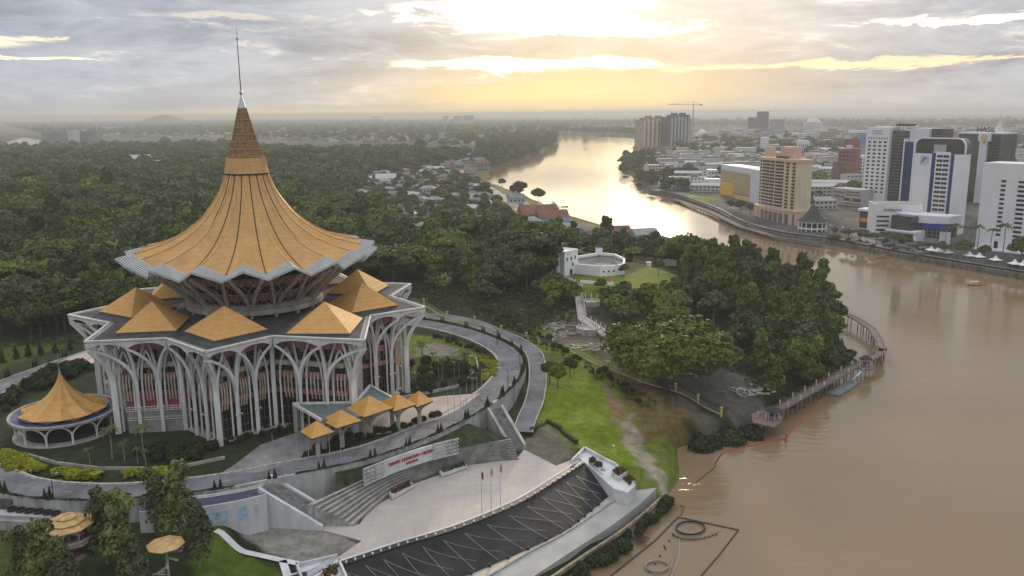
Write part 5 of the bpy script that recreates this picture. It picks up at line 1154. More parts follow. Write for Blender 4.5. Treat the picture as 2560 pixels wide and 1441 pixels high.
for q in range(6):
    f = q/5; mb.tube([a.lerp(b, f), d_.lerp(c_, f)], .07, 4)
    if q < 5: mb.tube([a.lerp(b, f), d_.lerp(c_, f+.2)], .06, 4); mb.tube([d_.lerp(c_, f), a.lerp(b, f+.2)], .06, 4)
for p, q in ((a, b), (d_, c_)): mb.tube([p, q], .1, 4); mb.tube([p+Vector((0, 0, .8)), q+Vector((0, 0, .8))], .06, 4)
rel(mb, t).build('truss', BLACK, t)
# ------------------------------------------------------------------ white fort on the hill
ft_ = thing('white_fort', 'whitewashed fort with square keep, round turret and polygonal courtyard wall on the green hill', 'fort', tuple(W(1470, 690, 20)))
FZ = 20.; FWH = mat('whitewash', (.88, .88, .89), .8, 0, .06, .3)
cw = [W(u, v, FZ) for u, v in [(1444, 684), (1500, 690), (1542, 687), (1559, 684), (1560, 669), (1535, 657), (1497, 654), (1445, 663)]]
def wallrun(mb, P_, z0, z1, th):
    for a, b in zip(P_, P_[1:]):
        d = b-a; mb.box(((a.x+b.x)/2, (a.y+b.y)/2, (z0+z1)/2), (d.length+th, th, z1-z0), math.atan2(d.y, d.x))
mb = MB(); wallrun(mb, cw, FZ-1, FZ+4.4, .9); rel(mb, ft_).build('curtain_wall', FWH, ft_)
mb = MB(); ins = [c.lerp(sum(cw, Vector())/8, .16) for c in cw]; mb.prism([tuple(p)[:2] for p in ins], FZ, FZ+.3); rel(mb, ft_).build('courtyard', mat('courtyard floor', (.40, .38, .35), .9), ft_)
mb = MB(); wallrun(mb, [c.lerp(sum(cw, Vector())/8, .10) for c in cw[3:]], FZ+3, FZ+3.3, 1.6); rel(mb, ft_).build('walkway_roof', mat('grey walkway', (.16, .15, .15), .8), ft_)
kp = [W(u, v, FZ) for u, v in [(1411, 690), (1444, 682)]]; d = kp[1]-kp[0]; nrm_ = Vector((-d.y, d.x, 0)).normalized()*8.0; kc = [kp[0], kp[1], kp[1]+nrm_, kp[0]+nrm_]
kl = W(1405, 685, FZ)
mb = MB(); mb.prism([tuple(p)[:2] for p in kc], FZ-1, FZ+10.2); rel(mb, ft_).build('keep', FWH, ft_)
mb = MB(); wallrun(mb, kc+[kc[0]], FZ+10.2, FZ+10.9, .4); rel(mb, ft_).build('keep_parapet', FWH, ft_)
def wopen(p, z, w_, h_, dr, nm='window', m_=DARK): mb = MB(); mb.box((p.x, p.y, z), (w_, .22, h_), math.atan2(dr.y, dr.x)); rel(mb, ft_).build(nm, m_, ft_)
for f_, z in ((.2, 7.2), (.5, 7.2), (.8, 7.4), (.62, 4.5)): wopen(kp[0].lerp(kp[1], f_), FZ+z, .85, 1.5, d)
wopen(kp[0].lerp(kp[1], .5), FZ+1.1, 1.8, 2.4, d, 'door')
for f_ in (.2, .5, .8): q = cw[1].lerp(cw[2], f_); wopen(q+Vector((0, -.4, 0)), FZ+1.8, .9, .8, cw[2]-cw[1], 'gun_port')
for f_ in (.35, .75): q = cw[0].lerp(cw[1], f_); wopen(q+Vector((0, -.4, 0)), FZ+1.8, .9, .8, cw[1]-cw[0], 'gun_port')
tc_ = W(1381, 652, FZ+3); mb = MB(); mb.lathe([(1.9, -3), (1.9, 12.6), (2.15, 12.6), (2.15, 13.5), (1.8, 13.5), (1.7, 13.0), (0, 13.0)], (kp[0].x-2.6, kp[0].y+3.5, FZ+.6), 14); rel(mb, ft_).build('round_turret', FWH, ft_)
mb = MB(); g_ = cw[6]; mb.box((g_.x, g_.y, FZ+3.6), (3.2, 2.4, 7.2)); rel(mb, ft_).build('gatehouse', FWH, ft_); mb = MB(); mb.lathe([(2.3, 7.2), (1.2, 8.6), (.2, 11)], (g_.x, g_.y, FZ), 4, PI/4, PI/4+2*PI); rel(mb, ft_).build('gatehouse_roof', mat('dark shingle', (.05, .045, .04), .8), ft_)
# steps going down from the fort
st = thing('hill_stairway', 'long pale concrete stairway stepping down the slope below the white fort', 'stairs', tuple(W(1455, 770, 15)))
SP_ = [(1448, 722, 18.5), (1446, 745, 17.6), (1452, 775, 16.4), (1455, 798, 15.2), (1482, 815, 14.4), (1515, 838, 13.4)]
SPw = [W(*q) for q in SP_]; SPw = [Vector((p.x, p.y, max(p.z, hz1(p.x, p.y)+.5))) for p in SPw]
mb = MB()
for a, b in zip(SPw, SPw[1:]):
    n_ = 14; dd = b-a
    for i in range(n_): p = a.lerp(b, (i+.5)/n_); mb.box((p.x, p.y, p.z-.4), (dd.length/n_*1.0, 2.6, 1.2), math.atan2(dd.y, dd.x))
rel(mb, st).build('steps', mat('pale steps', (.46, .44, .42), .85, 0, .2, .8), st)
for s_ in (-1, 1):
    mb = MB(); o = offset([tuple(p) for p in SPw], s_*1.5)
    for a, b in zip(o, o[1:]): mb.tube([(a[0], a[1], a[2]+.3), (b[0], b[1], b[2]+.3)], .4, flat=(.6, 2.2))
    rel(mb, st).build('side_wall', CONC, st)
    for k, p in enumerate(along([Vector(q) for q in o], 3.2)): mb = MB(); mb.box((p.x, p.y, p.z+1.4), (.28, .28, 1.6)); rel(mb, st).build('baluster_post', WHITEC, st)
for nm_, lab, (u, v, z), R_, n_ in (('round_terrace', 'half-built round terrace with white columns beside the upper hill stairway', (1478, 755, 17.5), 3.6, 6), ('round_terrace', 'round planted terrace at the foot of the hill stairway', (1470, 822, 14.2), 4.4, 7)):
    c = W(u, v, z); zz = max(z, hz1(c.x, c.y)+.6); t = thing(nm_, lab, 'terrace', (c.x, c.y, zz))
    mb = MB(); mb.lathe([(R_, -2.5), (R_, .6), (R_-.5, .6), (R_-.5, .1), (0, .1)], n=20); mb.build('base', CONC2, t)
    for k in range(n_): a = k*2*PI/n_+.4; mb = MB(); mb.tube([(R_*.75*math.cos(a), R_*.75*math.sin(a), 0), (R_*.75*math.cos(a), R_*.75*math.sin(a), 3.0 if n_ == 6 else 2)], .2, 6); mb.build('column', WHITEC, t)
# fort path and low walls
mb = MB(); pth = [W(u, v, z) for u, v, z in [(1418, 690, 20), (1440, 705, 19.8), (1448, 722, 19)]]; ribbon(mb, [(p.x, p.y, hz1(p.x, p.y)+.12) for p in catmull_v(pth)] if 'catmull_v' in globals() else [(p.x, p.y, hz1(p.x, p.y)+.12) for p in pth], 1.8, 0); tag(mb.build('fort_path', PAVE), kind='structure')
def lowwall(lab, pts, z, h, m_, th=.4, name='low_wall'):
    P_ = [W(u, v, z) for u, v in pts]; mb = MB()
    for a, b in zip(P_, P_[1:]):
        d = b-a; zz = (hz1(a.x, a.y)+hz1(b.x, b.y))/2; mb.box(((a.x+b.x)/2, (a.y+b.y)/2, zz+h/2-.5), (d.length+th, th, h+1), math.atan2(d.y, d.x))
    tag(mb.build(name, m_), lab, 'wall')
lowwall('white low wall edging the path just below the fort', [(1411, 704), (1434, 712), (1446, 720)], 19, 1.2, FWH); lowwall('white balustrade wall running right from the stairway head below the fort', [(1452, 718), (1490, 721), (1532, 724)], 18, 1.3, FWH)
lowwall('long white wall half hidden by trees left of the fort', [(1060, 694), (1130, 690), (1200, 687), (1280, 688)], 16, 1.6, FWH)
lowwall('thin garden wall bordering the lawn inside the bottom of the ring road', [(60, 1135), (140, 1158), (250, 1172), (380, 1172), (450, 1168), (560, 1145)], 14, .7, CONC2, .35, 'garden_wall')
lowwall('low curved wall round the palm garden inside the right side of the ring road', [(1030, 895), (1100, 892), (1160, 888), (1190, 896), (1195, 920), (1170, 950), (1140, 968), (1060, 985), (1000, 995)], 14, .8, CONC2, .35, 'garden_wall')
lowwall('dark clipped hedge wall at the top of the grey apron beside the lawn', [(1330, 1078), (1370, 1064), (1400, 1080), (1440, 1110), (1452, 1124)], 7, 1.0, mat('dark hedge', (.03, .045, .015), .95, 0, .4, 1, bump=1), .9, 'hedge')
p = W(1622, 668, 17); t = thing('white_booth', 'small white booth on the grass right of the fort', 'booth', (p.x, p.y, hz1(p.x, p.y)));
mb = MB(); mb.box((0, 0, 1), (2, 1.6, 2.4)); mb.build('wall', FWH, t); mb = MB(); mb.box((0, 0, 2.3), (2.4, 2, .2)); mb.build('roof', WHITEC, t)
p = W(1522, 722, 18); t = thing('gazebo', 'little red-roofed gazebo at the end of the white balustrade below the fort', 'gazebo', (p.x, p.y, hz1(p.x, p.y)))
mb = MB(); mb.lathe([(2.2, 2.6), (0, 4)], n=4, a0=PI/4, a1=PI/4+2*PI); mb.build('roof', mat('terracotta', (.30, .09, .06), .8, 0, .2, 1), t)
for s0 in (-1, 1):
    for s1 in (-1, 1): mb = MB(); mb.tube([(s0*1.3, s1*1.3, 0), (s0*1.3, s1*1.3, 2.7)], .12, 5); mb.build('post', WHITEC, t)
# heaps of building material on the cleared ground
rr = random.Random(5)
for k, (u, v, z, lab) in enumerate(((1385, 815, 14, 'jumble of pale building planks and debris on the cleared slope'), (1400, 835, 13.5, 'low heap of grey rubble behind the yellow-post fence'), (1470, 870, 12.5, 'scattered white sheets on the bare earth by the hill stairway'), (1600, 850, 12, 'stack of white boards half hidden by the big rain tree'), (1720, 930, 8, 'heap of planks beside the grey yard under the rain tree'), (1870, 975, 6, 'large tangle of broken grey timber beside the pier yard'), (1905, 1005, 5, 'spread of collapsed timber framing at the head of the pier'))):
    p = W(u, v, z); zz = hz1(p.x, p.y); mb = MB()
    for q in range(46): mb.box((p.x+rr.gauss(0, 3.2), p.y+rr.gauss(0, 2.8), zz+abs(rr.gauss(0, .35))), (rr.uniform(.8, 3.6), rr.uniform(.15, .8), rr.uniform(.08, .3)), rr.uniform(0, 3.1))
    tag(mb.build('debris_heap', mat('bleached timber', (.36, .35, .32), .9, 0, .4, .8), org=(p.x, p.y, zz)), lab, 'debris')
# ------------------------------------------------------------------ houses and city
def vw(b): return b
class Bld:
    """building frame: origin, u axis along the front (towards image right), v axis going away"""
    def __init__(s, name, lab, cat, o, ang, grp=None):
        s.o = Vector(o); s.t = thing(name, lab, cat, tuple(o), ang, grp)
    def box(s, nm, x0, x1, y0, y1, z0, z1, m_, par=None):
        mb = MB(); mb.box(((x0+x1)/2, (y0+y1)/2, (z0+z1)/2), (x1-x0, y1-y0, z1-z0)); return mb.build(nm, m_, par or s.t)
    def win(s, x0, x1, z0, z1, nx, nz, fx, fz, y=0., side='f', m_=None, nm='window_grid', dep=.18, par=None, skip=None):
        """recess-dark window panes set 2 cm proud of the wall: one facade's panes"""
        dx = (x1-x0)/nx; dz = (z1-z0)/nz; mb = MB(); mb.box((0, 0, 0), (dx*fx, dep, dz*fz)); me = mb.mesh('window', m_ or DGL); rest = MB(); s.n = getattr(s, 'n', 0)
        for j in range(nz-1, -1, -1):
            for i in range(nx):
                cx = x0+dx*(i+.5); cz = z0+dz*(j+.5)
                if s.n < 95: o = bpy.data.objects.new('window', me); col.objects.link(o); o.parent = s.t; o.location = (cx, y-.03, cz); s.n += 1
                else: rest.box((cx, y-.03, cz), (dx*fx, dep, dz*fz))
        if rest.v: tag(rest.build('window_rest', m_ or DGL, s.t), kind='stuff')
def front(uL, uR, v, z):
    """ground points under two pixels -> origin, width, angle"""
    a, b = W(uL, v if not isinstance(v, tuple) else v[0], z), W(uR, v if not isinstance(v, tuple) else v[1], z); d = b-a; return a, math.hypot(d.x, d.y), math.atan2(d.y, d.x)
def zat(x, y, v):
    """height above water of the point over ground position x, y seen at pixel row v (survey helper)"""
    lo, hi = -5, 200
    for _ in range(40):
        m_ = (lo+hi)/2; p = Vector((x, y, m_))-CAM; vv = 720.5-FPX*p.dot(cU)/p.dot(cF)
        if vv > v: lo = m_
        else: hi = m_
    return m_
GZ = 4.
WT = mat('white tower cladding', (.72, .72, .75), .6, 0, .05, .08); WT2 = mat('cool white cladding', (.62, .64, .70), .6, 0, .06, .08)
CR = mat('cream stucco', (.62, .52, .38), .8, 0, .12, .15, streak=4); CR2 = mat('peach stucco', (.62, .42, .32), .8, 0, .1, .2); YEL = mat('yellow band', (.70, .50, .17), .7, 0, .08, .2); YEL2 = mat('bright yellow panel', (.75, .42, .06), .6, 0, .1, .2)
GB = mat('grey building concrete', (.40, .40, .40), .8, 0, .15, .2); BLUEG = mat('blue glass', (.02, .045, .20), .1, 0, .2, .1); GLG = mat('dark reflective glass', (.045, .052, .055), .08, 0, .5, .04); WIN = mat('window pane', (.045, .05, .055), .15, 0, .4, .3)
MAR = mat('maroon cladding', (.26, .10, .10), .7, 0, .15, .2); NAVY = mat('navy fascia', (.02, .02, .05), .6); ORG = mat('orange panel', (.75, .28, .02), .6)
LOGO = mat('blue emblem', (.05, .20, .42), .5); PUR = mat('dark purple lettering', (.03, .02, .10), .5)
# A: main white tower with arched dark crown
a, wd, an = front(2238, 2392, (545, 560), GZ+8)
a.z = 4; a += Vector((math.cos(an), math.sin(an), 0))*10.5
B = Bld('arched_crown_tower', 'white office tower with rounded dark glass crown, twin window columns and blue glass left flank', 'tower', a, an)
Ht = zat(a.x, a.y, 345)-4; wd = 36; D_ = 9
B.box('tower_body', 0, wd, 0, D_, 0, Ht-11, WT)
B.box('blue_glass_flank', -9.5, -.2, 3, D_-2, 10, Ht-3, BLUEG); B.box('flank_edge', -10.4, -9.5, 2.6, D_-1, 8, Ht-1, WT); B.box('flank_edge', -.9, .0, -.6, 1.2, 8, Ht-1, WT)
mb = MB()
for j in range(18): mb.box((-4.9, 2.94, 12+j*(Ht-16)/18), (8.8, .16, .5))
mb.build('flank_spandrels', mat('dark spandrel glass', (.05, .05, .06), .2), B.t)
# crown: half barrel at each end
mb = MB(); prof = [(0, Ht-11)]+[(5.5-5.5*math.cos(t), Ht-6+6*math.sin(t)) for t in np.linspace(0, PI/2, 7)]+[(wd-5.5+5.5*math.sin(t), Ht-6+6*math.cos(t)) for t in np.linspace(0, PI/2, 7)]+[(wd, Ht-11)]
n_ = len(prof); mb.add([(x, .8, z) for x, z in prof]+[(x, D_, z) for x, z in prof], [tuple(range(n_)), tuple(range(2*n_-1, n_-1, -1))]+[(i, n_+i, n_+i+1, i+1) for i in range(n_-1)]); mb.build('dark_crown', GLG, B.t)
mb = MB(); mb.tube([(x, .2, z) for x, z in prof], .75, flat=(2, 1.1)); mb.build('crown_arch', WT, B.t)
B.box('crown_recess_panel', wd*.38, wd*.62, .3, .9, Ht-10.5, Ht-4.5, GB)
B.box('window_bay', wd*.45, wd*.73, -1.0, 0, 6, Ht-9.5, WT)
for s0, s1 in ((.36, .44), (.74, .80)): B.box('blue_glass_strip', wd*s0, wd*s1, -.12, 0, 6, Ht-11, BLUEG)
for s0 in (.475, .60): B.win(wd*s0, wd*(s0+.115), 9, Ht-11, 2, 15, .92, .56, -1.0)
B.box('emblem_panel', wd*.13, wd*.30, -.25, 0, Ht-19, Ht-12.5, mat('pale blue panel', (.50, .60, .68), .5))
mb = MB()
for k in range(3): mb.tube([(wd*.155+k*.7, -.35, Ht-18.3+k*.5), (wd*.17+k*.9, -.35, Ht-15.5), (wd*.22, -.35, Ht-14+k*-.3), (wd*.285, -.35, Ht-13.8-k*.9)], [.3, .5, .45, .12], flat=(.9, .5))
mb.build('emblem', LOGO, B.t)
# its curved podium
ap, wp, anp = front(2150, 2390, (565, 590), GZ)
P = Bld('curved_podium', 'white curved podium hall with blue-lit glass front at the foot of the arched tower', 'podium', W(2296, 604, GZ), an+.05)
mb = MB(); pr = [(-19+38*t, -6*math.sin(PI*t)*1.0) for t in np.linspace(0, 1, 14)]; P_l = pr+[(21, 14), (-19, 14)]
mb.prism(P_l, 13.5, 18.5, bot=True); mb.build('white_band', WT, P.t)
mb = MB(); mb.prism([(x*.93, y*.8+.8) for x, y in pr]+[(19, 13), (-17, 13)], 3.5, 13.6); mb.build('glass_front', mat('blue black glazing', (.03, .04, .10), .12, 0, .4, .3), P.t)
mb = MB()
for i, (x, y) in enumerate(pr): mb.box((x*.93, y*.8+.7, 8.5), (.22, .22, 10))
for zz in (5.5, 8, 10.5): mb.tube([(x*.93, y*.8+.7, zz) for x, y in pr], .1, 4)
mb.build('mullions', STEEL, P.t)
mb = MB(); mb.prism([(x*.97, y*.97-.5) for x, y in pr]+[(20, 12), (-17, 12)], 0, 3.6); mb.build('grey_base', mat('grey purple base', (.30, .29, .34), .8), P.t)
mb = MB(); mb.box((11, -5.0, 12), (15, .4, 3)); mb.build('blue_fascia', mat('royal blue fascia', (.01, .02, .42), .4), P.t)
mb = MB(); mb.box((18, -2.2, 4.5), (7, .4, 8)); mb.build('white_screen', WT, P.t)
tx = text_on('STANDARD CHARTERED', 1.5, (-6, -6.35, 15.3), (1, -.05, 0), (0, 0, 1), mat('grey blue lettering', (.14, .18, .26), .6), P.t)
# B: left white mall block with stripes and orange panel
B2 = Bld('mall_block', 'white stepped mall block with dark slots, lettering and a blue entrance at the riverside', 'mall', W(2184, 597, GZ), an+.75)
B2.box('wall', 0, 30, 0, 22, 0, 24, WT)
B2.box('roof_deck', .8, 29, .8, 21, 24, 24.2, mat('grey deck', (.25, .24, .23), .9))
for j in range(5): B2.box('dark_slot', 1, 9, -.15, .05, 2.5+j*3.1, 3.7+j*3.1, DARK); B2.box('dark_slot', 14, 22, -.15, .05, 2.5+j*3.1, 3.7+j*3.1, DARK)
text_on('RIVERBANK', 2.3, (11, -.2, 19.3), (1, 0, 0), (0, 0, 1), mat('dark grey lettering', (.12, .12, .13), .6), B2.t)
B3 = Bld('dark_glazed_annex', 'low annex with dark glass panel and white balconies between the mall block and curved podium', 'annex', W(2216, 604, GZ), an)
B3.box('wall', 0, 20, 0, 12, 0, 8.5, WT); B3.box('dark_glass_panel', 1, 15, 2, 12, 8.5, 18, mat('smoked glass', (.06, .06, .07), .2)); B3.box('window_band', .5, 18, -.15, .1, 3.6, 6.6, DARK); B3.box('balcony', -1, 20, -1.6, 0, 2.2, 3.2, WT); B3.box('balcony', -1, 20, -1.2, 0, 7.4, 8.4, WT)
B4 = Bld('banded_shop_block', 'small block with dark bands and an orange panel left of the mall', 'shop block', W(2147, 575, GZ), an+.1)
B4.box('wall', 0, 16, 0, 12, 0, 14.5, NAVY); B4.box('orange_panel', .6, 15.4, -.2, .1, 6.3, 9.2, ORG); B4.box('white_band', -.6, 16.4, -.6, 12, 0, 1.6, WT); B4.box('white_band', -1.5, 17, -1, 12, 14.3, 16, WT)
# C: left white grid tower + black glass + white slab
a, wd, an2 = front(2153, 2222, (508, 512), GZ)
B = Bld('grid_window_tower', 'tall white tower with a grid of small square windows, leftmost of the white towers', 'tower', a, an-.05)
H2 = zat(a.x, a.y, 318)-4
B.box('wall', 0, 24, 0, 26, 0, H2, WT); B.win(1.2, 22.8, 10, H2-12, 4, 14, .5, .48); B.box('sign_panel', 6, 17, -.2, 0, H2-6.5, H2-5.3, GB); B.box('sign_panel', 6, 17, -.2, 0, H2-4.2, H2-3, GB); B.win(1.2, 22.8, H2-11.5, H2-9, 8, 1, .3, .8)
B.box('arcade', 0, 24, .0, 20, 0, 0.1, WT)
B.box('dark_flank', 24.1, 43, 4, 26, 0, H2-3, GLG)
mb = MB()
for j in range(20): mb.box((33.5, 3.9, 10+j*(H2-14)/20), (18.6, .3, .7))
mb.build('flank_bands', mat('grey flank band', (.13, .13, .135), .5), B.t)
B.box('slab_wing', 43, 61, 1.0, 24, 0, H2-.8, WT2); B.win(53, 57, 14, H2-8, 2, 15, .35, .35, 1.0); B.box('dark_wing', 61, 70, 5, 24, 0, H2-1.2, GLG)
mb = MB()
for j in range(18): mb.box((65.5, 4.95, 10+j*(H2-14)/18), (8.6, .2, .6))
mb.build('wing_bands', mat('grey flank band', (.13, .13, .135), .5), B.t)
mb = MB(); mb.tube([(28, 8, H2-3), (28, 8, H2+6)], .2, 5); mb.tube([(31, 9, H2-3), (31, 9, H2+9)], .15, 5); mb.box((33, 10, H2+2), (14, 8, 2)); mb.tube([(24, 8, H2+1), (46, 8, H2+2.5)], .25, 5); mb.build('roof_plant', mat('dark roof plant', (.08, .08, .08), .7), B.t)
# D: dark tower with HASIL sign
a, wd, an3 = front(2400, 2497, (505, 505), GZ)
B = Bld('dark_glass_tower', 'dark glass tower with central pale shaft, golden emblem and purple rooftop letters', 'tower', a, an-.12)
H3 = zat(a.x, a.y, 335)-4; w3 = 33
B.box('glass_wall', -8, w3, 0, 26, 0, H3, GLG); B.box('pale_shaft', w3*.44, w3*.66, -2.2, 0, 0, H3-3, WT2); B.box('emblem_frame', w3*.40, w3*.74, -2.6, 0, H3-6.5, H3+1.0, WT); B.box('roof_band', -8.5, w3+.5, -.5, 26, H3, H3+1.5, WT2)
mb = MB(); mb.lathe([(0, 0), (3.2, 0), (3.2, .5), (0, .5)], n=10); mb.v = [(x+w3*.57, -3.0-z, y*.9+H3-3) for x, y, z in mb.v]; mb.box((w3*.57, -3.3, H3-6), (2, .5, 5)); mb.build('golden_emblem', mat('golden emblem', (.60, .42, .16), .5), B.t)
mb = MB()
for j in range(20): mb.box(((w3-8)/2, -.05, 6+j*(H3-10)/20), (w3+8, .16, .35))
mb.build('floor_bands', mat('dark floor band', (.10, .10, .10), .5), B.t)
text_on('HASiL', 7.0, (w3*.58, -1.5, H3+2.0), (1, 0, 0), (0, 0, 1), PUR, B.t, 'lettering', .12)
mb = MB(); mb.tube([(w3*.3, 0, H3+1), (w3*.3, 0, H3+2.2), (w3*.9, 0, H3+2.2), (w3*.9, 0, H3+1)], .12, 4); mb.build('sign_frame', STEEL, B.t)
# spire right of it
p = W(2483, 470, GZ); t = thing('cone_spire', 'slender pale spire with flared base rising behind the dark glass tower', 'spire', (p.x, p.y, GZ)); hs = zat(p.x, p.y, 276)-4; hb = zat(p.x, p.y, 322)-4
mb = MB(); mb.lathe([(5, hb-6), (2.8, hb+1), (1.4, hb+6), (.7, hb+11), (.12, hs)], n=10); mb.build('flared_spire', WT2, t); mb = MB(); mb.box((0, 6, (hb-6)/2), (20, 16, hb-6)); mb.build('tower_base', GB, t)
# E: plain white hotel right
a, wd, an4 = front(2437, 2640, (622, 640), GZ)
B = Bld('white_hotel', 'plain white slab hotel with columns of small dark windows at the right edge', 'hotel', a, an+.02)
H4 = zat(a.x, a.y, 407)-4
B.box('wall', 0, 66, 0, 22, 0, H4, WT); 
for x0, wv in ((11.3, 3), (21.0, 5.2), (36, 3.2), (41.5, 3.4), (50, 4), (58, 4)): B.win(x0, x0+wv, 9, H4-9.5, 1, 13, .9, .5, 0.)
B.win(11, 13.5, 1.5, 6.5, 1, 1, .9, .9); B.win(21, 26, 1.5, 8.5, 1, 2, .9, .8); B.box('entrance_canopy', 2, 30, -7, 0, .6, 1.6, WT); B.box('dark_entrance', 34, 46, -.3, .1, 0, 8, DARK)
# F: peach riverside apartment block with rounded balconies
a, wd, an5 = front(1893, 2005, (548, 572), GZ)
B = Bld('peach_apartment_block', 'curved cream and peach apartment tower with stacked balconies standing at the river edge', 'apartment tower', a, an5*1.0)
H5 = zat(a.x, a.y, 392)-4; w5 = wd*.86
def bow(t): return 5.0*math.sin(PI*min(1, max(0, t)))
NS = 16; arc = [(w5*i/NS, -bow(i/NS)*.0 + (i/NS-.5)**2*14-3.5) for i in range(NS+1)]
mb = MB(); mb.prism(arc+[(w5, 12), (0, 12)], 12, H5-2); mb.build('wall', CR, B.t)
mb = MB(); mb.prism([(x*1.02-.4, y-.8) for x, y in arc]+[(w5+.5, 13), (-.5, 13)], H5-2, H5, bot=True); mb.build('cornice', CR2, B.t)
mb = MB(); mb.prism([(x*1.08-2.5, y-2.2) for x, y in arc]+[(w5+3, 14), (-3, 14)], 0, 12); mb.build('podium_wall', CR2, B.t)
mb = MB(); mb.prism([(x*1.09-2.6, y-2.6) for x, y in arc]+[(w5+3, 14.5), (-3, 14.5)], 11.6, 12.6, bot=True); mb.build('podium_band', CR, B.t)
NF = 14; fh = (H5-2-13)/NF
def apt(t0, t1, kind):
    i0 = t0*NS; 
    def pt(t):
        x = t*NS; i = min(int(x), NS-1); f = x-i; return (arc[i][0]*(1-f)+arc[i+1][0]*f, arc[i][1]*(1-f)+arc[i+1][1]*f)
    p, q = pt(t0), pt(t1); d = math.dist(p, q); an_ = math.atan2(q[1]-p[1], q[0]-p[0]); c = ((p[0]+q[0])/2, (p[1]+q[1])/2)
    for f in range(NF):
        z = 13+f*fh; mb = MB(); m2 = MB()
        if kind == 'b':
            mb.box((c[0], c[1]-.1, z+fh*.62), (d*.9, .5, fh*.62), an_); o = mb.build('balcony_opening', mat('warm dark opening', (.06, .045, .04), .7), B.t)
            m2.box((c[0], c[1]-.55, z+fh*.17), (d*.96, 1.0, fh*.30), an_); m2.build('balcony', CR, B.t)
        elif kind == 'w' :
            mb.box((c[0], c[1]-.1, z+fh*.5), (d*.7, .4, fh*.5), an_); mb.build('window', DARK, B.t)
for k_, (t0, t1, kd) in enumerate(((.03, .10, 'w'), (.13, .25, 'b'), (.26, .37, 'b'), (.38, .50, 'b'), (.52, .72, 'b'))): apt(t0, t1, kd)
for (t0, t1) in ((.78, .84), (.90, .96)):
    i_ = int(t0*NS); x0 = w5*t0; y0 = arc[i_][1]*.5+arc[i_+1][1]*.5; mb = MB()
    for f in range(NF): mb.box((x0+1, y0-.15, 13+f*fh+fh*.5), (w5*.05, .7, fh*.5), .12)
    mb.build('window_column', DARK, B.t)
mb = MB()
for i in range(9): x = w5*(i+.5)/9*1.04; mb.box((x, (i/8-.5)**2*14-3.5-2.5, 5.5), (w5/13, .6, 8.5))
mb.build('podium_glazing', mat('green grey glazing', (.14, .17, .16), .3, 0, .4, .3), B.t)
B.box('lift_room', w5*.42, w5*.74, 4, 11, H5, H5+9, CR2); B.box('stair_tower', -2, 3.5, 5, 11.5, H5-10, H5+8, CR2)
mb = MB()
for i in range(12): mb.box((w5*.42+i*1.2, 1.5, H5+.8), (.8, 2.5, 1.6))
mb.build('roof_tanks', mat('dark roof tank', (.07, .06, .05), .7), B.t)
# G: yellow striped building left of it
a, wd, an6 = front(1801, 1893, (488, 510), GZ)
B = Bld('yellow_banded_building', 'yellow and cream striped slab building with a grey blue end wall', 'building', a, an6)
H6 = zat(a.x, a.y, 412)-4; w6 = wd*.82
B.box('wall', 0, w6, 0, 20, 0, H6-5, YEL); B.box('end_wall', w6, wd+2, -.6, 20, 0, H6, WT2); B.box('top_band', -.3, w6, -.5, 20, H6-5, H6+.3, WT2)
mb = MB(); m2 = MB()
for j in range(11): z = 4+j*(H6-11)/11; mb.box((w6/2, -.12, z+1.5), (w6*.97, .3, .9)); m2.box((w6/2, -.35, z+2.7), (w6, .7, 1.2))
mb.build('window_band', mat('brown window band', (.20, .14, .06), .5, 0, .4, .5), B.t); m2.build('sunshade', mat('pale yellow shade', (.62, .50, .28), .7), B.t); B.box('yellow_screen', .4, w6*.46, -1.0, -.5, 1.5, 14, YEL2)
B.box('peach_stair_block', wd*.55, wd*1.2, 30, 44, 0, H6+9, CR2)
# H: longhouse-roofed riverside restaurant
p = W(2030, 580, GZ); t = thing('round_restaurant', 'round white two-storey restaurant with sweeping dark conical roof at the river edge', 'restaurant', (p.x, p.y, GZ))
mb = MB(); mb.lathe([(11, 8.3), (10.6, 8.8), (7.5, 10.6), (4.5, 14), (2.2, 18), (.4, 20)], n=16); mb.lathe([(11, 8.3), (0, 8.4)], n=16); mb.build('conical_roof', mat('dark shingle', (.05, .045, .04), .8), t)
mb = MB(); mb.lathe([(9.6, 0), (9.6, 8.4)], n=16); mb.build('glass_wall', DARK, t)
for z0_, z1_ in ((2.6, 3.8), (7.4, 8.4)): mb = MB(); mb.lathe([(9.7, z0_), (10.4, z0_), (10.4, z1_), (9.7, z1_)], n=16); mb.build('white_band', WT, t)
for k in range(16): mb = MB(); a_ = k*PI/8; mb.box((10*math.cos(a_), 10*math.sin(a_), 4.2), (.7, .7, 8.3), a_); mb.build('column', WT, t)
# I: fast food shop block with golden arches sign
a, wd, an7 = front(2078, 2150, (510, 518), GZ)
B = Bld('grey_shop_block', 'grey three-storey shop block with a black sign and yellow arches at the road corner', 'shop block', a, an7)
B.box('wall', 0, wd, 0, 18, 0, 15.5, GB); B.win(2, wd*.45, 6, 14, 6, 2, .6, .45); B.win(wd*.5, wd-1, 9, 14, 6, 2, .8, .4); B.box('black_sign', wd*.45, wd+.4, -.6, 0, 4.2, 7.2, BLACK); B.box('white_canopy', wd*.44, wd+.6, -1.4, 0, 3.4, 4.1, WT)
mb = MB(); mb.tube([(wd*.70-1.5, -.8, 4.4), (wd*.70-1.1, -.8, 6.6), (wd*.70-.7, -.8, 7.0), (wd*.70, -.8, 4.9), (wd*.70+.7, -.8, 7.0), (wd*.70+1.1, -.8, 6.6), (wd*.70+1.5, -.8, 4.4)], .3, 6); mb.build('yellow_arches', mat('yellow sign', (.85, .45, .02), .4), B.t)
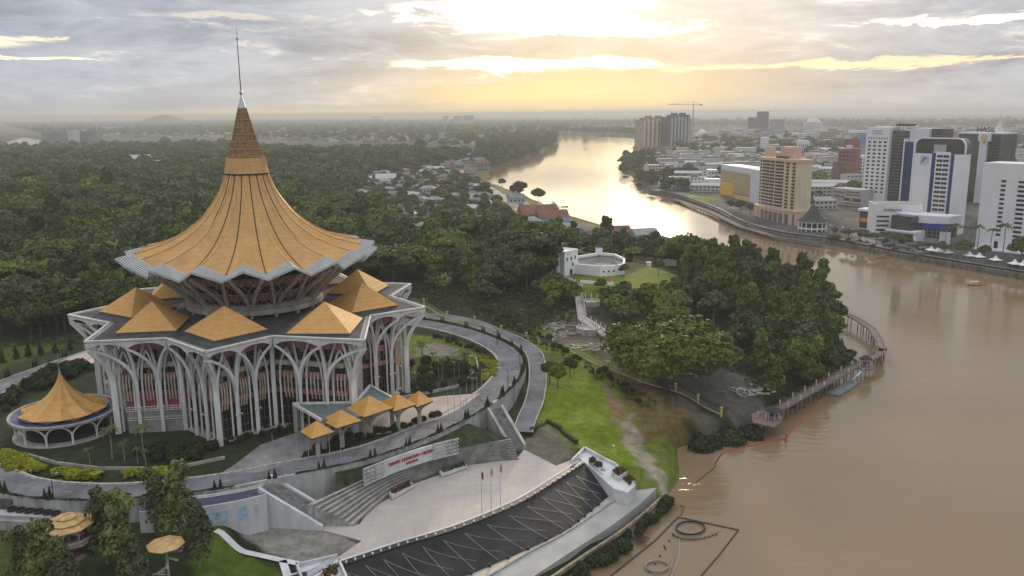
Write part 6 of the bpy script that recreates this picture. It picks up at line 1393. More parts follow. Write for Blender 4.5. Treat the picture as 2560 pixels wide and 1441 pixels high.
# J: maroon and mosaic tower
a, wd, an8 = front(2090, 2136, (468, 470), GZ)
B = Bld('maroon_tower', 'maroon tower with small black windows above a tiled olive and amber facade', 'tower', a, an8)
H8 = zat(a.x, a.y, 372)-4
B.box('wall', 0, wd, 0, 16, 0, H8, MAR); B.win(1, wd-1, H8*.66, H8-2, 5, 3, .6, .35, 0, m_=DARK); B.box('olive_facade', wd*.08, wd*.45, -.3, 0, 2, H8*.64, mat('olive tiles', (.12, .12, .06), .4, 0, .4, .8)); B.box('amber_facade', wd*.47, wd*.92, -.3, 0, 2, H8*.64, mat('amber tiles', (.26, .15, .05), .4, 0, .5, .6)); B.box('water_tank', wd*.35, wd*.65, 4, 10, H8, H8+4, WT2); B.box('sign_board', wd*.15, wd*1.0, 10, 11, H8+1, H8+11, MAR); B.box('purple_flank', -7, 0, 4, 14, 0, H8*.66, mat('purple flank', (.20, .15, .17), .8))
p_ = front(2140, 2160, (455, 456), GZ); B = Bld('white_slit_building', 'narrow white building with dark window slits right of the maroon tower', 'building', p_[0], p_[2]); B.box('wall', 0, 13, 0, 14, 0, 33, WT); B.win(2, 11, 6, 30, 2, 6, .55, .7)
a, wd, an9 = front(2138, 2165, (430, 431), GZ); B = Bld('globe_sign_building', 'grey slab building with a blue globe picture on its top panel', 'building', a, an9); H9 = zat(a.x, a.y, 333)-4
B.box('wall', 0, wd, 0, 16, 0, H9, mat('mauve grey wall', (.33, .32, .38), .7, 0, .2, .2)); B.box('white_frame', -14, wd+1, -.5, 15, H9, H9+3.5, WT); mb = MB(); mb.lathe([(0, 0), (5.2, 0), (5.2, .4), (0, .4)], n=18); mb.v = [(x+wd*.5, -.5-z, y+H9-9) for x, y, z in mb.v]; mb.build('blue_globe', mat('sky blue disc', (.08, .28, .60), .5), B.t)
# K: twin residential towers by the river bend, crane
for (uL, uR, vt, nm, lab, m1) in ((1604, 1667, 290, 'condominium_tower', 'tall beige and blue-grey condominium tower at the river bend', mat('beige grey tower', (.40, .36, .28), .8, 0, .2, .1)), (1673, 1724, 283, 'unfinished_tower', 'dark unfinished condominium tower wrapped in green netting beside the crane', mat('dark netted tower', (.12, .13, .13), .9, 0, .3, .05))):
    a, wd, an_ = front(uL, uR, (380, 378), GZ); B = Bld(nm, lab, 'tower', a, an_); Hk = zat(a.x, a.y, vt+10)-4
    B.box('wall', 0, wd, 0, 30, 0, Hk, m1)
    for i in range(6):
        x = wd*(i+.5)/6; B.box('bay_pier', x-wd*.045, x+wd*.045, -1.2, 0, 8, Hk-2+(i % 3)*2, CR if 'beige' in lab else GB)
        B.win(x+wd*.05, x+wd*.11, 10, Hk-4, 1, 26, .9, .5)
    mb = MB()
    for i in range(5): x = wd*(i+.5)/5; mb.box((x, 8, Hk+2+(i % 2)*3), (wd/7, 14, 5+(i % 2)*3))
    mb.build('crown_blocks', mat('pinkish crown', (.36, .26, .22), .8) if 'beige' in lab else mat('green netting', (.10, .17, .12), .9), B.t)
    B.box('podium', -4, wd+4, -6, 30, 0, 12, mat('peach podium', (.42, .28, .22), .8))
a = W(1730, 372, GZ); t = thing('tower_crane', 'thin tower crane beside the unfinished tower', 'crane', (a.x, a.y, GZ)); Hc = zat(a.x, a.y, 262)-4
mb = MB()
for s0 in (-1, 1):
    for s1 in (-1, 1): mb.tube([(s0, s1, 0), (s0, s1, Hc)], .22, 4)
for i in range(28): z = Hc*i/28; mb.tube([(-1, -1, z), (1, -1, z+Hc/28)], .14, 3); mb.tube([(1, 1, z), (-1, 1, z+Hc/28)], .14, 3)
mb.build('mast', mat('crane steel', (.25, .21, .16), .6), t)
mb = MB(); sc_ = a.length/2080; jl, jr = 62*sc_, 18*sc_; mb.tube([(-jl, 0, Hc+.5), (jr, 0, Hc+.5)], .5, 4); mb.tube([(-jl*.9, 0, Hc+1.5), (0, 0, Hc+7), (jr, 0, Hc+1)], .25, 4); mb.tube([(0, 0, Hc), (0, 0, Hc+8)], .5, 4); mb.box((jr, 0, Hc-1), (5, 3, 3)); mb.build('jib', mat('crane steel', (.25, .21, .16), .6), t)
# L: farther towers
def farblock(lab, uL, uR, vb, vt, m_, nm='far_tower', depth=25, rows=12, cols=5, wm=None, cat='tower', grp=None):
    a, wd, an_ = front(uL, uR, (vb, vb), GZ); B = Bld(nm, lab, cat, a, an_, grp); H_ = max(6, zat(a.x, a.y, vt)-4)
    B.box('wall', 0, wd, 0, depth, 0, H_, m_)
    if rows: B.win(wd*.06, wd*.94, H_*.06, H_*.94, cols, rows, .55, .45, 0, m_=wm or WIN)
    return B, wd, H_
farblock('dark narrow office tower left of the tallest far tower', 1868, 1891, 342, 294, mat('far dark wall', (.16, .17, .18), .8)); farblock('tallest dark far tower behind the yellow banded building', 1889, 1919, 345, 279, mat('far dark wall', (.16, .17, .18), .8))
farblock('grey far tower with dark central panel right of the tallest one', 1923, 1960, 342, 298, GB); B, wd, H_ = farblock('white stepped far building with rounded arch top', 2008, 2055, 338, 306, WT2, rows=8, cols=9)
mb = MB(); mb.lathe([(wd*.42, 0), (wd*.34, 6), (wd*.2, 12), (0, 14)], n=14); mb.v = [(x+wd/2, y*.5+12, z+H_-.5) for x, y, z in mb.v]; mb.build('arched_top', WT2, B.t)
farblock('white mid-rise block in front of the arch-topped building', 1980, 2015, 360, 334, WT2, rows=5, cols=6); B, wd, H_ = farblock('cream hall with pyramid tiers and dome right of the crane', 1730, 1778, 358, 338, CR, rows=4, cols=10, nm='domed_hall', cat='hall')
mb = MB(); mb.lathe([(wd*.28, 0), (wd*.26, 6), (wd*.16, 13), (0, 17)], n=14); mb.v = [(x+wd/2, y+12, z+H_-.5) for x, y, z in mb.v]; mb.build('dome', WT2, B.t)
farblock('long cream arcaded block behind the dark trees', 1748, 1803, 382, 366, CR, 'arcade_block', 16, 3, 14, cat='building'); farblock('long white colonnaded court building with grey roof', 2022, 2092, 388, 372, WT2, 'court_building', 24, 1, 24, cat='building'); farblock('white court pavilion left of the colonnaded building', 1994, 2022, 384, 352, WT2, 'court_pavilion', 20, 1, 5, cat='building')
farblock('pale blue slab behind the peach apartment tower', 1903, 1920, 385, 344, WT2, rows=0, nm='slab_block'); farblock('grey office block behind the peach apartment tower', 1921, 1947, 388, 362, GB, rows=6, cols=6, nm='office_block')
farblock('white four-storey block left of the yellow banded building', 1768, 1803, 452, 425, WT, 'white_block', 14, 2, 4, cat='building'); farblock('lower white block with square windows beside the river lawn', 1745, 1800, 468, 448, WT, 'white_block', 14, 2, 6, cat='building')
for (u0, u1, vb, vt, lab) in ((1108, 1118, 312, 290, 'leftmost of three faint far towers on the horizon'), (1134, 1152, 314, 290, 'middle of three faint far towers on the horizon'), (1158, 1181, 315, 289, 'rightmost and widest of three faint far towers on the horizon'), (932, 949, 304, 291, 'faint far block on the horizon right of the spire')): farblock(lab, u0, u1, vb, vt, GB, rows=6, cols=4)
for (u, vb, vt, lab) in ((904, 306, 289, 'faint short mast on the horizon right of the golden roof'), (964, 308, 282, 'faint lattice mast on the horizon right of the golden roof'), (244, 345, 297, 'thin lattice mast behind the grey residential slabs'), (843, 452, 403, 'pale lighting mast standing in the left woods'), (541, 425, 385, 'faint pole in the woods left of the golden neck')):
    p = W(u, vb, 6); h_ = zat(p.x, p.y, vt)-6; t = thing('lattice_mast', lab, 'mast', (p.x, p.y, 5)); r_ = p.length/2080*1.1; mb = MB(); mb.tube([(0, 0, 0), (0, 0, h_)], [r_, r_*.5], 5); mb.build('mast', WT2, t)
    mb = MB(); mb.box((0, 0, h_), (r_*4, r_, r_*3)); mb.build('lamp_head', WT2, t)
for (u0, u1, vb, vt, lab, mm) in ((106, 172, 358, 330, 'left grey slab of the far riverside housing blocks', mat('far grey slab', (.19, .19, .19), .8, 0, .3, .02)), (172, 186, 358, 327, 'pale central slab of the far riverside housing blocks', WT2), (186, 243, 357, 329, 'right dark slab of the far riverside housing blocks', mat('far grey slab', (.19, .19, .19), .8, 0, .3, .02))): farblock(lab, u0, u1, vb, vt, mm, 'housing_slab', 30, 9, 14, cat='housing block')
# hill on the horizon
p = Vector((-3640, 9000, 0)); mb = MB(); hr = []
for i in range(25):
    for j in range(9):
        x = (i-12)/12; y = (j-4)/4; hgt = 98*max(0, (1-x*x))**1.5*(1-y*y)*(1.15 if x < -.1 else .8+.35*math.exp(-((x+.1)/.3)**2)); hr.append((x*280, y*500, hgt))
mb.add(hr, [(i*9+j, (i+1)*9+j, (i+1)*9+j+1, i*9+j+1) for i in range(24) for j in range(8)]); mb.v = [(x+p.x, y+p.y, z+3) for x, y, z in mb.v]
tag(mb.build('hill', mat('far hill', (.06, .075, .05), .95), org=(p.x, p.y, 3), smooth=True), kind='structure')
# ------------------------------------------------------------------ generic small houses and city blocks
ROOFS = [mat('tin roof pale', (.30, .31, .32), .85, 0, .3, .3), mat('tin roof grey', (.18, .19, .20), .85, 0, .35, .3), mat('terracotta roof', (.20, .085, .06), .8, 0, .25, .4), mat('pink roof', (.27, .16, .15), .8, 0, .2, .4), mat('blue grey roof', (.15, .19, .23), .6, 0, .2, .4), mat('white roof', (.45, .45, .45), .6, 0, .15, .3)]
RNM = ['pale tin', 'grey tin', 'terracotta', 'pink', 'blue grey', 'white']
WALLS = [mat('white house wall', (.48, .47, .45), .8, 0, .1, .5), mat('cream house wall', (.38, .34, .28), .8, 0, .1, .5), mat('grey house wall', (.25, .25, .25), .8, 0, .1, .5)]
HP = {}
def house_meshes(w_, d_, h_, rf, wl_, rise, gable=True):
    key = (w_, d_, h_, rf, wl_, rise)
    if key in HP: return HP[key]
    mb = MB(); mb.box((0, 0, h_/2), (w_, d_, h_)); wall = mb.mesh('wall', WALLS[wl_])
    mb = MB(); W2, D2 = w_/2+.6, d_/2+.6; e = .0 if gable else w_*.28
    v = [(-W2, -D2, h_-.1), (W2, -D2, h_-.1), (W2, D2, h_-.1), (-W2, D2, h_-.1), (-W2+e, 0, h_+rise), (W2-e, 0, h_+rise)]
    mb.add(v, [(0, 1, 5, 4), (2, 3, 4, 5), (1, 2, 5), (3, 0, 4), (3, 2, 1, 0)]); roof = mb.mesh('roof', ROOFS[rf])
    mb = MB()
    mb = MB(); mb.box((0, 0, h_/2), (w_, d_, h_)); mb.m = 1; n_ = max(2, int(w_/3))
    for i in range(n_):
        for s_ in (-1, 1): mb.box((-w_/2+w_*(i+.5)/n_, s_*(d_/2+.02), h_*.55), (w_/n_*.5, .1, h_*.3))
    wall = mb.mesh('wall', [WALLS[wl_], WIN]); HP[key] = (wall, roof); return HP[key]
HOUSES = []
def house(x, y, z, rz, lab, grp, rr, big=1.):
    w_, d_, h_ = rr.choice(((9, 7, 3.2), (12, 8, 3.5), (14, 9, 5.5), (10, 8, 5.5))); rf = rr.choice((0, 0, 1, 1, 2, 3, 4, 5)); ms = house_meshes(w_, d_, h_, rf, rr.randrange(3), d_*.26, rr.random() < .6)
    t = thing('house', lab % RNM[rf], 'house', (x, y, z), rz, grp % RNM[rf] if '%' in grp else grp); t.scale = (big, big, big)
    for nm, me in zip(('wall', 'roof'), ms): o = bpy.data.objects.new(nm, me); col.objects.link(o); o.parent = t
    HOUSES.append((x, y, 7*big)); return t
rr = random.Random(21); nrng = np.random.default_rng(3)
VIL = P2([(880, 470), (950, 440), (1060, 425), (1130, 430), (1190, 470), (1240, 520), (1270, 560), (1230, 575), (1130, 585), (1000, 588), (930, 575), (900, 530)], 5)
X, Y = sample(VIL, 17, nrng); 
for x, y in zip(X, Y):
    if rr.random() < .6: house(x, y, hz1(x, y)-.2, rr.uniform(-.5, .5), '%s-roofed village house among trees right of the golden roof', '%s-roofed village houses among trees', rr, rr.uniform(.8, 1.25))
VIL2 = P2([(1270, 545), (1340, 530), (1440, 575), (1500, 600), (1420, 612), (1330, 592)], 5); X, Y = sample(VIL2, 17, nrng)
for x, y in zip(X, Y):
    if rr.random() < .8: house(x, y, hz1(x, y)-.2, rr.uniform(.2, 1), '%s-roofed building on the near waterfront beyond the fort', '%s-roofed waterfront buildings beyond the fort', rr, rr.uniform(.8, 1.3))
VIL3 = P2([(1050, 400), (1180, 395), (1225, 412), (1200, 440), (1130, 425), (1060, 420)], 5); X, Y = sample(VIL3, 34, nrng)
for x, y in zip(X, Y):
    if rr.random() < .7: house(x, y, hz1(x, y)-.2, rr.uniform(-.5, .5), '%s-roofed house strung along the far bank road', '%s-roofed houses along the far bank road', rr, rr.uniform(1.1, 1.8))
# hero houses
for (u, v, z, s_, rf, lab) in ((965, 462, 6, 1.7, 5, 'large white two-storey villa in the trees above the village'), (1290, 512, 5, 1.1, 4, 'big pale pavilion-roofed building beside the waterfront road'), (1345, 560, 5, 2.0, 2, 'large red-roofed market hall at the waterfront'), (1380, 565, 5, 1.6, 2, 'red-roofed hall with white gable next to the market hall'), (765, 493, 8, 1.2, 4, 'small turquoise house at the edge of the left woods'), (345, 420, 12, 2.6, 5, 'broad white-roofed building deep in the left woods'), (392, 432, 12, 2.2, 5, 'white-roofed building just right of the one deep in the left woods'), (372, 470, 12, 1.5, 5, 'small white-roofed shed lowest in the left woods'), (1605, 600, 8, 1.0, 3, 'pink-grey roofed house in the trees near the water'), (1543, 600, 8, 1.1, 2, 'brown-red roofed house in the trees beyond the fort'), (1610, 604, 8, 1.1, 0, 'pale pavilion roof among trees beyond the fort')):
    p = W(u, v, z); w_, d_, h_ = 14, 10, 5; wall, roof = house_meshes(w_, d_, h_, rf, 0, 3.2); t = thing('house', lab, 'house', (p.x, p.y, hz1(p.x, p.y)-.2), .2); t.scale = (s_,)*3
    for nm, me in (('wall', wall), ('roof', roof)): o = bpy.data.objects.new(nm, me); col.objects.link(o); o.parent = t
    HOUSES.append((p.x, p.y, 11*s_))
# waterfront marquee
p = W(1350, 530, 5); t = thing('tent_roof_pavilion', 'pale peaked tent pavilion on the near waterfront beside the bright water', 'pavilion', (p.x, p.y, 4.5))
for k in range(3): mb = MB(); mb.lathe([(8, 4.5), (4, 6), (.3, 10)], ((k-1)*12, 0, 0), 8); mb.build('tent_peak', mat('cream membrane', (.55, .52, .44), .7), t)
mb = MB(); mb.box((0, 3, 2.2), (34, 10, 4.4)); mb.build('hall', mat('reddish hall wall', (.22, .12, .10), .8), t)
# city blocks: shop rows and mid-rises across the river
CITY = P2([(1620, 425), (1640, 400), (1700, 375), (1760, 345), (2560, 330), (2700, 400), (2640, 470), (2560, 500), (2420, 520), (2150, 500), (2060, 560), (2020, 500), (1950, 520), (1880, 440), (1800, 430), (1790, 480), (1690, 482), (1630, 460)], 4)
HEROC = [(o.location.x, o.location.y) for o in list(col.objects) if o.parent is None and 'category' in o and o['category'] in ('tower', 'building', 'apartment tower', 'hotel', 'mall', 'restaurant', 'shop block', 'podium')]
X, Y = sample(CITY, 37, nrng); cand = sorted(zip(X, Y), key=lambda q: q[1]); ncity = 0; rest = MB(); CB = []
for x, y in cand:
    if any(abs(x-a-14) < 36 and abs(y-b-8) < 28 for a, b in HEROC) or rr.random() < .18: continue
    w_, d_ = rr.uniform(22, 44), rr.uniform(14, 26); h_ = rr.choice((7, 8, 9, 11, 12, 14, 18)) if y < 2300 else rr.choice((8, 10, 12, 16, 22, 30)); q = rr.randrange(6)
    CB.append((x, y, w_, d_, h_, q, rr.uniform(-.35, .25)))
CBM = {}
def city_block(x, y, w_, d_, h_, q, rz, lab, grp):
    t = thing('city_block', lab, 'building', (x, y, GZ-.3), rz, grp)
    key = (int(w_/8), int(d_/8), h_, q)
    if key not in CBM:
        mb = MB(); mb.box((0, 0, h_/2), (w_, d_, h_)); wl_ = mb.mesh('wall', [WALLS[q % 3], WT, CR, WALLS[2], WALLS[0], GB][q])
        mb = MB()
        if h_ < 13:
            W2, D2 = w_/2+.5, d_/2+.5; mb.add([(-W2, -D2, h_), (W2, -D2, h_), (W2, D2, h_), (-W2, D2, h_), (-W2, 0, h_+2.6), (W2, 0, h_+2.6)], [(0, 1, 5, 4), (2, 3, 4, 5), (1, 2, 5), (3, 0, 4)])
        else: mb.box((0, 0, h_+.2), (w_*.96, d_*.96, .4)); mb.box((w_*.2, 0, h_+1.5), (w_*.2, d_*.3, 2.5))
        rf = mb.mesh('roof', ROOFS[(0, 1, 2, 1, 5, 4)[q] if h_ < 13 else (0, 1)[q % 2]])
        mb = MB(); mb.box((0, 0, h_/2), (w_, d_, h_)); mb.m = 1; nf = max(2, int(h_/3.4)); 
        for f in range(nf):
            for i in range(int(w_/4)): mb.box((-w_/2+(i+.5)*w_/int(w_/4), -d_/2-.03, (f+.55)*h_/nf), (w_/int(w_/4)*.6, .12, h_/nf*.42))
        CBM[key] = (mb.mesh('wall', [[WALLS[q % 3], WT, CR, WALLS[2], WALLS[0], GB][q], WIN]), rf)
    for nm, me in zip(('wall', 'roof'), CBM[key]): o = bpy.data.objects.new(nm, me); col.objects.link(o); o.parent = t
CN = {0: 'white', 1: 'white', 2: 'cream', 3: 'grey', 4: 'pale', 5: 'grey'}
for i, (x, y, w_, d_, h_, q, rz) in enumerate(CB[:280]):
    zone = 'near the riverside towers' if y < 1100 else ('in the middle of the town' if y < 1900 else 'in the hazy far town')
    city_block(x, y, w_, d_, h_, q, rz, '%s low town block %s' % (CN[q], zone), '%s town blocks %s' % (CN[q], zone))
# beyond those: the far suburbs as one mass
mb = MB(); mats_ = [WALLS[0], ROOFS[1], ROOFS[0], WALLS[2], ROOFS[2]]
SUB = P2([(560, 345), (700, 352), (1050, 372), (1210, 372), (1330, 345), (1400, 328), (1700, 340), (2560, 340), (2700, 318), (1500, 306), (600, 306), (120, 318), (260, 345)], 4)
X, Y = sample(SUB, 62, nrng); k_ = nrng.uniform(0, 1, len(X)) < .55; X, Y = X[k_], Y[k_]
for x, y in list(zip(X, Y))[:5200]:
    mb.m = rr.choice((0, 0, 1, 1, 2, 2, 3, 4)); w_ = rr.uniform(14, 60); mb.box((x, y, GZ+rr.uniform(2, 5)), (w_, rr.uniform(10, 24), rr.choice((6, 8, 10, 14))), rr.uniform(-.4, .4))
for x, y, w_, d_, h_, q, rz in CB[280:]: mb.m = rr.randrange(5); mb.box((x, y, GZ+h_/2), (w_, d_, h_), rz)
tag(mb.build('far_suburbs', mats_, org=(0, 4000, 0)), 'hazy mass of low roofs spreading over the far plain', 'suburb', kind='stuff')
# ------------------------------------------------------------------ embankment, road and waterfront things
RB = [W(u, v, 0) for u, v in [(1622, 484), (1693, 498), (1779, 529), (1853, 568), (1950, 595), (2068, 611), (2224, 642), (2380, 670), (2560, 701), (2760, 745)]]; RBc = catmull([tuple(p)[:2] for p in RB], 8)
mb = MB(); o1 = offset(RBc, 1.2); mb.strip([(x, y, -2) for x, y in RBc], [(x, y, 3.4) for x, y in RBc]); mb.strip([(x, y, 3.4) for x, y in RBc], [(x, y, 3.4) for x, y in o1]); mb.strip([(x, y, 3.4) for x, y in o1], [(x, y, 2) for x, y in o1])
for p in along([Vector((x, y, 0)) for x, y in offset(RBc, -.3)], 3.0): mb.box((p.x, p.y, 1.0), (.7, .7, 4.2))
tag(mb.build('river_wall', mat('stained river wall', (.17, .16, .13), .9, 0, .4, .4, streak=3)), 'long ribbed dark concrete river wall along the town waterfront', 'river wall')
mb = MB(); mb.strip([(x, y, 4.28) for x, y in offset(RBc, 2)], [(x, y, 4.28) for x, y in offset(RBc, 16)]); tag(mb.build('esplanade', mat('esplanade paving', (.20, .19, .185), .9, 0, .3, .1)), kind='structure')
mb = MB(); RD = catmull([tuple(W(u, v, 4))[:2] for u, v in [(2110, 590), (2085, 555), (2040, 520), (2030, 490), (2060, 455), (2100, 430)]], 6); ribbon(mb, RD, 22, 4.3); ribbon(mb, catmull([tuple(W(u, v, 4))[:2] for u, v in [(2110, 585), (2160, 600), (2300, 622), (2450, 650), (2600, 680)]], 5), 9, 4.32); tag(mb.build('town_road', ASPH), kind='structure')
WFR = catmull([tuple(W(u, v, 5))[:2] for u, v in [(1150, 425), (1180, 445), (1225, 475), (1262, 500), (1300, 530), (1360, 560), (1450, 590)]], 6); mb = MB(); ribbon(mb, WFR, 10, 5); mb.v = [(x, y, hz1(x, y)+.25) for x, y, z in mb.v]; tag(mb.build('waterfront_road', mat('dusty road', (.36, .32, .28), .9, 0, .2, .1)), kind='structure')
# river boats
def boat(lab, u, v, L_, rz, hull, roof, grp=None, nm='river_boat'):
    p = W(u, v, 0); t = thing(nm, lab, 'boat', (p.x, p.y, 0), rz, grp); w_ = L_*.22; mb = MB()
    S = [(-.5, .6, .75), (-.35, .95, .6), (.1, 1, .55), (.36, .7, .7), (.5, .04, 1.0)]
    V_ = []
    for x, wf, z in S: V_ += [(x*L_, -wf*w_/2, z), (x*L_*.94, -wf*w_*.3, -.3), (x*L_*.94, wf*w_*.3, -.3), (x*L_, wf*w_/2, z)]
    mb.add(V_, [(i*4+j, i*4+j+1, i*4+j+5, i*4+j+4) for i in range(4) for j in range(3)]+[(0, 3, 2, 1), (16, 17, 18, 19)]); mb.add([(x*L_*.9, s_*wf*w_*.45, z-.15) for x, wf, z in S for s_ in (-1, 1)], [(i*2, i*2+1, i*2+3, i*2+2) for i in range(4)]); mb.build('hull', hull, t)
    mb = MB(); mb.box((-.03*L_, 0, 2.1), (L_*.55, w_*.95, .14)); mb.build('roof', roof, t)
    mb = MB()
    for x in (-.28, -.03, .22):
        for s_ in (-1, 1): mb.tube([(x*L_, s_*w_*.42, .5), (x*L_, s_*w_*.42, 2.1)], .05, 4)
    mb.build('roof_posts', STEEL, t)
WD = mat('orange brown hull', (.40, .15, .05), .6, 0, .2, 1)
boat('small orange river boat crossing near the town wall', 2208, 646, 8, .15, WD, mat('orange canopy', (.50, .20, .06), .6)); boat('pale-roofed orange river boat nearest the right edge', 2436, 714, 8.5, .1, WD, mat('cream canopy', (.60, .50, .36), .6)); boat('white and yellow passenger boat moored left of the peach tower', 1812, 540, 17, 2.6, mat('yellow hull', (.50, .32, .08), .6), WT); boat('grey boat moored beside the white and yellow one', 1836, 552, 11, 2.6, GB, GB)
boat('tiny dark boat far up the bright river', 1465, 373, 12, 0, BLACK, BLACK); boat('slim boat moored at the bright near shore', 1408, 518, 11, .3, BLACK, BLACK)
# dock, banners
t = thing('landing_stage', 'dark wooden landing stage with ramps in front of the peach tower', 'landing stage', tuple(W(1860, 570, 1)))
mb = MB(); dk = [tuple(W(u, v, 2.6))[:2] for u, v in [(1690, 497), (1780, 528), (1860, 566), (1950, 592), (2060, 608)]]; 
for z in (2.6, 2.2): ribbon(mb, offset(dk, -2.5), 6, z)
rel(mb, t).build('deck', mat('dark deck', (.09, .085, .075), .9, 0, .3, .5), t)
for p in along([Vector((x, y, 0)) for x, y in offset(dk, -4.5)], 9): mb = MB(); mb.tube([(p.x, p.y, -2), (p.x, p.y, 2.4)], .3, 5); rel(mb, t).build('pile', PILE, t)
mb = MB(); mb.tube([W(1872, 560, 3.6), W(1900, 580, 1.2)], .5, flat=(5, .6)); rel(mb, t).build('ramp', STEEL, t)
for (u, v, lab) in ((1832, 523, 'left white banner on the waterfront fence'), (1872, 537, 'right white banner on the waterfront fence')):
    p = W(u, v, 5); t = thing('banner', lab, 'banner', (p.x, p.y, 3.4), -.62); mb = MB(); mb.box((0, 0, 2), (9.5, .15, 2.4)); mb.build('sheet', WT, t); mb = MB()
    for s_ in (-4.5, 0, 4.5): mb.tube([(s_, .15, 0), (s_, .15, 3.2)], .08, 4)
    mb.build('frame', STEEL, t)
for k, (u, v) in enumerate(((2327, 636), (2345, 638), (2367, 642), (2422, 650), (2447, 653), (2488, 661), (2535, 671), (2556, 674))):
    p = W(u, v, 4.3); t = thing('white_canopy_tent', 'white peaked canopy tent in the row on the town waterfront', 'canopy tent', (p.x, p.y, 4.3), 0, 'white peaked tents on the town waterfront')
    mb = MB(); c4 = [(-2.8, -2.8, 2.6), (2.8, -2.8, 2.6), (2.8, 2.8, 2.6), (-2.8, 2.8, 2.6)]; m4 = [(x*.35, y*.35, 3.5) for x, y, z in c4]
    for i in range(4): j = (i+1) % 4; mb.quad(c4[i], c4[j], m4[j], m4[i]); mb.add([m4[i], m4[j], (0, 0, 5.4)], [(0, 1, 2)])
    mb.build('canopy', mat('white membrane', (.75, .75, .74), .6), t); mb = MB()
    for x, y, z in c4: mb.tube([(x, y, 0), (x, y, 2.7)], .06, 4)
    mb.build('legs', STEEL, t)
# cars on the town road
CARC = [mat('white car paint', (.7, .7, .7), .25), mat('silver car paint', (.35, .36, .38), .25, .3), mat('dark car paint', (.03, .03, .035), .2), mat('red car paint', (.35, .03, .03), .25)]; CCN = ['white', 'silver', 'dark', 'red']
def car_mesh(m_):
    mb = MB(); S = [(-2.1, .75, .55), (-2.0, .85, .95), (-1.0, .85, 1.0), (-.55, .72, 1.45), (.7, .72, 1.45), (1.3, .85, 1.0), (2.0, .8, .8), (2.15, .7, .5)]; V_ = []
    for x, w_, z in S: V_ += [(x, -w_, .3), (x, -w_, z), (x, w_, z), (x, w_, .3)]
    mb.add(V_, [(i*4+j, i*4+j+1, i*4+j+5, i*4+j+4) for i in range(7) for j in range(3)]+[(3, 2, 1, 0), (28, 29, 30, 31)]); body = mb.mesh('body', m_)
    mb = MB(); mb.box((.05, 0, 1.2), (1.7, 1.5, .38)); gl = mb.mesh('window_band', DGL)
    wh = []
    for x in (-1.3, 1.3):
        for s_ in (-.8, .8): mb = MB(); mb.tube([(x, s_-.12, .32), (x, s_+.12, .32)], .32, 10); wh.append(mb.mesh('wheel', BLACK))
    return body, gl, wh
CM = [car_mesh(m_) for m_ in CARC]
def car(x, y, z, rz, grp, lab, ci):
    t = thing('car', lab, 'car', (x, y, z), rz, grp); body, gl, wh = CM[ci]
    for nm, me in [('body', body), ('window_band', gl)]+[('wheel', w__) for w__ in wh]: o = bpy.data.objects.new(nm, me); col.objects.link(o); o.parent = t
for i in range(46):
    f = rr.random(); k = min(int(f*(len(RD)-1)), len(RD)-2); a, b = RD[k], RD[k+1]; s_ = rr.choice((-8, -5, -2, 3, 6, 9)); rz = math.atan2(b[1]-a[1], b[0]-a[0]); g_ = f*(len(RD)-1)-k; ci = rr.randrange(4)
    car(a[0]+(b[0]-a[0])*g_-math.sin(rz)*s_, a[1]+(b[1]-a[1])*g_+math.cos(rz)*s_, 4.32, rz, '%s cars on the broad town road' % CCN[ci], '%s car on the broad town road behind the round restaurant' % CCN[ci], ci)
for i in range(26):
    p = W(rr.uniform(2170, 2440), 0, 4); u = rr.uniform(2080, 2480); v = 600+(u-2080)*.135+rr.uniform(-6, 4); p = W(u, v, 4.3); ci = rr.choice((0, 1, 2, 2)); car(p.x, p.y, 4.34, -.15+rr.choice((0, PI/2)), '%s cars parked along the esplanade' % CCN[ci], '%s car parked on the tree-lined esplanade' % CCN[ci], ci)
# ------------------------------------------------------------------ trees
TREES = []   # x, y, kind, scale, zone
HA = np.array([(h[0], h[1], h[2]) for h in HOUSES])
TB = np.array([(o.location.x+14*math.cos(o.rotation_euler.z), o.location.y+10, 26) for o in col.objects if o.parent is None and o.get('category') in ('tower', 'apartment tower', 'hotel', 'mall', 'podium', 'restaurant', 'shop block', 'building', 'fort', 'annex', 'shop block')])
KEEPOUT = [(RING_OUT, 2.5), (PLAZA, 3), (YARD, 0), (YARD2, 0), (PROM, 1), (FORT, 5), (RIVER, 1.5)]
RDL = [WFR, ACC, [tuple(p) for p in SPw], fz]
def ok_mask(X, Y, hfac=1.):
    k = np.ones(len(X), bool)
    for p, d in KEEPOUT: k &= seg_sd(X, Y, p) > d
    for lk in LAKES: k &= seg_sd(X, Y, lk) > 2
    for h in HA: k &= (X-h[0])**2+(Y-h[1])**2 > (h[2]*hfac+1)**2
    for h in TB: k &= (X-h[0])**2+(Y-h[1])**2 > h[2]**2
    for L_ in RDL:
        for q in L_[::2]: k &= (X-q[0])**2+(Y-q[1])**2 > 25
    return k
frng = np.random.default_rng(5); fr = random.Random(9)
def region(pts, z, spacing, kinds, zone, smin=.8, smax=1.2, prob=1., hfac=1., zones=None):
    poly = P2(pts, z); X, Y = sample(poly, spacing, frng); k = ok_mask(X, Y, hfac) & (frng.uniform(0, 1, len(X)) < prob)
    for x, y in zip(X[k], Y[k]): TREES.append((x, y, fr.choice(kinds), fr.uniform(smin, smax)*math.exp(fr.gauss(0, .17)), zone))
MIXD = ['broad']*6+['umbrella']*2+['olive']*2+['tall']*2+['bright']
region([(-150, 905), (-150, 640), (560, 560), (1000, 600), (1060, 650), (1040, 700), (1030, 760), (900, 720), (200, 820)], 14, 8.2, MIXD, 'dense woods behind and left of the hall', .75, 1.25)
region([(-250, 650), (-150, 500), (560, 470), (900, 500), (960, 560), (1000, 600), (560, 562)], 14, 9.5, MIXD, 'dense woods behind and left of the hall', .8, 1.35)
